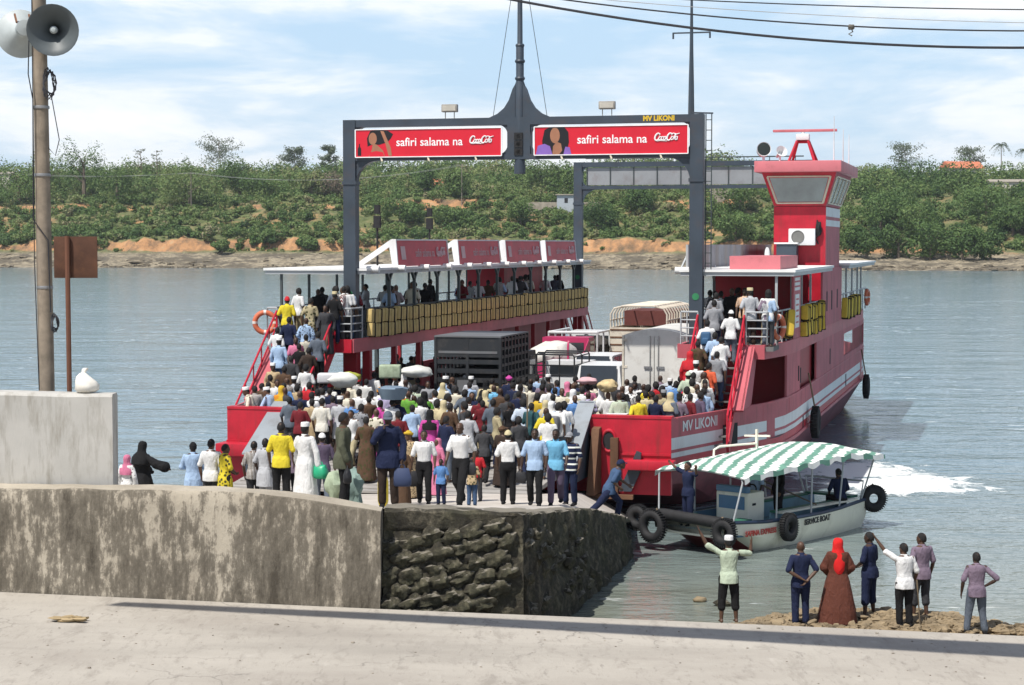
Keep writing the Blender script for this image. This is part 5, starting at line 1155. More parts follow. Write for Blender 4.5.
# livestock truck: black slatted body
tr = vehicle('livestock_truck', -1.85, .35, 0, 'black slatted livestock truck parked between the gantry posts', 'truck'); W, L, H0, H1 = 2.2, 3.5, .85, 2.95; h = W/2
chassis(tr, .1, 5.5, W); cab(tr, L+.15, 1.7, 2.1, 1.75, TRK)
for x in (-.95, .95): wheel(tr, x, 1.2); wheel(tr, x, L+.95)
b = MB(); b.box((-h, 0, H0-.1), (h, L, H0))
for x in (-h, -.02, h): b.box((x-.05, -.03, H0), (x+.05, .05, H1))
for z in (H0, 1.12, 1.42, 1.72, 2.02): b.box((-h, -.015, z+.05), (h, .03, z+.20))
b.box((-h, -.02, 2.3), (h, .03, H1)); b.box((-h+.1, -.035, 2.42), (h-.1, -.02, 2.5), 1); b.build('tail_slats', [TRK, TRKG], tr)
b = MB()
for s in (-1, 1):
    x = s*h
    for y in np.linspace(0, L, 9): b.box((x-.04, y-.05, H0), (x+.04, y+.05, H1))
    for z in np.linspace(H0+.1, H1-.1, 8): b.box((x-.03, 0, z-.045), (x+.03, L, z+.045))
b.build('side_slats', TRK, tr)
b = MB(); b.box((-h-.04, -.05, H1), (h+.04, L+.05, H1+.05), 0); b.build('roof', TRKG, tr); b = MB(); b.box((-h+.06,.06,H0+.01),(h-.06,.1,1.0)); b.box((-.35,-.06,1.15),(.3,-.035,1.55)); b.build('tail_sheet', TRKG, tr)
for x in (-.9, .9): b = MB(); b.box((x-.12, -.06, .62), (x+.12, -.0, .78)); b.build('tail_light', LAMP_R, tr)
# open cage pickup beside it
tr = vehicle('cage_pickup', -.45, 6.1, 0, 'open pickup with a black pipe cage beside the livestock truck', 'pickup truck'); chassis(tr, .1, 4.2, 1.6); cab(tr, 2.5, 1.6, 1.65, 1.25, CARW, .45)
for x in (-.7, .7): wheel(tr, x, .8, .34, .2); wheel(tr, x, 3.4, .34, .2)
b = MB(); b.box((-.85, 0, .6), (.85, 2.4, .66)); b.box((-.85, 0, .66), (.85, .06, 1.1)); b.box((-.85, 0, .66), (-.79, 2.4, 1.1)); b.box((.79, 0, .66), (.85, 2.4, 1.1)); b.build('load_bed', CARW, tr)
b = MB()
for y in (0, 1.2, 2.4): b.tube([(-.84, y, .7), (-.84, y, 2.0), (-.78, y, 2.08), (.78, y, 2.08), (.84, y, 2.0), (.84, y, .7)], .03, 6)
for x in (-.84, .84):
    for z in (1.35, 1.7, 2.0): b.tube([(x, 0, z), (x, 2.4, z)], .025, 6)
for z in (1.35, 1.7): b.tube([(-.84, 0, z), (.84, 0, z)], .025, 6)
for x in (-.3, .3): b.tube([(x, 0, .7), (x, 0, 2.08)], .025, 6)
b.build('pipe_cage', TRK, tr)
# white canvas truck with crimson cab
tr = vehicle('canvas_truck', -2.05, 11.4, 0, 'small truck with a pale canvas load and crimson cab behind the pipe cage pickup', 'truck'); chassis(tr, .1, 5.2, 1.8); cab(tr, 3.6, 1.5, 1.9, 1.7, CARPINK)
for x in (-.8, .8): wheel(tr, x, 1.0, .4); wheel(tr, x, 4.4, .4)
b = MB(); b.box((-.95, 0, .85), (.95, 3.5, 1.45), 1); b.blob((0, 1.75, 1.6), (.98, 1.75, .62), 16, 9, 0, jit=.25, seed=5); b.build('canvas_load', [BOXW, CARPINK], tr, smooth=50)
b = MB(); b.prism([(-.05, .8), (-.05, 2.1), (.05, 2.3), (.1, .8)], 0, .93, 1.0); b.build('corner_board', CARPINK, tr); b = MB(); b.prism([(2.0,1.4),(3.5,2.2),(3.5,1.4)], 0, .965, 1.0); b.build('side_board', CARPINK, tr)
# white box truck seen from behind
tr = vehicle('box_truck', 3.85, 3.0, 0, 'white box truck with closed rear doors parked right of the livestock truck', 'truck'); W, L, H0, H1 = 2.15, 5.0, .85, 2.95; h = W/2
chassis(tr, .1, 7.0, W); cab(tr, L+.15, 1.7, 2.1, 1.7, CARW)
for x in (-.95, .95): wheel(tr, x, 1.3); wheel(tr, x, L+1)
b = MB(); arc = [(-h, H0), (h, H0), (h, H1)] + [(x, H1 + .22*(1-(x/h)**2)) for x in np.linspace(h, -h, 13)[1:-1]] + [(-h, H1)]; b.prism(arc, 1, 0, L); b.build('box_body', BOXW, tr, smooth=30)
for s in (-1, 1):
    d = MB(); d.box((s*.015, -.045, H0+.08), (s*(h-.07), -.004, H1-.02), 0); o = d.build('rear_door', BOXW, tr)
    d = MB(); d.tube([(s*.14, -.075, H0+.1), (s*.14, -.075, H1)], .018, 6); d.box((s*.08,-.09,1.85),(s*.34,-.05,1.93)); d.build('handle', CHROME, o)
    for z in (1.1, 1.9, 2.8): d = MB(); d.box((s*(h-.16), -.06, z-.04), (s*(h+.01), -.046, z+.04)); d.build('hinge', IVORY, o)
    d = MB(); d.box((s*(h-.05), -.06, H0-.05), (s*(h+.03), L, H0+.02)); d.build('rail', RUSTB, tr)
    d = MB(); d.box((s*.7, -.06, .6), (s*.98, -.0, .76)); d.build('tail_light', LAMP_R, tr)
    d = MB(); d.box((s*(h-.045), -.05, H0), (s*(h+.02), .0, H1)); d.build('door_frame', IVORY, tr)
# tall truck with a bare hoop frame
tr = vehicle('hoop_truck', .15, 19.0, 0, 'tall ivory truck with bare canvas hoops beyond the white box truck', 'truck'); W, L, H0, H1 = 2.4, 6.2, .95, 2.5; h = W/2
chassis(tr, .1, 8.0, W); cab(tr, L+.15, 1.8, 2.2, 1.8, IVORY)
for x in (-1, 1): wheel(tr, x, 1.3, .5); wheel(tr, x, L+1, .5)
b = MB(); b.box((-h, 0, H0-.1), (h, L, H0)); b.box((-h, -.03, H0), (h, .03, H1)); 
for s in (-1, 1): b.box((s*h-.03, 0, H0), (s*h+.03, L, H1))
b.box((-h, L-.05, H0), (h, L, H1)); b.build('body', IVORY, tr)
b = MB()
for z in np.linspace(H0+.2, H1-.1, 5): b.box((-h-.01, -.05, z-.03), (h+.01, -.032, z+.03))
b.build('tail_planks', RUSTB, tr)
for k, y in enumerate(np.linspace(.05, L-.05, 11)):
    b = MB(); b.tube([(-h, y, H1), (-h, y, H1+.55), (-h+.15, y, H1+.8), (-h*.5, y, H1+.9), (h*.5, y, H1+.9), (h-.15, y, H1+.8), (h, y, H1+.55), (h, y, H1)], .04, 6); b.build('hoop', IVORY, tr)
b = MB()
for x, z in ((-h, H1+.3), (h, H1+.3), (-h*.6, H1+.9), (h*.6, H1+.9), (0, H1+.9)): b.tube([(x, 0, z), (x, L, z)], .03, 6)
b.build('hoop_rail', IVORY, tr); b = MB(); b.box((-h+.1, 2.4, H1-.02), (h-.1, L-.2, H1+.62)); b.build('tarpaulin', mat('dark_red_tarpaulin', (.12,.035,.03), .8), tr)
# flatbed with a rail and goods, white cab
tr = vehicle('flatbed_truck', -2.25, 17.2, 0, 'white railed flatbed truck loaded with dark goods beside the hoop truck', 'truck'); chassis(tr, .1, 5.6, 1.9); cab(tr, 3.9, 1.5, 1.95, 1.7, CARW)
for x in (-.85, .85): wheel(tr, x, 1.0, .42); wheel(tr, x, 4.7, .42)
b = MB(); b.box((-1.05, 0, .9), (1.05, 3.7, .98)); b.box((-1.05,-.03,.98),(1.05,.03,1.4)); b.build('load_bed', CARW, tr)
b = MB()
for x in (-1.03, 1.03):
    b.tube([(x,0,2.35),(x,3.7,2.35)], .05, 6)
    for y in (0, 1.2, 2.4, 3.7): b.tube([(x,y,.98),(x,y,2.35)], .04, 6)
b.tube([(-1.03,0,2.35),(1.03,0,2.35)], .06, 6); b.tube([(-.9,0,1.0),(.6,.1,2.3)], .06, 6); b.build('rail_frame', CARW, tr)
b = MB()
for i in range(14): b.blob((rng.uniform(-.75,.75), rng.uniform(.4,3.3), 1.2+rng.uniform(0,.6)), (.35,.4,.32), 9, 6, jit=.5, seed=i)
b.build('goods', mat('dark_goods', (.06,.055,.05), .8, var=.5), tr, smooth=50)
# cars
def saloon(v, u, m, label, kind=0, rz=0, name='parked_car'):
    root = vehicle(name, v, u, rz, label, 'car'); W, L = 1.68, 4.3; h = W/2; top = 1.42 + (.35 if kind else 0)
    prof = [(0, .35), (0, .78), (.05, .95), (.25, top*.98 if kind else 1.0), (.55 if kind else .95, top), (2.3, top), (3.0, 1.0), (4.1, .85), (4.3, .6), (4.3, .35)]
    b = MB(); rows = []
    for s in (-1, -.94, .94, 1):
        rows.append([(s*h*(1 if z < 1.0 else .86), y, z-(0 if abs(s) < 1 else .03)) for y, z in prof])
    b.ring_loft(rows); b.build('body', m, root, smooth=35)
    y0, y1, z0 = (.02, .23, .98) if kind else (.27, .93, 1.02)
    q = h*.80; b = MB()
    b.add([(-q, y0+.01, z0+.02), (q, y0+.01, z0+.02), (q*.95, y1-.03, top-.05), (-q*.95, y1-.03, top-.05), (-q, y0-.02, z0+.04), (q, y0-.02, z0+.04), (q*.95, y1-.07, top-.03), (-q*.95, y1-.07, top-.03)], [(4,5,6,7)]); b.build('rear_window', CARG, root)
    b = MB(); b.add([(-q*.95, 2.36, top-.03), (q*.95, 2.36, top-.03), (q, 2.98, 1.06), (-q, 2.98, 1.06)], [(0,1,2,3)]); b.build('windscreen', CARG, root)
    for s in (-1, 1):
        b = MB(); x = s*h*.875
        for a, c in ((.5 if kind else 1.0, 1.45), (1.53, 2.3)): b.add([(s*h*.91, a, 1.03), (s*h*.91, c+.1, 1.03), (x, c-.02, top-.1), (x, a+.06, top-.1)], [(0,1,2,3)])
        b.build('side_window', CARG, root)
        b = MB(); b.box((s*h*.62, -.03, .68), (s*h*.96, .02, .92)); b.build('tail_light', LAMP_R, root)
        for y in (.75, 3.45): wheel(root, s*(h-.12), y, .31, .2)
    b = MB(); b.box((-h*.98, -.08, .36), (h*.98, .0, .55), bev=.03); b.build('bumper', m, root)
    b = MB(); b.box((-.26, -.035, .70), (.26, -.01, .81)); b.build('number_plate', YEL, root)
    return root
saloon(1.35, 5.6, CARW, 'white estate car nearest the crowd, left of the box truck', 1); saloon(-.10, 11.2, CARW, 'white car just behind the estate car', 1)
saloon(3.7, 9.6, mat('black_car_paint', (.02,.022,.026), .25), 'black car beyond the white box truck', 0); saloon(5.0, .6, SILV, 'silver car at the foot of the right boarding stairs', 0)
saloon(-3.9, 6.8, CARW, 'white van-like car under the left deck', 1); saloon(2.6, 14.2, mat('dark_blue_car_paint', (.02,.03,.06), .25), 'dark car between the hoop truck and the box truck', 1)
# ================================================================== people
def skin(name, c):
    m, nt, bs = nodes(name); f = ntex(nt, 9, 3); nt.links.new(mixc(nt, f, tuple(x*.85 for x in c), tuple(x*1.15 for x in c)), bs.inputs['Base Color'])
    bs.inputs['Roughness'].default_value = .5; bs.inputs['Specular IOR Level'].default_value = .35; return m
SKINS = [skin('skin_deep', (.050,.027,.018)), skin('skin_brown', (.085,.046,.029)), skin('skin_mid', (.125,.066,.040))]
EYEW = mat('eye_white', (.5,.47,.42), .3); EYED = mat('eye_dark', (.01,.008,.007), .2); HAIRM = mat('black_hair', (.010,.009,.009), .85, var=.3, scale=60)
COLS = dict(white=(.66,.66,.65), cream=(.60,.56,.45), pale_blue=(.33,.45,.62), blue=(.10,.22,.46), sky_blue=(.16,.42,.62), navy=(.014,.020,.052), black=(.012,.012,.013), grey=(.24,.245,.26), light_grey=(.42,.43,.45), charcoal=(.045,.046,.05), red=(.46,.022,.03), dark_red=(.14,.016,.022), pink=(.52,.16,.26), magenta=(.45,.06,.27), yellow=(.62,.50,.035), orange=(.55,.22,.02), green=(.13,.33,.05), pale_green=(.43,.50,.38), olive=(.085,.09,.06), khaki=(.36,.31,.19), brown=(.085,.05,.03), dark_brown=(.038,.026,.02), purple=(.105,.08,.125), mauve=(.19,.145,.19), teal=(.025,.075,.085), tan=(.42,.32,.19), lavender=(.40,.36,.52), denim=(.05,.09,.17), orange_red=(.6,.11,.05), scarlet=(.62,.02,.02), sand=(.50,.43,.26), mustard=(.50,.33,.03), slate=(.10,.12,.15), reddish_brown=(.105,.036,.024))
_cm = {}
def cloth(c, pat=None):
    key = (c, pat)
    if key in _cm: return _cm[key]
    m, nt, bs = nodes('cloth_' + c + ('_' + pat if pat else '')); col = COLS[c]
    f = ntex(nt, 6, 4, .6); out = mixc(nt, f, tuple(x*.86 for x in col), tuple(min(1, x*1.10) for x in col))
    if pat:
        c2 = {'stripe': (.62,.62,.60), 'floral': (.03,.03,.03), 'check': (.6,.6,.6), 'leopard': (.05,.03,.015), 'leaf': (.05,.05,.02), 'spot': (.08,.06,.06), 'band': (.70,.72,.66)}[pat]
        if pat in ('stripe', 'band', 'check'):
            tc_ = nt.nodes.new('ShaderNodeTexCoord'); wv = nt.nodes.new('ShaderNodeTexWave'); wv.bands_direction = 'X' if pat == 'stripe' else 'Z'; wv.inputs['Scale'].default_value = 9 if pat != 'band' else 2.4; wv.inputs['Distortion'].default_value = .4
            nt.links.new(tc_.outputs['Object'], wv.inputs['Vector']); fac = ramp(nt, wv.outputs['Fac'], [(.55, (0,)), (.62, (1,))] if pat != 'band' else [(.80, (0,)), (.84, (1,))])
        else:
            vo = nt.nodes.new('ShaderNodeTexVoronoi'); tc_ = nt.nodes.new('ShaderNodeTexCoord'); nt.links.new(tc_.outputs['Object'], vo.inputs['Vector']); vo.inputs['Scale'].default_value = {'floral': 14, 'leopard': 26, 'leaf': 10, 'spot': 12}[pat]
            fac = ramp(nt, vo.outputs['Distance'], [(.28, (1,)), (.42, (0,))] if pat != 'spot' else [(.2, (1,)), (.26, (0,))])
        out = mixc(nt, fac, out, c2)
    nt.links.new(out, bs.inputs['Base Color']); bs.inputs['Roughness'].default_value = .88; bs.inputs['Specular IOR Level'].default_value = .2
    bump(nt, bs, math_n(nt, 'ADD', ntex(nt, 8, 3, .5, stretch=(1.2, 1.2, .45), dist=1.2), math_n(nt, 'MULTIPLY', ntex(nt, 20, 3, .6, stretch=(1, 1, .6), dist=1.5), .4)), .6, .045); _cm[key] = m; return m

# ------------------------------------------------------------------ poses (metres, +Y is the way the figure faces; x < 0 is its left)
def mir(p): return (-p[0], p[1], p[2])
BASE = dict(lean=0, twist=0, dz=0, yaw=0, nod=0, hipL=(-.095, 0, .90), hipR=(.095, 0, .90), kneeL=(-.105, .02, .49), kneeR=(.105, .02, .49), ankL=(-.11, -.02, .085), ankR=(.11, -.02, .085), footL=0, footR=0,
            elL=(-.255, -.03, 1.14), elR=(.255, -.03, 1.14), wrL=(-.25, .06, .89), wrR=(.25, .06, .89), curl=.5)
POSES = dict(
 stand={}, stand2=dict(kneeL=(-.12,.05,.49), ankL=(-.15,.04,.085), footL=12, elL=(-.27,-.06,1.15), wrL=(-.24,.05,.91), yaw=25),
 walk=dict(lean=4, kneeL=(-.10,.20,.52), ankL=(-.10,.30,.10), kneeR=(.10,.02,.49), ankR=(.10,-.30,.14), elL=(-.25,-.13,1.15), wrL=(-.25,-.08,.90), elR=(.25,.06,1.14), wrR=(.23,.22,.95)),
 walk2=dict(lean=3, kneeR=(.10,.18,.52), ankR=(.10,.25,.10), ankL=(-.10,-.26,.13), kneeL=(-.10,.0,.49), elR=(.26,-.12,1.15), wrR=(.26,-.07,.90), elL=(-.25,.05,1.14), wrL=(-.24,.20,.94), yaw=-15),
 carry=dict(lean=-1, elR=(.27,.0,1.13), wrR=(.30,.02,.86), kneeL=(-.10,.12,.50), ankL=(-.11,.16,.09), ankR=(.11,-.18,.10), curl=1.1),
 fold=dict(elL=(-.27,.04,1.15), elR=(.27,.04,1.15), wrL=(-.06,.24,1.14), wrR=(.08,.25,1.10), yaw=10),
 headload=dict(elL=(-.32,.05,1.58), wrL=(-.20,.04,1.80), elR=(.26,-.03,1.14), wrR=(.25,.06,.89), kneeL=(-.10,.12,.50), ankL=(-.11,.16,.09), ankR=(.11,-.18,.10)),
 armsup=dict(elL=(-.44,.03,1.56), wrL=(-.56,.08,1.80), elR=(.44,.05,1.38), wrR=(.46,.06,1.58), kneeL=(-.13,.01,.49), ankL=(-.15,-.02,.085), kneeR=(.13,.01,.49), ankR=(.15,-.02,.085), curl=.3),
 behind=dict(elL=(-.30,-.12,1.15), wrL=(-.04,-.20,1.00), elR=(.30,-.12,1.15), wrR=(.06,-.20,.94), curl=.8, yaw=-8),
 point=dict(elL=(-.36,.12,1.56), wrL=(-.50,.22,1.80), elR=(.27,-.02,1.13), wrR=(.26,.10,.92), curl=.4, lean=4, yaw=12),
 hip=dict(elR=(.42,-.10,1.17), wrR=(.19,.0,1.02), elL=(-.28,-.02,1.13), wrL=(-.30,.05,.88), kneeL=(-.15,.02,.49), ankL=(-.20,.0,.085), kneeR=(.13,.02,.49), ankR=(.18,-.02,.085), yaw=12, lean=3),
 face=dict(elL=(-.27,-.02,1.14), wrL=(-.27,.06,.89), elR=(.24,.16,1.20), wrR=(.07,.22,1.42), curl=1.2, yaw=5, nod=12),
 front=dict(elL=(-.26,.02,1.14), wrL=(-.12,.22,1.02), elR=(.26,.02,1.14), wrR=(.12,.22,1.02), kneeL=(-.13,.02,.49), ankL=(-.17,.0,.085), kneeR=(.13,.02,.49), ankR=(.17,.0,.085), curl=.9),
 push=dict(lean=26, hipL=(-.095,.03,.90), hipR=(.095,-.03,.88), kneeL=(-.10,.30,.58), ankL=(-.10,.22,.16), kneeR=(.10,-.30,.56), ankR=(.10,-.62,.30), footR=0, elL=(-.26,.22,1.26), wrL=(-.20,.46,1.22), elR=(.26,-.06,1.13), wrR=(.24,.16,1.05), nod=-14),
 canopy=dict(elR=(.42,.06,1.50), wrR=(.52,.16,1.62), elL=(-.40,.04,1.42), wrL=(-.52,.14,1.58), kneeL=(-.11,.02,.49), yaw=-8, curl=1.1),
 sit=dict(dz=-.43, lean=8, hipL=(-.10,0,.47), hipR=(.10,0,.47), kneeL=(-.13,.42,.50), kneeR=(.13,.42,.50), ankL=(-.13,.40,.085), ankR=(.13,.40,.085), elL=(-.27,.06,1.16), elR=(.27,.06,1.16), wrL=(-.17,.30,1.02), wrR=(.17,.30,1.02)),
 sit2=dict(dz=-.43, lean=18, hipL=(-.10,0,.47), hipR=(.10,0,.47), kneeL=(-.16,.42,.50), kneeR=(.12,.40,.52), ankL=(-.16,.44,.085), ankR=(.12,.30,.085), elL=(-.33,.10,1.18), elR=(.28,.10,1.16), wrL=(-.36,.36,1.10), wrR=(.14,.34,1.05), yaw=20),
 reach=dict(lean=14, elR=(.40,.16,1.24), wrR=(.62,.30,1.16), elL=(-.26,.02,1.14), wrL=(-.2,.2,1.0), nod=8),
 abaya=dict(elR=(.40,.04,1.26), wrR=(.60,.14,1.20), elL=(-.24,.05,1.12), wrL=(-.12,.24,1.05), curl=.9, yaw=20, nod=14))
def pose(p):
    q = dict(BASE); q.update(POSES[p])
    for k, v in q.items():
        if isinstance(v, tuple): q[k] = Vector(v)
    return q
class Fig:
    def __init__(s, pname):
        s.q = q = pose(pname); s.name = pname; a = -R(q['lean'])
        piv = Vector((0, 0, .95)); s.off = Vector((0, 0, q['dz']))
        def U(p):
            p = Vector(p); t = sstep(.88, 1.16, p.z); M = Matrix.Rotation(a*t, 3, 'X'); return piv + M @ (p - piv) + s.off
        s.U = U
        hc = U((0, .018, 1.605)); s.hm = Matrix.Translation(hc) @ Matrix.Rotation(R(q['yaw']), 4, 'Z') @ Matrix.Rotation(a*.4 - R(q['nod']), 4, 'X')
        s.seat = q['dz'] < -.1
TORSO = [(.82,.135,.100,0), (.88,.160,.112,-.008), (.95,.158,.108,-.008), (1.04,.140,.094,.0), (1.12,.140,.095,.004), (1.24,.158,.108,.006), (1.34,.176,.112,.002), (1.405,.176,.098,-.004), (1.452,.138,.076,-.008), (1.485,.062,.060,-.004), (1.54,.054,.056,.006), (1.58,.052,.054,.012)]
def torso_rings(F, rows, infl=0, n=20, zmin=None):
    out = []
    for z, rx, ry, cy in rows:
        t = sstep(.88, 1.16, z); M = Matrix.Rotation(-R(F.q['lean'])*t, 3, 'X'); c = F.U((0, cy, z))
        rr = []
        for i in range(n):
            a = 6.2832*i/n; x, y = math.cos(a), math.sin(a); e = .82     # squarish section
            p = Vector((math.copysign(abs(x)**e, x)*(rx+infl), math.copysign(abs(y)**e, y)*(ry+infl), 0)); rr.append((c + M @ p)[:])
        out.append(rr)
    return out
def limb(b, pts, rs, n=10):
    pts = [Vector(p) for p in pts]; b.tube(pts, rs, n)
    for p, r in zip(pts, rs): b.blob(p, r*.99, n, 7)
def arm_pts(F, s):
    sx = -1 if s == 'L' else 1
    return F.U((sx*.175, -.008, 1.405)), F.U(F.q['el'+s]), F.U(F.q['wr'+s])
def hand(b, el, wr, sx, curl):
    d = (wr-el).normalized(); f = Vector((0, 1, 0)) if abs(d.y) < .8 else Vector((0, 0, 1)); f = (f - d*f.dot(d)).normalized()   # f: across the palm, thumb side
    nrm = d.cross(f)*(-sx)                                                                                         # towards the body side = palm
    if nrm.x*sx > 0: nrm = -nrm
    b.ring_loft([[(wr + d*t + f*math.cos(a)*w_ + nrm*math.sin(a)*h_)[:] for a in np.linspace(0, 6.283, 11)[:-1]] for t, w_, h_ in ((-.02,.024,.02),(.02,.034,.019),(.06,.042,.017),(.095,.040,.014))])
    for k, (o, ln) in enumerate(((.032,.070),(.011,.080),(-.011,.075),(-.031,.060))):
        p0 = wr + d*.085 + f*o; p1 = p0 + (d + nrm*.35*curl + f*o*1.5).normalized()*ln*.5; p2 = p1 + (d*(1-.45*curl) + nrm*.9*curl).normalized()*ln*.5
        b.tube([p0, p1, p2], [.0105, .0095, .0075], 7)
    p0 = wr + d*.025 + f*.028; p1 = p0 + (f*.8 + d*.6 + nrm*.3).normalized()*.04; p2 = p1 + (d + f*.25 + nrm*.4*curl).normalized()*.032; b.tube([p0, p1, p2], [.014, .012, .009], 7)
HEADR = [(-.118,.022,.022,.055), (-.108,.040,.040,.045), (-.085,.056,.066,.024), (-.05,.066,.086,.008), (-.01,.073,.095,.0), (.03,.076,.099,-.003), (.065,.070,.092,-.006), (.095,.052,.068,-.008), (.113,.024,.032,-.008)]
def head(b, hm):
    b.ring_loft([[(hm @ Vector((math.cos(a)*rx, cy+math.sin(a)*ry, z)))[:] for a in np.linspace(0, 6.283, 21)[:-1]] for z, rx, ry, cy in HEADR])
    P = lambda *p: hm @ Vector(p)
    b.tube([P(0,.088,.012), P(0,.104,-.018), P(0,.112,-.036)], [.009,.013,.017], 8); b.blob(P(.013,.100,-.038), .011, 8, 6); b.blob(P(-.013,.100,-.038), .011, 8, 6)
    b.tube([P(-.05,.080,.018), P(-.02,.094,.022), P(.02,.094,.022), P(.05,.080,.018)], .010, 7)
    b.tube([P(-.026,.086,-.066), P(0,.094,-.064), P(.026,.086,-.066)], [.006,.011,.006], 7); b.tube([P(-.022,.084,-.078), P(0,.091,-.079), P(.022,.084,-.078)], [.006,.011,.006], 7)
    for s in (-1, 1): b.ring_loft([[(P(s*(.070+.012*k), -.012+math.cos(a)*.020*(1-.1*k), -.012+math.sin(a)*.031*(1-.1*k)))[:] for a in np.linspace(0, 6.283, 9)[:-1]] for k in (0, .6, 1.2)])
def refine(b, name, voxel, smooth, ratio, wrinkle=0, seed=0):
    me = b.mesh('tmp', [EYEW], None); o = bpy.data.objects.new('tmp', me); COL.objects.link(o)
    r = o.modifiers.new('r', 'REMESH'); r.mode = 'VOXEL'; r.voxel_size = voxel
    s = o.modifiers.new('s', 'SMOOTH'); s.factor = .5; s.iterations = smooth
    if ratio < 1: d = o.modifiers.new('d', 'DECIMATE'); d.ratio = ratio
    dg = bpy.context.evaluated_depsgraph_get(); out = bpy.data.meshes.new_from_object(o.evaluated_get(dg)); out.name = name
    bpy.data.objects.remove(o); bpy.data.meshes.remove(me)
    if wrinkle:
        n = len(out.vertices); co = np.empty(n*3); out.vertices.foreach_get('co', co); no = np.empty(n*3); out.vertices.foreach_get('normal', no); co = co.reshape(-1, 3); no = no.reshape(-1, 3)
        w_ = np.array([.8*mnoise.noise(Vector((p[0]*9+seed, p[1]*9, p[2]*4.5))) + .8*(.35-abs(mnoise.noise(Vector((p[0]*7+p[2]*5, p[1]*7+seed, p[2]*9-abs(p[0])*9))))) for p in co])
        co = co + no*(w_*wrinkle)[:, None]; out.vertices.foreach_set('co', co.ravel())
    out.polygons.foreach_set('use_smooth', [True]*len(out.polygons)); out.update(); return out
_fig = {}; _mesh = {}
def fig(p):
    if p not in _fig: _fig[p] = Fig(p)
    return _fig[p]
def body_mesh(p, fine):
    k = ('body', p, fine)
    if k in _mesh: return _mesh[k]
    F = fig(p); q = F.q; b = MB(); b.ring_loft(torso_rings(F, TORSO))
    for s in 'LR':
        sx = -1 if s == 'L' else 1; sh, el, wr = arm_pts(F, s); limb(b, [sh, sh.lerp(el, .5), el, el.lerp(wr, .35), wr], [.056, .049, .040, .041, .027]); hand(b, el, wr, sx, q['curl'])
        h, kn, an = q['hip'+s], q['knee'+s], q['ank'+s]; limb(b, [h, h.lerp(kn, .4), kn, kn.lerp(an, .35), an], [.088, .080, .057, .056, .038], 12)
        fd = Matrix.Rotation(R(q['foot'+s]*sx*-1), 3, 'Z') @ Vector((0, 1, 0)); hz = an.z
        b.ring_loft([[(an + fd*t + Vector((math.cos(a)*w_, 0, math.sin(a)*hh + zc - .0)))[:] for a in np.linspace(0, 6.283, 11)[:-1]] for t, w_, hh, zc in ((-.07,.022,.022,-.05),(-.05,.034,.036,-.045),(.0,.036,.044,-.035),(.07,.042,.030,-.052),(.13,.044,.020,-.062),(.165,.026,.012,-.068))])
    head(b, F.hm); nf = .009 if fine else .0125
    me = refine(b, 'person_body', nf, 2, .45 if fine else .22)
    # eyes (same mesh, their own material slots)
    e = MB()
    for s in (-1, 1): e.blob(F.hm @ Vector((s*.031, .084, .002)), (.011,.007,.0075), 8, 6, 0); e.blob(F.hm @ Vector((s*.031, .0895, .002)), (.0055,.0035,.006), 8, 5, 1)
    em = e.mesh('e', [EYEW, EYED], 60); bm = bmesh.new(); bm.from_mesh(me); n0 = len(bm.faces); bm.from_mesh(em); bm.faces.ensure_lookup_table()
    for i, f in enumerate(bm.faces):
        f.smooth = True; f.material_index = 0 if i < n0 else (1 + em.polygons[i-n0].material_index)
    bm.to_mesh(me); bm.free(); bpy.data.meshes.remove(em); me.materials.clear()
    for m_ in (SKINS[0], EYEW, EYED): me.materials.append(m_)
    _mesh[k] = me; return me
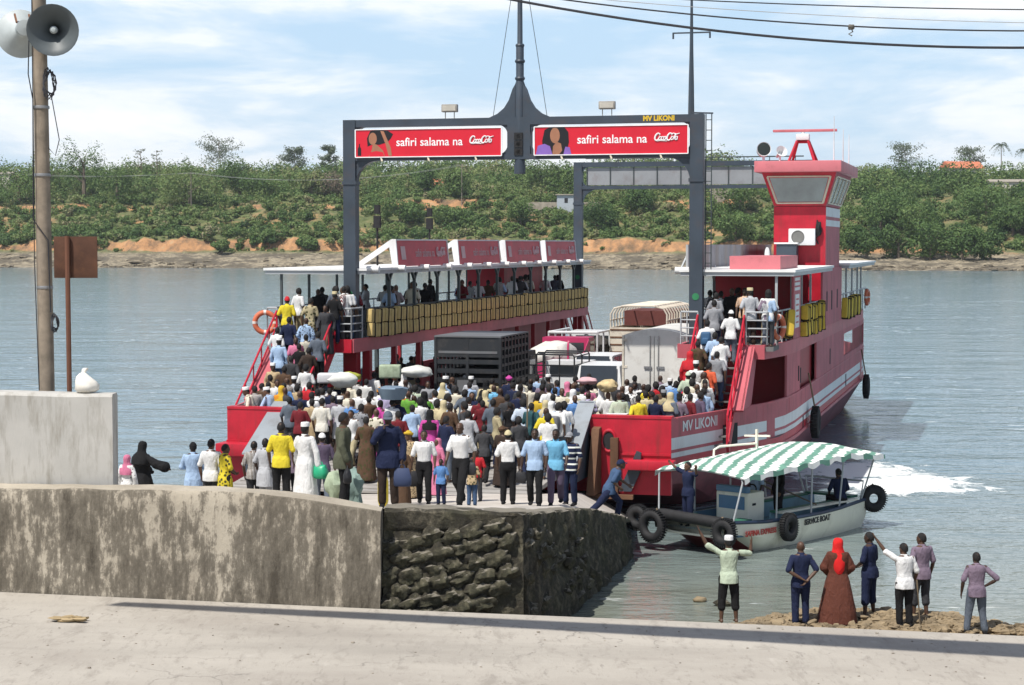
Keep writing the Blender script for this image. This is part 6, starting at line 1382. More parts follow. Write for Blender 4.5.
def cl_mesh(kind, p, fine):
    k = (kind, p, fine)
    if k in _mesh: return _mesh[k]
    F = fig(p); q = F.q; b = MB(); vx = .012 if fine else .017; rt = .55 if fine else .30; wr_ = .011 if fine else .014
    long_ = kind in ('long', 'jacket', 'robe', 'dress', 'abaya')
    if kind in ('short', 'long', 'jacket', 'tucked', 'tunic', 'robe', 'dress', 'abaya', 'vest'):
        inf = {'jacket': .032, 'robe': .024, 'abaya': .045, 'dress': .024, 'tucked': .018}.get(kind, .018)
        rows = [r for r in TORSO if 1.0 < r[0] < 1.47]
        if F.seat: low = [(.93,.165,.125,.0), (1.0,.155,.115,.0)]
        elif kind == 'tucked': low = [(.90,.118,.078,-.004), (.97,.128,.088,-.002), (1.02,.142,.098,0)]
        elif kind in ('short', 'long', 'vest'): low = [(.80,.178,.146,-.008), (.90,.176,.138,-.008), (.98,.162,.122,-.004)]
        elif kind == 'jacket': low = [(.72,.190,.150,-.004), (.84,.188,.148,-.006), (.95,.176,.13,-.004)]
        elif kind == 'tunic': low = [(.56,.20,.17,.0), (.72,.190,.155,-.004), (.88,.178,.143,-.006)]
        elif kind == 'abaya': low = [(.03,.36,.32,.02), (.3,.32,.28,.01), (.6,.26,.21,0), (.86,.20,.15,0)]
        else: low = [(.05,.25,.24,.02), (.35,.225,.20,.01), (.65,.195,.16,.0), (.88,.176,.14,-.006)]
        b.ring_loft(torso_rings(F, low + rows, inf))
        c0 = F.U((0, -.004, 1.455)); b.tube([c0 - Vector((0,0,.03)), c0 + Vector((0,.004,.045))], [.085, .070], 14)
        for s in 'LR':
            sh, el, wr = arm_pts(F, s); e = {'jacket': .012, 'abaya': .05, 'robe': .012, 'dress': .01}.get(kind, 0)
            if kind == 'vest': limb(b, [sh, sh.lerp(el, .15)], [.068, .066])
            elif long_: limb(b, [sh, sh.lerp(el, .5), el, el.lerp(wr, .5), el.lerp(wr, .97)], [.058, .059+e*.5, .055+e, .050+e*1.2, .046+e*1.6])
            else: limb(b, [sh, sh.lerp(el, .45), sh.lerp(el, .92)], [.058, .062, .064])
    elif kind in ('trousers', 'shorts', 'rolled'):
        zt = 1.0; rows = [(.80,.140,.108,0), (.88,.166,.118,-.008), (.95,.164,.114,-.008), (1.0,.152,.104,-.004)]
        b.ring_loft(torso_rings(F, rows, .014))
        for s in 'LR':
            h, kn, an = q['hip'+s], q['knee'+s], q['ank'+s]
            if kind == 'trousers': limb(b, [h, h.lerp(kn, .5), kn, kn.lerp(an, .5), kn.lerp(an, .93)], [.108, .098, .080, .074, .072], 12)
            elif kind == 'rolled': limb(b, [h, h.lerp(kn, .5), kn, kn.lerp(an, .42), kn.lerp(an, .45)], [.108, .098, .082, .078, .082], 12)
            else: limb(b, [h, h.lerp(kn, .5), h.lerp(kn, .98)], [.112, .106, .098], 12)
    elif kind == 'skirt':
        b.ring_loft(torso_rings(F, [(.10,.25,.22,.0), (.5,.21,.18,0), (.85,.18,.13,0), (1.02,.152,.11,0)], .012))
    me = refine(b, kind, vx, 2, rt, wr_, seed=len(_mesh)*1.7); me.materials.append(SKINS[0]); _mesh[k] = me; return me
def hat_mesh(kind, p=None):
    k = ('hat', kind, None)
    if k in _mesh: return _mesh[k]
    b = MB()
    def dome(infl, zcut, slope, top=1.0):
        bm = bmesh.new(); bmesh.ops.create_uvsphere(bm, u_segments=20, v_segments=14, radius=1)
        for v in bm.verts: v.co = Vector((v.co.x*(.077+infl), v.co.y*(.100+infl)-.004, v.co.z*(.115+infl)*top))
        n = Vector((0, -slope, 1)).normalized(); r = bmesh.ops.bisect_plane(bm, geom=bm.verts[:]+bm.edges[:]+bm.faces[:], plane_co=(0, .02, zcut), plane_no=n, clear_inner=True)
        ed = [e for e in bm.edges if e.is_boundary]
        if ed: bmesh.ops.contextual_create(bm, geom=ed)
        b.bm(bm); bm.free()
    if kind == 'hair': dome(.009, .045, .85)
    elif kind == 'bushy': dome(.026, .035, .95)
    elif kind == 'kofia': b.lathe([(.0, .145), (.078, .142), (.086, .13), (.090, .055), (.084, .055), (0, .06)], 22, 0, Matrix.Diagonal((1, 1.2, 1, 1)))
    elif kind == 'cap':
        dome(.014, .035, .15); b.ring_loft([[(x*.085, .085+.085*math.cos(x*1.3)*t, .045-.02*t-.012*x*x) for x in np.linspace(-1, 1, 12)] + [(x*.085, .085+.085*math.cos(x*1.3)*t, .037-.02*t-.012*x*x) for x in np.linspace(1, -1, 12)] for t in (0, .5, 1)])
    elif kind == 'knit': dome(.016, .02, .2, 1.08)
    elif kind == 'wrap':
        dome(.02, .02, .25); b.torus(.092, .026, 20, 8, 0, T(0, -.004, .05, .12) @ Matrix.Diagonal((.95, 1.18, 1.2, 1)))
    elif kind == 'scarf':
        rows = []
        for z, rx, ry, cy in ((.135,.02,.03,-.01), (.122,.065,.08,-.008), (.08,.092,.108,-.012), (.02,.098,.112,-.018), (-.05,.096,.100,-.022), (-.11,.105,.098,-.022), (-.17,.165,.125,-.02), (-.24,.215,.150,-.02), (-.33,.225,.160,-.03), (-.40,.20,.150,-.04)):
            rows.append([(math.cos(a)*rx*(1+.03*math.sin(5*a+z*20)), cy+math.sin(a)*ry*(1+.03*math.sin(4*a+z*30)) - (.0 if z < -.1 or math.sin(a) < .3 else .035), z) for a in np.linspace(0, 6.283, 25)[:-1]])
        b.ring_loft(rows)
    elif kind == 'longscarf':
        rows = []
        for z, rx, ry, cy in ((.135,.02,.03,-.01), (.12,.068,.084,-.008), (.08,.096,.112,-.012), (.02,.104,.116,-.02), (-.05,.104,.106,-.026), (-.12,.118,.105,-.03), (-.2,.15,.115,-.05), (-.34,.135,.09,-.10), (-.50,.105,.06,-.135), (-.58,.06,.03,-.14)):
            rows.append([(math.cos(a)*rx*(1+.05*math.sin(5*a+z*25)) + .03*(z < -.2)*(-z), cy+math.sin(a)*ry*(1+.06*math.sin(4*a+z*30)) - (.0 if z < -.1 or math.sin(a) < .3 else .035), z) for a in np.linspace(0, 6.283, 29)[:-1]])
        b.ring_loft(rows)
    me = b.mesh(kind, [HAIRM], 60); _mesh[k] = me; return me
def shoe_mesh(p, s):
    k = ('shoe', p, s)
    if k in _mesh: return _mesh[k]
    F = fig(p); q = F.q; an = q['ank'+s]; sx = -1 if s == 'L' else 1; b = MB()
    b.ring_loft([[(an + Vector((math.cos(a)*w_, t, max(math.sin(a)*hh + zc, -.085))))[:] for a in np.linspace(0, 6.283, 13)[:-1]] for t, w_, hh, zc in ((-.085,.026,.03,-.05),(-.06,.042,.05,-.04),(.0,.045,.055,-.035),(.07,.050,.040,-.05),(.14,.050,.028,-.060),(.185,.03,.018,-.067))])
    me = b.mesh('shoe', [HAIRM], 50); _mesh[k] = me; return me
def setm(o, m):
    for s in o.material_slots[:1]: s.link = 'OBJECT'; s.material = m
PEOPLE = []
NOUN = {'short': 'shirt', 'long': 'long-sleeved shirt', 'jacket': 'jacket', 'tucked': 'tucked-in shirt', 'tunic': 'long tunic', 'robe': 'robe', 'dress': 'dress', 'abaya': 'abaya', 'vest': 'vest'}
HATN = {'kofia': 'round cap', 'cap': 'cap', 'knit': 'knitted cap', 'wrap': 'head wrap', 'scarf': 'headscarf', 'longscarf': 'long headscarf'}
def person(loc, rz, pz='stand', h=1.0, top='short', tc='white', bot='trousers', bc='black', hat=None, hc='white', sk=None, pat=None, label=None, group='ferry passengers', fine=False, shoes=False, who=None, desc=None, zone=None, px=None, spine=None):
    F = fig(pz); o = bpy.data.objects.new('person', body_mesh(pz, fine)); COL.objects.link(o); o.location = loc; o.rotation_euler = (0, 0, rz); o.scale = (h,)*3
    setm(o, SKINS[sk if sk is not None else rng.choice((0, 0, 1, 1, 2))]); tag(o, label, 'person', group)
    def part(name, me, m, M=None):
        c = bpy.data.objects.new(name, me); COL.objects.link(c); c.parent = o
        if M is not None: c.matrix_local = M
        setm(c, m); return c
    names = {'short': 'shirt', 'long': 'shirt', 'tucked': 'shirt', 'vest': 'shirt'}
    if top: part(names.get(top, top), cl_mesh(top, pz, fine), cloth(tc, pat))
    if bot and top not in ('robe', 'abaya', 'dress'): part({'rolled': 'trousers'}.get(bot, bot), cl_mesh(bot, pz, fine), cloth(bc))
    if hat in ('bald',): pass
    elif hat in (None, 'bushy'): part('hair', hat_mesh(hat or 'hair'), HAIRM, F.hm)
    else:
        if hat not in ('scarf', 'longscarf'): part('hair', hat_mesh('hair'), HAIRM, F.hm)
        part({'kofia': 'cap', 'knit': 'cap', 'wrap': 'head_wrap', 'scarf': 'headscarf', 'longscarf': 'headscarf'}.get(hat, hat), hat_mesh(hat), cloth(hc), F.hm)
    if shoes:
        for s in 'LR': part('shoe', shoe_mesh(pz, s), cloth('black' if shoes is True else shoes))
    PEOPLE.append(dict(o=o, who=who, tc=tc, top=top, hat=hat, hc=hc, bc=bc, bot=bot, pat=pat, pz=pz, desc=desc, zone=zone, px=px, fixed=label is not None))
    return o
def head_h(pz, h): F = fig(pz); return (F.hm @ Vector((0, 0, .117))).z*h
# ------------------------------------------------------------------ where things stand
def ferry_ground(v, u):
    if u > -6.8:
        if 5.95 < v < 7.4 and -4.3 < u < -1: return 2.3 + (u+4.3)*.848
        if -8.0 < v < -5.95 and -4.3 < u < -1: return 2.3 + (u+4.3)*.848
        return 2.30
    return None
def ground_of(x, y, zone):
    l = FI @ Vector((x, y, 0))
    if zone == 'U': return 5.14
    if zone == 'D' and l.y > -6.8: return ferry_ground(l.x, l.y)
    g = slip_z(x, y)
    if -12 <= l.y <= -6.8 and -5.0 < l.x < 3.4: g = max(g, 2.30 + (tz-2.30)*(l.y+6.75)/(tipu+6.75) + .012)
    elif l.y > -6.8: g = 2.30 if -7 < l.x < 6 else g
    return g
def stand_at(px, py, H, zone, y0=35.8):
    """the spot whose figure of height H reaches up to that line of sight"""
    r = ray(px, py); Y = y0
    while Y < 120:
        t = Y/r.y; x = r.x*t; z = CAM_Z + r.z*t; g = ground_of(x, Y, zone)
        if z - H <= g:
            l = FI @ Vector((x, Y, 0)); v, u = l.x, l.y                      # keep everybody inside the rails
            if zone == 'U': u = max(u, -.75); v = min(8.1, max(5.75, v)) if v > 0 else max(-8.1, min(-5.75, v))
            elif zone == 'D' and u > -7.4:
                if (v < -5.0 or v > 3.4) and u < -6.2: u = -6.2
                v = min(vr(u)-.38, max(vl(u)+.38, v))
            q = FW(v, u, 0); return Vector((q.x, q.y, ground_of(q.x, q.y, zone)))
        Y += .04
    return Vector((r.x*120/r.y, 120, 0))
AWAY = -TH
def place(px, py, zone, rot=0, pz='stand', h=1.0, **k):
    loc = stand_at(px, py, head_h(pz, h), zone, 46 if zone == 'D' else 35.8); k.setdefault('zone', zone)
    return person(loc, AWAY + R(rot), pz, h, px=(px, py), **k)

# ------------------------------------------------------------------ onlookers on the shore
def shore(px, py_head, Y, rot, pz, h, z=.82, **k):
    H = head_h(pz, h); best = None
    for Y in np.arange(36.7, 38.7 if px < 950 else 37.3, .02):
        p = at_y(px, py_head, float(Y)); e = abs(p.z - H - bank_h(p.x, p.y) - .03)
        if best is None or e < best[0]: best = (e, p)
    p = best[1]; return person(Vector((p.x, p.y, bank_h(p.x, p.y) + .02)), R(rot), pz, h, fine=True, group='onlookers by the water', zone='shore', px=(px, py_head), **k)
shore(729, 535, 38.0, 4, 'armsup', 1.0, top='short', tc='pale_green', bot='rolled', bc='black', hat='kofia', label='man with both arms raised, pale green shirt and white cap, facing the launch')
shore(801, 541, 38.0, 8, 'behind', .98, top='short', tc='navy', bc='navy', hat='bald', shoes=True, label='man in navy shirt and trousers standing with hands clasped behind his back')
shore(838, 538, 37.6, -4, 'front', .99, top='abaya', tc='reddish_brown', hat='longscarf', hc='scarlet', label='woman in wide reddish-brown robe and bright red headscarf')
shore(870, 530, 38.6, 50, 'front', 1.0, top='short', tc='navy', bot='rolled', bc='navy', hat=None, label='barefoot man in navy with rolled-up trousers, right of the red headscarf')
shore(905, 543, 37.4, 14, 'point', .97, top='short', tc='white', bc='black', shoes=True, label='man in white shirt raising one arm and holding a thin walking stick')
shore(922, 531, 38.9, 20, 'stand2', 1.0, top='short', tc='mauve', bot='rolled', bc='charcoal', label='man in grey-purple shirt standing behind the man with the stick')
shore(977, 552, 38.0, 0, 'hip', .93, top='short', tc='mauve', bc='slate', shoes=True, label='man in grey-purple shirt with one hand on his hip, standing apart at the right')
q = next(d for d in PEOPLE if d['px'] == (905, 543))['o'].location; b = MB(); b.tube([(.02,0,0), (-.05,.02,.93)], [.014,.017], 7); tag(b.build('walking_stick', ROPE, None, (q.x+.31, q.y+.06, q.z)), 'thin wooden walking stick held by the man in white', 'walking stick')
# launch crew
def aboard(x, y, z, rot, pz, h, **k): return person(LW(x, y, z), LA + R(rot), pz, h, group='people on the launch', zone='launch', **k)
o = aboard(-.15, .10, 1.12, 165, 'canopy', .95, top='short', tc='navy', bc='navy', shoes=True, fine=True, label='launch crewman in navy standing on the bow deck holding the canopy edge')
aboard(-.12, 3.0, .90, 165, 'stand', .92, top='short', tc='pale_blue', bc='charcoal', hat='cap', hc='white', label='man in white cap and pale shirt standing behind the launch console')
aboard(.30, 3.45, .90, 150, 'stand', .93, top='long', tc='black', bc='black', hat='scarf', hc='black', label='figure in black headscarf standing close behind the launch console')
aboard(.86, 5.55, .87, 60, 'sit', 1.02, top='short', tc='navy', bc='black', fine=True, label='man in dark clothes sitting on the launch bench near the stern')
p = wallD - Vector((.30, .75)); person(Vector((p.x-.25, p.y-.15, 3.12-.17*(p.y-36.5)-.03)), R(-78), 'push', 1.0, top='short', tc='denim', bc='navy', hat='cap', hc='navy', shoes=True, fine=True, group='crew in navy', zone='shore', label='crewman in blue overalls and cap striding off the end of the wall')

# ------------------------------------------------------------------ people close behind the sea wall
def near(px, py, rot, pz, h, label, Y=None, **k):
    r = ray(px, py); x = r.x*Y/r.y; return person(Vector((x, Y, ground_of(x, Y, 'S'))), AWAY + R(rot), pz, h, label=label, fine=True, shoes=k.pop('shoes', True), group='people walking on the slipway', zone='S', px=(px, py), **k)
near(388, 402, 192, 'face', 1.10, 'man in navy jacket and cap with a hand at his chin and a dark bag', top='jacket', tc='navy', bc='dark_brown', hat='cap', hc='slate', Y=36.9)
near(343, 407, -70, 'stand2', 1.09, 'man in olive jacket and black trousers seen from the side behind the wall', top='jacket', tc='olive', bc='black', Y=37.1)
near(281, 421, 10, 'stand', 1.02, 'man in bright yellow shirt standing with his back turned behind the wall', top='short', tc='yellow', bc='black', Y=39.6)
near(305, 419, -10, 'carry', 1.0, 'man in long white robe and white cap carrying a green bag', top='robe', tc='white', hat='kofia', Y=39.5)
near(424, 426, 195, 'carry', 1.0, 'uniformed man in white short-sleeved shirt walking towards the wall with a black bag', top='tucked', tc='white', bc='black', Y=44.2)
near(461, 419, 172, 'walk', 1.05, 'tall balding man in white polo shirt with a bag strap', top='tucked', tc='white', bc='black', hat='bald', sk=1, Y=40.6)
near(508, 432, 8, 'stand', 1.0, 'man in white shirt and beige cap seen from behind near the wall edge', top='tucked', tc='white', bc='black', hat='cap', hc='sand', Y=43.8)
near(535, 431, 188, 'carry', 1.02, 'man in mid-blue shirt walking down with a small black handbag', top='short', tc='pale_blue', bc='black', sk=0, Y=42.6)
near(556, 434, 190, 'walk2', 1.02, 'man in turquoise polo shirt walking down at the wall edge', top='short', tc='sky_blue', bc='purple', sk=0, Y=43.2)
near(570, 438, 170, 'stand', 1.0, 'man in dark vest with pale reflective bands and a cap beside the turquoise polo', top='short', tc='navy', pat='band', bc='navy', hat='cap', hc='grey', Y=44.2)
near(484, 421, 5, 'walk', .92, 'youth in charcoal T-shirt walking up the slipway', top='short', tc='charcoal', bc='black', Y=50.4)
near(477, 441, 175, 'stand', .72, 'child in red shirt half hidden behind the tall man in white polo', top='short', tc='red', bc='charcoal', Y=45.0)
near(472, 467, 5, 'stand', .62, 'small child in patterned brown top and jeans at the wall edge', top='short', tc='tan', pat='leaf', bc='denim', Y=41.6)
near(441, 460, 180, 'stand', .62, 'small child in bright blue beside the uniformed man', top='short', tc='blue', bc='navy', Y=43.0)
near(409, 429, 150, 'front', .96, 'woman in leopard-print dress and mustard head wrap', top='dress', tc='tan', pat='leopard', hat='wrap', hc='mustard', Y=46.0)
near(438, 429, 140, 'stand', .84, 'girl in pink headscarf between the uniformed man and the tall man', top='dress', tc='pink', hat='scarf', hc='pink', Y=47.5)
near(211, 440, 4, 'stand', 1.02, 'man in white short-sleeved shirt by the water left of the ferry bow', top='short', tc='white', bc='charcoal', Y=42.5)
near(193, 446, 20, 'fold', 1.0, 'man in light blue robe and black cap by the water', top='robe', tc='pale_blue', hat='cap', hc='black', Y=43.4)
near(225, 453, -40, 'front', .93, 'youth in yellow-green patterned shirt beside the man in white by the water', top='tunic', tc='yellow', pat='leaf', bc='black', Y=42.2)
near(254, 454, 10, 'stand', .92, 'youth in dark brown striped shirt below the red bow ledge', top='short', tc='brown', pat='stripe', bc='charcoal', Y=42.6)
near(265, 452, -15, 'stand2', .90, 'youth in grey shirt beside the man in bright yellow', top='tunic', tc='light_grey', bc='grey', Y=41.2)
near(290, 421, 20, 'stand', .98, 'person in mauve shirt half hidden behind the man in yellow', top='short', tc='mauve', bc='black', Y=42.5)
near(322, 421, 25, 'carry', .96, 'person in white cap and purple shirt right of the white robe', top='short', tc='purple', bc='slate', hat='cap', Y=42.5)
near(402, 446, 170, 'stand', .8, 'child in brown dress beside the woman in leopard print', top='dress', tc='brown', Y=43.5)
near(142, 433, -25, 'abaya', 1.0, 'woman in flowing black abaya with her sleeve blown out by the wall block', top='abaya', tc='black', hat='scarf', hc='black', Y=41.8)
near(127, 449, -10, 'stand', .80, 'child in pink headscarf and white spotted dress beside the black abaya', top='dress', tc='white', pat='spot', hat='scarf', hc='pink', Y=40.6)
near(502, 418, -20, 'front', .93, 'slim woman in dark brown dress in mid-slipway', top='dress', tc='dark_brown', hat='wrap', hc='brown', Y=50.0)

# ------------------------------------------------------------------ the crowd: head position in the photograph, what is worn
CR = []
def rows(txt, zone, pzs, **k):
    for ln in txt.strip().splitlines():
        f = [t.strip() for t in ln.split(',')]
        x, y = float(f[0]), float(f[1]); top, tc = f[2].split(':') if ':' in f[2] else ('short', f[2])
        d = dict(k); pat = None
        if '/' in tc: tc, pat = tc.split('/')
        hat = hc = None
        for t in f[3:]:
            if '=' in t:
                a, v = t.split('='); d[a] = float(v) if a in ('h', 'rot') else v
            elif ':' in t: hat, hc = t.split(':')
            else: hat = t
        rot = d.pop('rot', rng.uniform(-28, 28) + (180 if rng.random() < .10 else (rng.choice((-70, 70)) if rng.random() < .08 else 0))); h = d.pop('h', rng.uniform(.95, 1.04)); pz = d.pop('pz', None) or rng.choice(pzs)
        if pat is None and top in ('short', 'dress', 'tunic') and rng.random() < .17: pat = rng.choice(('stripe', 'check', 'floral', 'leaf'))
        CR.append((x, y)); d.setdefault('bc', rng.choice(('black', 'charcoal', 'navy', 'slate', 'dark_brown', 'black', 'khaki', 'denim')))
        if hat is None: hat = rng.choice((None, None, None, None, 'bald', 'bushy'))
        if top in ('dress', 'abaya'): d.setdefault('who', 'woman')
        place(x, y, zone, rot, pz, h, top=top, tc=tc, pat=pat, hat=hat, hc=hc or 'white', **d)
WALKS = ['stand', 'walk', 'walk2', 'stand2', 'fold', 'carry']
rows("""
247,390,short:brown
254,394,short:white,h=.8
261,384,dress:brown,h=.95
268,382,short:grey
274,388,dress:orange,scarf:mustard
284,383,short:blue
297,385,short:tan
309,382,short:red,h=1.05,rot=0
322,398,short:cream/stripe,h=1.04,rot=5
340,397,tunic:light_grey,kofia:white
330,383,short:white,knit:red
317,389,long:white
333,396,short:mauve
343,387,short:brown
347,391,short:cream
352,399,short:blue
359,389,long:white
366,379,short:white/stripe
371,391,tunic:white
380,400,dress:magenta,rot=-40
392,399,short:white
379,388,short:white,knit:orange
401,389,dress:orange,scarf:orange
410,388,short:white
415,385,tunic:pale_green,rot=5
408,391,short:green,rot=-10
435,390,short:white,h=1.03
444,377,long:pale_blue,kofia:white,rot=-40
437,400,short:sand,rot=0
456,386,tunic:cream,rot=0
451,377,short:charcoal
465,375,short:white,cap:white
464,390,short:slate
472,392,short:navy
471,377,short:light_grey,kofia:white
486,380,dress:sand,scarf:black,rot=0
494,385,long:sky_blue
500,388,jacket:brown,rot=0
509,376,jacket:navy,wrap:magenta,rot=10
518,391,jacket:navy,rot=-15
524,378,dress:cream/floral
537,375,short:pale_blue,rot=-5
548,375,jacket:charcoal,kofia:white
557,380,short:blue
549,385,short:white
553,394,short:light_grey
537,393,short:mustard,rot=-20
523,399,tunic:pale_blue/stripe,rot=10
531,403,short:teal
546,408,short:yellow,rot=-10
548,415,short:white,rot=5,h=1.02
558,403,short:white
564,402,short:white,rot=10
568,382,dress:pink,scarf:pink,rot=-60
575,395,short:blue
574,383,short:olive
588,392,short:lavender
588,384,short:pink
595,382,short:cream
608,392,short:white/stripe
614,381,short:charcoal
622,386,short:black
631,386,short:white,rot=170
637,382,short:white,pz=reach
637,396,short:yellow
646,391,short:sand
648,385,short:yellow
656,382,short:red,rot=20
670,379,short:pale_blue,kofia:white
676,381,tunic:blue,rot=5,h=1.04
687,388,dress:white/floral,rot=10
697,385,short:white
705,380,short:white
706,384,short:grey
703,392,long:purple,rot=-50
698,390,short:white
688,373,short:pale_green,cap:pale_green
714,394,short:dark_red,rot=-40
644,384,short:black
390,378,short:brown
396,374,short:light_grey
404,374,dress:white,scarf:white
418,378,short:charcoal
377,367,short:charcoal
358,378,short:grey,knit:red
349,381,short:cream
326,379,short:slate
316,379,short:charcoal
306,374,short:white
270,375,short:tan
277,380,short:white
287,378,short:brown
294,378,short:light_grey,kofia:white
300,391,short:navy
311,392,short:white
428,381,short:grey
424,392,dress:green,scarf:black
446,394,short:light_grey
480,396,short:dark_red
510,402,short:black,h=.9
530,384,short:cream
542,384,short:dark_brown
562,388,short:cream
582,380,short:navy
601,389,dress:cream,scarf:white
617,393,short:pale_green
627,379,short:white
652,391,short:charcoal
662,386,short:brown
680,376,short:charcoal
692,380,short:cream
385,389,short:lavender
398,397,short:navy
420,398,long:white
450,403,short:brown
466,402,short:charcoal
493,399,short:slate
352,410,short:white
366,417,dress:brown/leaf
376,409,short:cream
398,411,short:dark_red
446,416,short:navy
468,411,tunic:light_grey
497,408,short:khaki
519,417,short:charcoal
430,410,dress:magenta,scarf:black
412,405,short:pale_blue
360,404,short:grey
""", 'D', WALKS)
rows("""
690,352,dress:red,scarf:red
696,362,short:white,kofia:white
709,363,short:orange_red
715,333,short:pale_blue,rot=0,h=1.03
721,337,short:white,rot=5
707,320,short:white,rot=0
731,311,short:white,cap:white,rot=-5
714,301,short:grey,rot=0
706,372,short:cream
717,352,short:grey
698,342,short:brown
289,317,short:navy,rot=0
306,318,dress:pale_blue/floral,rot=5
277,328,long:white,rot=-10
279,339,long:pale_blue,kofia:white,rot=0,h=1.05
296,337,short:pink
306,335,short:khaki
299,344,short:black,h=.92
308,348,jacket:dark_brown,rot=0
291,357,jacket:charcoal,rot=10
273,364,long:tan,kofia:white
318,357,short:slate
287,297,short:yellow,knit:red
310,299,tunic:khaki,rot=-5
326,305,dress:charcoal
284,366,short:brown
""", 'D', ['stand', 'walk', 'walk2', 'stand2'])
UPL = """
288,289,short:slate
322,287,jacket:charcoal,rot=5
318,289,short:black
340,285,long:light_grey,rot=0,bc=white
366,284,short:light_grey
415,282,short:white
424,279,jacket:black
524,276,short:light_grey
540,276,short:white
546,276,short:charcoal
552,275,short:tan
558,275,dress:black,scarf:black
570,275,short:white
500,280,short:dark_red
706,294,short:grey
710,290,short:black
715,291,short:charcoal
717,294,short:light_grey,kofia:sand
732,288,jacket:black
738,288,jacket:charcoal
745,288,short:orange
735,297,short:white,rot=0
347,286,short:white
355,287,short:dark_red
385,285,short:slate
392,286,short:white
411,284,short:charcoal
444,283,short:black
451,282,short:cream
470,281,short:slate
478,280,short:white
488,280,short:brown
510,278,short:pale_blue
517,278,short:charcoal
532,277,short:brown
564,275,short:slate
576,275,short:cream
296,288,short:white
303,288,short:brown
721,291,short:white
751,291,short:pale_blue
728,300,short:pale_blue
764,294,short:grey
770,297,short:mauve
"""
rows(UPL, 'U', ['stand', 'stand2', 'stand', 'fold'])
rows("""
372,289,short:brown
379,289,short:dark_red
397,287,short:dark_brown
405,288,short:pale_blue
417,291,short:white
429,285,short:dark_red
437,286,short:pale_blue
460,282,short:pale_blue
""", 'U', ['stand', 'stand2', 'fold'])
# the shaded deck below the left upper deck
rows("""
366,361,short:slate
383,354,short:charcoal
388,355,short:navy
396,350,short:dark_brown
401,357,short:black
411,356,short:charcoal
374,372,short:white
435,356,dress:dark_red
500,345,short:black
552,338,short:charcoal
565,336,short:slate
""", 'D', ['stand', 'stand2', 'fold'])
for px, py, tc, rot, lb in ((231, 387, 'cream', 95, 'man in white cap sitting on the left bow rail with an arm held out'), (241, 382, 'pale_blue', 60, 'man in white cap and pale blue shirt sitting on the left bow rail')):
    q = FW(-6.62 if px < 235 else -6.0, -6.3, 2.74); person(q, R(rot), 'sit2', 1.0, top='long', tc=tc, bc='grey', hat='kofia', label=lb, group='ferry passengers', zone='D', px=(px, py))
person(FW(7.7, 15.2, 9.2), -TH + R(180), 'stand', .98, top='short', tc='charcoal', bc='black', label='helmsman in dark shirt behind the wheelhouse window', zone='U', px=(812, 184)) if False else None
# the rest of the dense crowd, filled in between those
def inside(x, y): return y > 372 + max(0, (330-x)*.0) and (262 < x < 560 and y < 402 or 560 <= x < 712 and y < 396) and not (x > 575 and y > 399)
n_f = 0; tries = 0
while n_f < 46 and tries < 6000:
    tries += 1; x, y = rng.uniform(262, 712), rng.uniform(366, 404)
    if not inside(x, y): continue
    if any(abs(x-a) < 5.2 and abs(y-b_) < 4.2 for a, b_ in CR): continue
    tc = rng.choice(('white', 'white', 'light_grey', 'charcoal', 'navy', 'brown', 'pale_blue', 'cream', 'slate', 'mauve', 'tan', 'black', 'dark_red', 'blue', 'khaki'))
    hat = rng.choice((None, None, None, None, 'bald', 'kofia', 'scarf')); hc = rng.choice(('white', 'black', 'grey', 'sand')) if hat in ('kofia', 'scarf') else 'white'
    CR.append((x, y)); place(x, y, 'D', rng.uniform(-30, 30), rng.choice(WALKS), rng.uniform(.93, 1.03), top=rng.choice(('short', 'short', 'long', 'tunic')), tc=tc, bc=rng.choice(('black', 'charcoal', 'navy', 'khaki')), hat=hat, hc=hc); n_f += 1

# ------------------------------------------------------------------ things carried
def of(px, py): return min(PEOPLE, key=lambda d: 1e9 if d['px'] is None else (d['px'][0]-px)**2 + (d['px'][1]-py)**2)
def carried(name, d, mm, off, build, label, cat, group=None):
    o = d['o']; p = Matrix.Translation(o.location) @ Matrix.Rotation(o.rotation_euler.z, 4, 'Z') @ Vector(off)
    b = MB(); build(b); r = b.build(name, mm, None, p, (0, 0, o.rotation_euler.z), smooth=60); return tag(r, label, cat, group)
def bagshape(w_, d_, h_, seed=1):
    def f(b):
        b.ring_loft([[(sx*w_/2*k + .012*math.sin(seed+zz*40), sy*d_/2*k2, zz) for sx, sy in ((-1,-.6),(-.6,-1),(0,-1.08),(.6,-1),(1,-.6),(1,.6),(.6,1),(0,1.08),(-.6,1),(-1,.6))] for zz, k, k2 in ((-h_,.82,.75),(-h_*.93,.98,1),(-h_*.6,1.0,1.0),(-h_*.3,.88,.7),(-h_*.16,.74,.35))]); b.tube([(-w_*.2,0,-h_*.2), (-w_*.1,0,.0), (w_*.1,0,.0), (w_*.2,0,-h_*.2)], .012, 6)
    return f
LEATH = mat('black_leather', (.016,.016,.018), .5); GREENP = mat('green_plastic_bag', (.02,.32,.16), .4); BLUEB = mat('dark_blue_bag', (.03,.045,.10), .7); YELP = mat('yellow_plastic', (.62,.46,.02), .45); WOVEN = mat('woven_plastic_sack', (.55,.56,.52), .7, var=.12, scale=5, bmp=.5); GREENW = mat('green_striped_sack', (.30,.36,.25), .8, var=.3, scale=6); TUBB = mat('grey_blue_tub', (.16,.22,.28), .4); TANB = mat('tan_bundle', (.46,.36,.19), .9, var=.35, scale=7, bmp=.5); BACKM = mat('maroon_backpack', (.26,.03,.10), .7); BACKB = mat('blue_backpack', (.03,.09,.18), .7)
carried('handbag', of(388,402), BLUEB, (-.28,.1,.86), bagshape(.34,.18,.42,2), 'dark blue bag held low by the man in the navy jacket', 'bag')
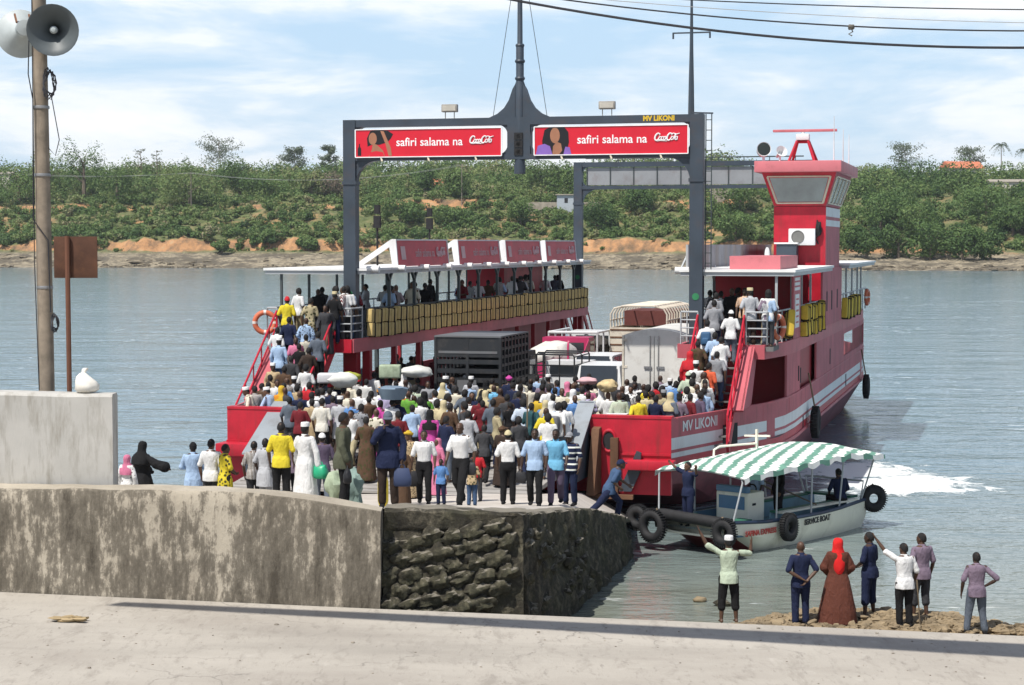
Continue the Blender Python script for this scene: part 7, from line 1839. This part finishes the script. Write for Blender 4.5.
carried('plastic_bag', of(305,419), GREENP, (.34,.05,.92), bagshape(.30,.24,.34,3), 'green plastic bag held by the man in the white robe', 'bag')
carried('plastic_bag', of(343,407), LEATH, (.28,.08,.86), bagshape(.26,.16,.34,4), 'black plastic bag carried by the man in the olive jacket', 'bag')
carried('briefcase', of(424,426), LEATH, (.31,.04,.83), bagshape(.36,.16,.42,5), 'black bag carried by the uniformed man in white', 'bag')
carried('handbag', of(535,431), LEATH, (.31,.04,.83), bagshape(.24,.10,.30,6), 'small black handbag carried by the man in mid-blue', 'bag')
carried('shoulder_bag', of(461,419), LEATH, (-.22,-.02,1.0), bagshape(.22,.12,.32,7), 'black shoulder bag of the tall man in white polo', 'bag')
carried('plastic_can', of(127,449), YELP, (-.26,.1,.72), bagshape(.18,.14,.24,8), 'small yellow can held by the child in pink headscarf', 'can')
p = Vector((-3.6, 39.0, slip_z(-3.6, 39.0))); b = MB(); b.blob((0,0,.32), (.24,.22,.34), 14, 10, jit=.8, seed=6); tag(b.build('sack', GREENW, None, p, smooth=60), 'bulging pale sack on the slipway left of the olive jacket', 'sack')
p = Vector((-3.15, 37.9, slip_z(-3.15, 37.9))); b = MB(); b.blob((0,0,.36), (.16,.15,.36), 14, 10, jit=.9, seed=16); tag(b.build('sack', mat('sea_green_sack', (.20,.28,.25), .8), None, p, smooth=60), 'sea-green sack beside the man in the olive jacket', 'sack')
p = Vector((-2.62, 38.4, slip_z(-2.62, 38.4))); b = MB(); b.tube([(0,0,0),(0,0,.12),(0,0,.5),(0,0,.72),(0,0,.78)], [.08,.11,.11,.06,.04], 12); tag(b.build('plastic_can', YELP, None, p), 'tall yellow can standing beside the man in the navy jacket', 'can')
def backpack(px, py, mm, label): carried('backpack', of(px, py), mm, (0,-.20,1.18), lambda b: (b.box((-.15,-.09,-.22),(.15,.09,.2),bev=.06), b.box((-.1,-.14,-.18),(.1,-.08,.02),bev=.03)), label, 'backpack', 'backpacks in the crowd')
backpack(284, 383, BACKM, 'pink and maroon backpack worn by the person in blue at the left bow'); backpack(472, 392, BACKM, 'maroon backpack worn by the person in navy by the livestock truck'); backpack(707, 320, BACKB, 'blue backpack worn by the person in white on the right stairs'); backpack(558, 403, mat('grey_backpack', (.12,.12,.13), .7), 'grey backpack worn in the crowd at the right ramp wing'); backpack(327-10, 389, mat('black_backpack', (.02,.02,.022), .7), 'black backpack worn by the person in white at the left ramp wing')
def headload(px, py, build, mm, label, cat='load', name='load'):
    d = of(px, py); o = d['o']; z = head_h(d['pz'], o.scale.z); hm = fig(d['pz']).hm; q = Matrix.Rotation(o.rotation_euler.z, 4, 'Z') @ (hm.translation*o.scale.z)
    b = MB(); build(b); tag(b.build(name, mm, None, (o.location.x+q.x, o.location.y+q.y, o.location.z + z + .0), smooth=60), label, cat, 'loads carried on heads')
sackf = lambda w_, d_, h_, s: (lambda b: b.blob((0,0,h_*.46), (w_/2,d_/2,h_/2), 16, 10, jit=.35, seed=s))
headload(608, 392, sackf(.62,.5,.36,21), TANB, 'round tan bundle carried on a head by the right ramp wing'); headload(418, 378, sackf(1.0,.7,.42,22), WOVEN, 'wide white sack carried on a head left of the livestock truck'); headload(390, 378, lambda b: b.box((-.34,-.25,.0),(.34,.25,.42),bev=.05), GREENW, 'green and white box carried on a head near the left gantry post')
headload(392, 399, lambda b: (b.lathe([(.30,0),(.42,.30),(.45,.30),(.33,-.01),(0,-.01)], 24), b.blob((0,0,.27),(.40,.40,.10),14,6,jit=.5,seed=3)), TUBB, 'grey-blue tub carried on a head near the left gantry post', name='tub'); headload(343, 387, sackf(.85,.5,.45,23), WOVEN, 'big white sack on a head by the left boarding stairs'); headload(330, 383, lambda b: b.box((-.4,-.25,.0),(.36,.25,.30),bev=.06), mat('pale_parcel', (.55,.55,.56), .8), 'pale parcel carried over the crowd by the left stairs', name='parcel')
headload(349, 381, sackf(.7,.4,.3,31), mat('yellow_green_bundle', (.35,.36,.05), .8, var=.5, scale=6), 'yellow and green bundle on a head at the foot of the left gantry post'); headload(588, 384, sackf(.6,.45,.22,33), mat('pink_bundle', (.55,.34,.36), .85), 'pale pink bundle carried on a head before the white cars')
# crate and box on the right bow rail
b = MB(); b.box((-.30,-.18,0),(.30,.18,.46),bev=.02); b.box((-.26,-.19,.05),(.26,-.176,.41)); tag(b.build('box', mat('white_cardboard', (.60,.60,.62), .7), None, FW(4.55, -6.35, 3.02), (0,0,-TH)), 'white box standing on the right bow platform', 'box')
b = MB(); b.box((-.2,-.15,0),(.2,.15,.36),bev=.02); b.box((-.16,-.16,.2),(.16,-.146,.26)); tag(b.build('box', LEATH, None, FW(5.15, -6.3, 3.05), (0,0,-TH)), 'black case beside the white box on the right bow', 'box')
b = MB(); b.box((3.9,-6.6,2.28),(6.0,-5.9,3.02)); b.build('bow_locker', RED, ferry)
p = stand_at(529, 402, 1.9, 'D'); d = of(531, 403); b = MB(); b.tube([(0,0,0),(.02,0,1.95)], [.022,.02], 8); q = d['o'].location; tag(b.build('staff', ROPE, None, (q.x-.12, q.y-.3, q.z)), 'tall wooden staff held upright in the middle of the crowd', 'staff')

# ------------------------------------------------------------------ labels that single each person out
LAND = [('the black livestock truck', FW(-1.5, 0, 0)), ('the pipe cage pickup', FW(.9, 3, 0)), ('the white box truck', FW(3.7, 2.4, 0)), ('the white estate car', FW(1.3, 5.6, 0)), ('the left gantry post', FW(-5.75, 0, 0)), ('the left stairs', FW(-7, -4.6, 0)), ('the left ramp wing', FW(-5.2, -8, 0)), ('the right ramp wing', FW(3.6, -8, 0)), ('the right stairs', FW(6.7, -4.6, 0)), ('the right bow rail', FW(5.2, -6.3, 0)), ('the ramp tip', FW(-.8, -11.6, 0)), ('the hinge of the ramp', FW(-.8, -6.5, 0))]
CN = lambda c: c.replace('_', ' ')
def base_desc(d):
    who = d['who'] or ('woman' if d['hat'] == 'scarf' else 'person')
    pat = {'stripe': 'striped ', 'floral': 'floral ', 'leopard': 'leopard-print ', 'check': 'checked ', 'leaf': 'patterned ', 'spot': 'spotted ', 'band': 'banded ', None: ''}[d['pat']]
    s = f"{who} in {CN(d['tc'])} {pat}{NOUN[d['top']]}"
    if d['hat'] in HATN: s += f" and {CN(d['hc'])} {HATN[d['hat']]}" if CN(d['hc']) != CN(d['tc']) else f" and matching {HATN[d['hat']]}"
    return s
def place_desc(d):
    l = FI @ d['o'].location; z = d['o'].location.z
    if z > 5: return ('sitting' if 'sit' in d['pz'] else 'standing') + ' on the ' + ('left' if l.x < 0 else 'right') + ' upper deck'
    if z > 2.45 and l.y > -4.4 and abs(l.x) > 5.5: return 'on the ' + ('left' if l.x < 0 else 'right') + ' stairs'
    if l.x < -5.3 and l.y > 0: return 'under the left upper deck'
    if l.x > 5.4 and l.y > 0: return 'inside the right lower deck'
    n = min(LAND, key=lambda t: (Vector(t[1][:2]) - Vector(d['o'].location[:2])).length)[0]; return 'by ' + n
used = {}
for d in PEOPLE:
    if d['fixed']: used[d['o']['label']] = 1
todo = [d for d in PEOPLE if not d['fixed']]
for d in todo: d['b'] = base_desc(d); d['p'] = place_desc(d)
cnt = {}
for d in todo: cnt[d['b'] + d['p']] = cnt.get(d['b'] + d['p'], 0) + 1
for d in todo:
    lb = d['b'] + ' ' + d['p']
    if cnt[d['b'] + d['p']] > 1 or lb in used:
        nb = sorted((e for e in PEOPLE if e is not d and e['px'] and e['px'] != d['px']), key=lambda e: (e['px'][0]-d['px'][0])**2 + 1.5*(e['px'][1]-d['px'][1])**2)[:9]; done = False
        for e in nb:
            dx, dy = e['px'][0]-d['px'][0], e['px'][1]-d['px'][1]
            rel = ('left of' if dx > 0 else 'right of') if abs(dx) > abs(dy) else ('behind' if dy > 0 else 'in front of')
            c = f"{lb}, {rel} {CN(e['tc'])} {NOUN[e['top']].split()[-1]}"
            if e['hat'] in HATN: c += f" and {HATN[e['hat']].split()[-1]}"
            if e['b' if 'b' in e else 'tc'] != d['b'] and c not in used and len(c.split()) <= 16: lb = c; done = True; break
        if not done:
            for e in nb:
                dx = e['px'][0]-d['px'][0]; c = f"{d['b']} {'left of' if dx > 0 else 'right of'} {CN(e['tc'])} {NOUN[e['top']].split()[-1]} {d['p']}"
                if c not in used and len(c.split()) <= 16: lb = c; break
    used[lb] = 1; d['o']['label'] = lb
